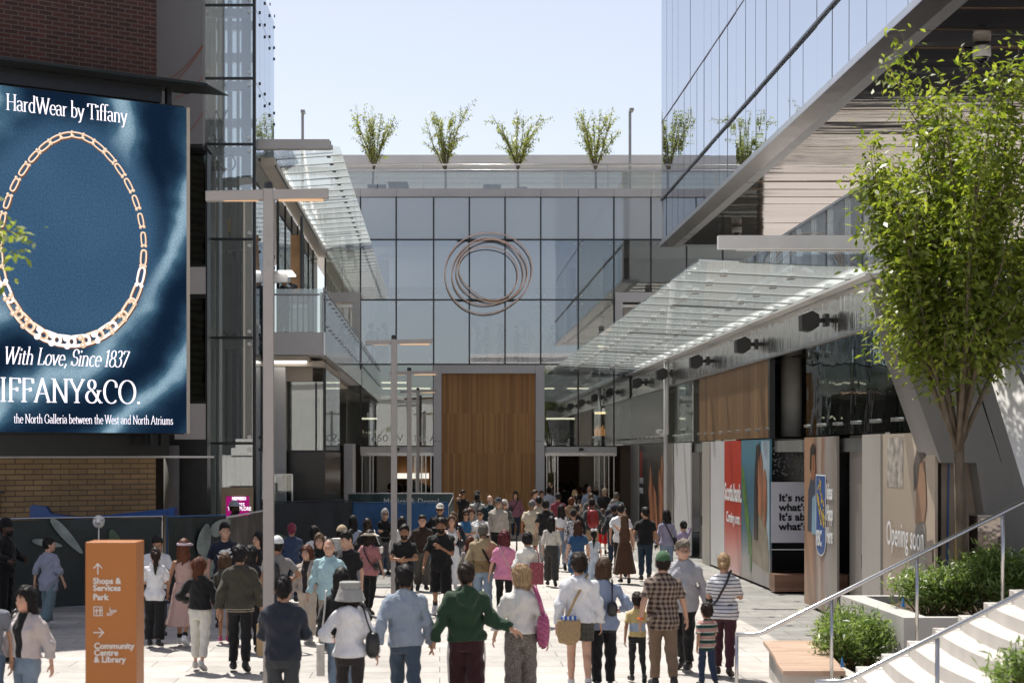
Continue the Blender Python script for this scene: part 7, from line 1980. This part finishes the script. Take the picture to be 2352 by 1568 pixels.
# --- middle of the plaza
a = person(785.3, 0, 32.4, 1.60, 190, 'person in a beige cap and dark top before the navy fence', ('bob',HB), ('long',(.03,.03,.032)), ('reg',DDEN), 'f', 'l', .2, hat=('cap',(.42,.32,.22)))
a = person(810.7, 0, 36.6, 1.65, 178, 'person with very long black hair in a pale blue top', ('long',HB,.55), ('long',(.45,.50,.62)), ('reg',LDEN), 'f', 'l', .3)
a = person(844, 0, 36.2, 1.60, 185, 'long haired person in a black jacket carrying a white bag', ('long',HD,.36), ('jacket',(.014,.013,.013)), ('reg',(.09,.10,.06)), 'f', 'l', .3)
bag(a, 'shoulder_bag', 'white crescent shoulder bag on the black jacket', (.62,.6,.56), 'half', (-.29,.06,1.02), (.08,.13,.09), [(-.27,-.03,1.15),(-.19,-.1,1.34),(-.16,.0,1.48),(-.20,.13,1.34),(-.28,.14,1.15)], None, .011)
a = person(884, 0, 42.2, 1.65, 12, 'silver haired person with folded arms in front of the blue fence', ('bob',HSV), ('long',BLK), ('reg',(.14,.13,.125)), 'f', 'l', 0, arms=('fold','fold'), glasses='sun')
a = person(923, 0, 37.3, 1.60, 190, 'dark haired person in white behind the second lamp post', ('long',HB,.3), ('jacket',W2), ('reg',LDEN), 'f', 'l', .2)
a = person(928.8, 0, 30.8, 1.70, -4, 'bearded smiling person in a black tee with hands clasped', ('short',HB), ('tee',BLK), ('reg',(.008,.008,.010)), 'm', 't', .15, arms=('front','front'), beard=HD)
a = person(969.8, 0, 37.1, 1.645, 2, 'person in a dark brown zip sweater and grey trousers', ('short',HD), ('sweat',(.032,.018,.012)), ('wide',(.075,.07,.06)), 'm', 'l', .25, arms=('d','back'))
bs = person(1012.7, 0, 31.4, 1.815, 2, 'tall bearded person in a black tee and black knee length shorts', ('full',HB), ('over',BLK), ('lshorts',(.008,.008,.009)), 'm', 't', .55, arms=('chest','d'), beard=HB, socks=BLK, shoes=W1, fat=1.06)
nf = person(1010.8, 0, 40.7, 1.78, -3, 'person in a pale cap and sunglasses with a printed black hoodie', ('short',HD), ('hoodie',(.010,.010,.011)), ('reg',BLK), 'm', 'm', .2, hat=('cap',(.50,.47,.42)), glasses='sun', fat=1.1, arms=('bent','bent'))
tm = text_mesh('THE\nNORTH FACE', .055, 'CENTER', 0, 1, .001, .001); tm.transform(Matrix(((1,0,0,0),(0,0,-1,-.188),(0,1,0,1.27),(0,0,0,1)))); tm.materials.clear(); link('printed_words', tm, LET, nf['obj'])
a = person(1037.2, 0, 37.3, 1.635, 3, 'person in a white cropped top and white trousers', ('long',HBR,.24), ('croptank',W1), ('wide',W1), 'f', 'l', .4, shoes=W1)
bag(a, 'shoulder_bag', 'black shoulder bag beside the white cropped top', BLK, 'soft', (.24,-.03,1.06), (.06,.12,.12), [(.22,-.05,1.18),(.19,-.11,1.32),(.15,.0,1.46),(.19,.10,1.3),(.24,.04,1.18)], LEATH, .012)
a = person(1042, 0, 39.8, 1.62, -6, 'brown haired person in a navy coat behind the white cropped top', ('long',HBR,.24), ('jacket',(.012,.016,.028)), ('reg',DDEN), 'f', 'l', .2)
a = person(1069.4, 0, 41.6, 1.62, 10, 'person in sunglasses with a white cardigan over a blue dress', ('long',HD,.22), ('tdress',(.035,.14,.30)), ('none',BLK), 'f', 'm', .2, glasses='sun', arms=('front','d'))
cd = cloth(W2)
for sg in (-1, 1): MB().tube([(sg*.155,-.03,1.42),(sg*.20,-.04,1.25),(sg*.19,-.06,.95)], [.05,.075,.06], 10).build('cardigan', cd, a['obj'], local=True, smooth=True)
a = person(1082, 0, 42.8, 1.60, -20, 'person with a light scarf between two women in sunglasses', ('bob',HAU), ('long',(.42,.40,.30)), ('reg',DEN), 'f', 'l', .1, head=(35,0))
a = person(1102.6, 0, 41.8, 1.62, -14, 'person with dark braids and sunglasses in a white top', ('pony',HB,.35), ('loose',W1), ('reg',LDEN), 'f', 'm', .2, glasses='sun', arms=('hold','d'))
a = person(1080, 0, 31.4, 1.45, 182, 'short person with maroon hair in a taupe top', ('long',HAU,.28), ('long',(.30,.27,.25)), ('reg',(.2,.19,.18)), 'f', 'l', .2)
tan = person(1109.5, 0, 30.6, 1.72, 184, 'grey haired person in a two tone tan rain jacket', ('short',(.11,.10,.085)), ('jacket',(.30,.235,.14),'block',(.22,.15,.07),1.12), ('reg',LDEN,'denim',(.18,.25,.33)), 'm', 'm', .25, fat=1.1)
bag(tan, 'crossbody_bag', 'small grey bag on a broad black strap across the tan jacket', (.10,.095,.09), 'soft', (-.22,.10,.98), (.04,.07,.09), crossbody(tan, 1), None, .022, strap_col=BLK)
a = person(1158.2, 0, 30.3, 1.60, 179, 'person with curly maroon hair in a bright pink top', ('curly',(.085,.016,.02),.16), ('over',(.60,.23,.36)), ('slim',BLK), 'f', 'l', .25, fat=1.08)
bag(a, 'crossbody_bag', 'thin pale strap bag on the pink top', (.5,.42,.38), 'soft', (-.21,.02,.98), (.04,.06,.05), crossbody(a, 1), None, .008)
mesh_ = person(1211.4, 0, 29.7, 1.60, 186, 'short haired person in a white hoodie and pale pink trousers', ('full',HB), ('hoodie',W2), ('reg',(.56,.42,.42)), 'f', 'l', .3, arms=('d','d'))
bag(mesh_, 'net_bag', 'dark red net tote on the white hoodie', (.22,.045,.06), 'box', (-.15,.20,.98), (.13,.04,.21), [(-.19,.18,1.18),(-.19,.16,1.34),(-.17,.0,1.47),(-.21,-.11,1.33),(-.26,.04,1.15)], mat('red_net', (.24,.05,.065), .7, var=.5, vscale=45), .010)
guard = person(1063, 0, 57.4, 1.75, 8, 'person in a black polo holding a phone before the timber wall', ('short',HB), ('polo',BLK), ('reg',BLK), 'm', 't', .1, arms=('d','phone'), glasses='clear')
a = person(1095.8, 0, 52.4, 1.75, 172, 'dark skinned person in a pale grey top seen from behind', ('buzz',HB), ('over',(.42,.41,.39)), ('reg',DDEN), 'm', 'd', .2, fat=1.1)
bag(a, 'crossbody_bag', 'black strap bag across the pale grey top', BLK, 'soft', (.21,.03,1.0), (.05,.07,.08), crossbody(a, -1), LEATH, .014)
a = person(1097, 0, 55.8, 1.76, 20, 'person in a black cap and dark top half hidden near the timber wall', ('short',HB), ('tee',BLK), ('reg',BLK), 'm', 'm', .1, hat=('cap',BLK))
a = person(1125.4, 0, 50, 1.75, 6, 'bald person with a white beard in a dark teal shirt', ('thin',HSV), ('shirt',(.018,.04,.048)), ('reg',BLK), 'm', 'l', .2, beard=HSV, fat=1.08)
a = person(1144.2, 0, 45.4, 1.80, -2, 'person in a black cap, beige quarter zip sweater and black shorts', ('short',HBR), ('sweat',(.42,.385,.345)), ('shorts',BLK), 'm', 'l', .2, hat=('cap',(.02,.025,.04)), fat=1.1, arms=('hang','hang'))
a = person(1159, 0, 49.5, 1.66, -8, 'white haired person in sunglasses and a grey green jacket with a walker', ('curly',HSV,.1), ('jacket',(.10,.11,.10)), ('reg',(.05,.05,.05)), 'f', 'l', 0, glasses='sun', arms=('hold','hold'))
wk = thing('walking_frame', 'wheeled walking frame held by the white haired person', 'walker', (DX(1163,48.7), 48.6, 0))
x0 = DX(1166,48.7)
for sg in (-.27, .27):
    MB().tube([(x0+sg,48.95,.95),(x0+sg,48.75,.9),(x0+sg,48.55,.08)], .016, 6).tube([(x0+sg,48.75,.88),(x0+sg,49.05,.08)], .016, 6).build('side_frame', BLACK, wk)
    for y_ in (48.55, 49.05): MB().tube([(x0+sg-.02,y_,.09),(x0+sg+.02,y_,.09)], .09, 12).build('wheel', BLACK, wk)
MB().box(x0-.25,x0+.25,48.68,48.9,.52,.57).build('seat', BLACK, wk)
a = person(1184, 0, 59.2, 1.66, -4, 'person with a black bob in a mauve top against the timber wall', ('bob',HB), ('loose',(.26,.115,.155)), ('slim',DDEN), 'f', 'l', .15, shoes=(.5,.4,.3))
bag(a, 'crossbody_bag', 'black strap pouch on the mauve top', BLK, 'soft', (-.18,-.10,1.12), (.06,.05,.08), crossbody(a, 1), LEATH, .016)
# --- stream walking towards the right doors
crowd = [
 (1220.8,45.9,1.72,178,'grey shaved head person in a cream tee',('buzz',HGR),('over',(.60,.53,.41)),('shorts',(.34,.28,.2)),'m','t',.3,{}),
 (1238,48.6,1.76,182,'dark haired person in a beige tee and brown shorts',('short',HB),('over',(.42,.35,.28)),('shorts',(.11,.08,.06)),'m','t',-.3,{}),
 (1253,45.2,1.75,184,'person in a black tee and pale grey trousers ahead of the lace top',('full',HB),('over',(.016,.016,.018)),('reg',(.33,.33,.33)),'m','l',.45,{}),
 (1266.4,38.4,1.57,176,'person with long black hair in a white lace top and dark jeans',('long',HB,.36),('cropl',(.58,.55,.50),'print',(.46,.43,.39)),('wide',(.05,.048,.045),'denim',(.035,.035,.033)),'f','l',.5,{}),
 (1261,62.4,1.75,178,'person in a plain white tee just inside the left jamb of the right door',('short',HB),('over',(.55,.57,.63)),('reg',BLK),'m','t',.2,{}),
 (1227.8,57.4,1.75,80,'person in profile in a lilac top left of the right door',('short',HBR),('tee',(.25,.2,.25)),('reg',BLK),'m','l',.1,{}),
 (1243.5,60.2,1.66,20,'brown haired person in glasses looking back near the right door',('short',HBR),('tee',(.3,.27,.26)),('reg',DEN),'f','l',.1,{'glasses':'clear'}),
 (1282,53.3,1.75,182,'person in a maroon tee behind the crowd at the right door',('short',HB),('tee',(.19,.035,.055)),('reg',BLK),'m','m',.2,{}),
 (1289,43.5,1.67,178,'person with long black hair in a white crop top and loose jeans',('long',HB,.30),('crop',W1),('reg',(.20,.27,.36),'denim',(.15,.21,.29)),'f','m',.3,{}),
 (1320.3,59.2,1.70,184,'person with curly light brown hair near the right doorway',('curly',HBL,.05),('tee',(.10,.07,.05)),('reg',BLK),'m','l',.2,{}),
 (1311.7,53.2,1.60,180,'person in a tan hooded jacket with reddish hair',('bob',HAU),('hoodie',(.22,.14,.085)),('reg',DDEN),'f','l',.2,{}),
 (1324.2,56.4,1.62,178,'person with a high black ponytail in a white tank top',('pony',HB,.36),('tank',(.6,.6,.6)),('reg',DEN),'f','m',.2,{}),
 (1324,45.8,1.60,182,'dark haired person in black behind the patterned dress',('short',HD),('long',BLK),('reg',BLK),'f','m',.2,{}),
 (1317,43.2,1.57,180,'person in a black and white patterned dress and dark cap',('bun',HD,-.03),('long',(.5,.5,.53),'print',(.07,.07,.10)),('skirt',(.5,.5,.53),'print',(.07,.07,.10)),'f','m',.1,{'hat':('capback',BLK)}),
 (1354,62.2,1.80,179,'bald person in a pale blue shirt entering the right door',('bald',HGR),('shirt',(.45,.52,.65)),('reg',BLK),'m','l',.2,{'fat':1.2}),
 (1340.6,63.4,1.72,176,'dark haired person half hidden beside the bald person',('short',HB),('tee',BLK),('reg',BLK),'m','m',.1,{}),
 (1357,54.8,1.70,181,'brown haired person in a grey brown jacket before the bald person',('short',HBR),('jacket',(.075,.07,.068)),('reg',BLK),'m','l',.2,{}),
 (1360,46.8,1.75,180,'person in a dark grey jacket carrying a red backpack',('short',HB),('jacket',(.060,.068,.072)),('reg',(.36,.27,.17)),'m','t',.3,{'arms':('d','bent')}),
 (1369.5,63.6,1.70,182,'person in a tan cap and grey top inside the right doorway',('bob',HD),('tee',(.25,.26,.3)),('reg',BLK),'f','m',.1,{'hat':('cap',(.3,.23,.16))}),
 (1389,58.8,1.78,180,'grey haired person in a black jacket near the right door frame',('short',(.3,.24,.17)),('jacket',(.012,.012,.013)),('reg',BLK),'m','l',.2,{'fat':1.12}),
 (1415.6,54,1.75,182,'grey haired person in a teal floral shirt',('short',(.10,.08,.065)),('sshirt',(.06,.15,.18),'print',(.38,.40,.38)),('reg',(.3,.25,.2)),'m','l',.2,{'fat':1.12}),
 (1407.5,50,1.64,186,'balding person in a navy jacket below the floral shirt',('thin',HGR),('jacket',(.022,.024,.036)),('reg',BLK),'m','l',.2,{'fat':1.1}),
 (1410.5,44.5,1.66,176,'person in a purple black cap and dark hooded top',('short',HB),('hoodie',(.022,.022,.026)),('reg',DDEN),'m','t',.3,{'hat':('cap',(.035,.028,.06))}),
 (1383.6,50.5,1.32,182,'child in a black top and bright red shorts',('short',HBR),('over',BLK),('lshorts',(.55,.012,.02)),'m','l',.35,{'child':True,'socks':W1}),
 (1425.7,41.4,1.75,176,'dark haired person in a white tee and black trousers',('short',HB),('over',W1),('reg',(.012,.012,.012)),'m','m',.35,{}),
 (1434.5,39.2,1.58,182,'person in a long brown dress shading the face with one arm',('long',HBR,.42),('tank',(.075,.036,.02)),('skirt',(.066,.031,.018)),'f','l',.15,{'arms':('brow','d')}),
 (1482,39.8,1.735,172,'person in a black polo and dark jeans with a trimmed beard',('short',HB),('polo',(.010,.010,.011)),('reg',(.025,.045,.075),'denim',(.015,.03,.055)),'m','m',.5,{'beard':HB,'fat':1.12,'head':(35,0)}),
 (1531,40.2,1.65,190,'person in a lavender top with a black crossbody strap',('long',HB,.3),('long',(.34,.32,.45)),('slim',(.24,.31,.42),'denim',(.18,.25,.36)),'f','m',.25,{'fat':1.06}),
 (1569.8,40.4,1.36,200,'girl in a lilac top shading the eyes',('bun',HB,0),('long',(.42,.33,.50)),('reg',(.4,.4,.42)),'f','l',.1,{'arms':('d','brow'),'child':True}),
 (1327.3,35.6,1.58,180,'person with long brown hair in a short blue dress',('long',(.045,.018,.012),.42),('tdress',(.022,.07,.16)),('slim',(.25,.33,.42)),'f','l',.25,{'fat':1.12}),
 (1364,38.6,1.22,182,'girl with a white hair bow in pale blue clothes',('pony',HB,.34),('tee',(.50,.55,.62)),('wide',(.46,.54,.64)),'f','l',.2,{'child':True}),
]
ref = {}
for (x, d, h, yaw, lab, hair, top, bot, sx, skn, ph, kw) in crowd:
    ref[x] = person(x, 0, d, h, yaw, lab, hair, top, bot, sx, skn, ph, **kw)
bow = thing('hair_bow', 'fluffy white bow in the hair of the girl in pale blue', 'hair bow', ref[1364]['obj'].location); bow.rotation_euler = ref[1364]['obj'].rotation_euler; bow.scale = ref[1364]['obj'].scale
bp_ = ref[1364]['HM'] @ Vector((0,.07,.14))
MB().lathe(bp_+Vector((-.06,0,0)), [(.01,-.05),(.05,-.03),(.055,.02),(.01,.05)], 10).lathe(bp_+Vector((.06,0,0)), [(.01,-.05),(.05,-.03),(.055,.02),(.01,.05)], 10).lathe(bp_, [(.01,-.03),(.03,0),(.01,.03)], 8).build('bow_loops', mat('white_fluff', (.72,.72,.74), .9, bump=.8, bscale=60), bow, local=True, smooth=True)
bag(ref[1289], 'shoulder_bag', 'black bag at the waist of the white crop top', BLK, 'soft', (-.24,.06,1.02), (.05,.11,.10), [(-.22,.0,1.12),(-.19,-.1,1.32),(-.15,.0,1.46),(-.19,.12,1.3),(-.24,.10,1.12)], LEATH, .012)
bag(ref[1360], 'backpack', 'bright red backpack in the middle of the crowd', (.26,.012,.014), 'soft', (0,.23,1.18), (.16,.10,.26), [(.10,.16,1.40),(.11,.02,1.50),(.12,-.15,1.32),(.15,.0,1.05)], mat('red_nylon', (.26,.014,.016), .4, var=.2, vscale=5), .022)
bag(ref[1531], 'crossbody_bag', 'black strap bag across the lavender top', BLK, 'soft', (-.20,.06,.96), (.05,.09,.10), crossbody(ref[1531], 1), LEATH, .016)
bag(ref[1482], 'pouch', 'small black pouch in the hand of the black polo', BLK, 'soft', (-.25,-.06,.82), (.04,.06,.05), None, LEATH)
# --- on the balcony, behind the fence and indoors
person(652, 0, 46.4, 1.76, 150, 'guard in black uniform and beret on the balcony', ('short',HB), ('long',(.035,.035,.04)), ('reg',(.03,.03,.034)), 'm', 'm', 0, arms=('hold','phone'), hat=('beanie',(.01,.01,.012)), z=BZ1)
person(538, 0, 40.0, 1.90, 70, 'worker in a pale cap before the pink sign', ('short',HB), ('tee',(.3,.3,.33)), ('reg',BLK), 'm', 'd', 0, hat=('cap',(.45,.5,.6)), beard=HB)
def copy_person(src, x, d, yaw, label, z=0.0, s=1.0, group='people seen through the mall glass'):
    r = src.copy(); COL.objects.link(r); r.location = (DX(x, d), d, z); r.rotation_euler = (0,0,R(yaw)); r.scale = tuple(q*s for q in src.scale)
    r['label'] = label; r['group'] = group
    for ch in src.children:
        c = ch.copy(); COL.objects.link(c); c.parent = r
    return r
src = [ref[k]['obj'] for k in (1282, 1253, 1289, 1340.6, 1311.7, 1357, 1324.2, 1238)]
inn_ = [(872,YF+3.6,180),(896,YF+2.4,170),(918,YF+5,182),(932,YF+3,190),(950,YF+4.4,180),(968,YF+2,200),(986,YF+5.2,170),
        (1272,YF+3,180),(1284,YF+5.5,182),(1296,YF+2.2,178),(1306,YF+7.5,180),(1318,YF+4,175),(1332,YF+3,184),(1346,YF+6,180),(1358,YF+3.4,180),(1372,YF+5,190),(1384,YF+2.4,178),(1276,YF+8.5,180),(1290,YF+9.5,180),(1312,YF+10,180),(1266,YF+6.8,160),(1398,YF+4.4,182)]
for k, (x, d, yaw) in enumerate(inn_):
    side = 'left' if x < 1000 else 'right'
    copy_person(src[k % len(src)], x, d, yaw, 'dim figure in the shade inside the %s mall doors' % side, .03, random.uniform(.95,1.04), 'dim figures inside the %s mall doors' % side)
for k, (x, d) in enumerate(((852,YF+2.2),(868,YF+2.8),(882,YF+2.4),(1096,YF+2.5),(1118,YF+3),(1150,YF+2.2),(1186,YF+2.8),(1206,YF+2.4),(1270,YF+3))):
    copy_person(src[(k*3+1) % len(src)], x, d, random.uniform(60,300), 'dim figure behind the upper storey glass', FZ(836)-.05, 1.0, 'dim figures behind the upper storey glass')
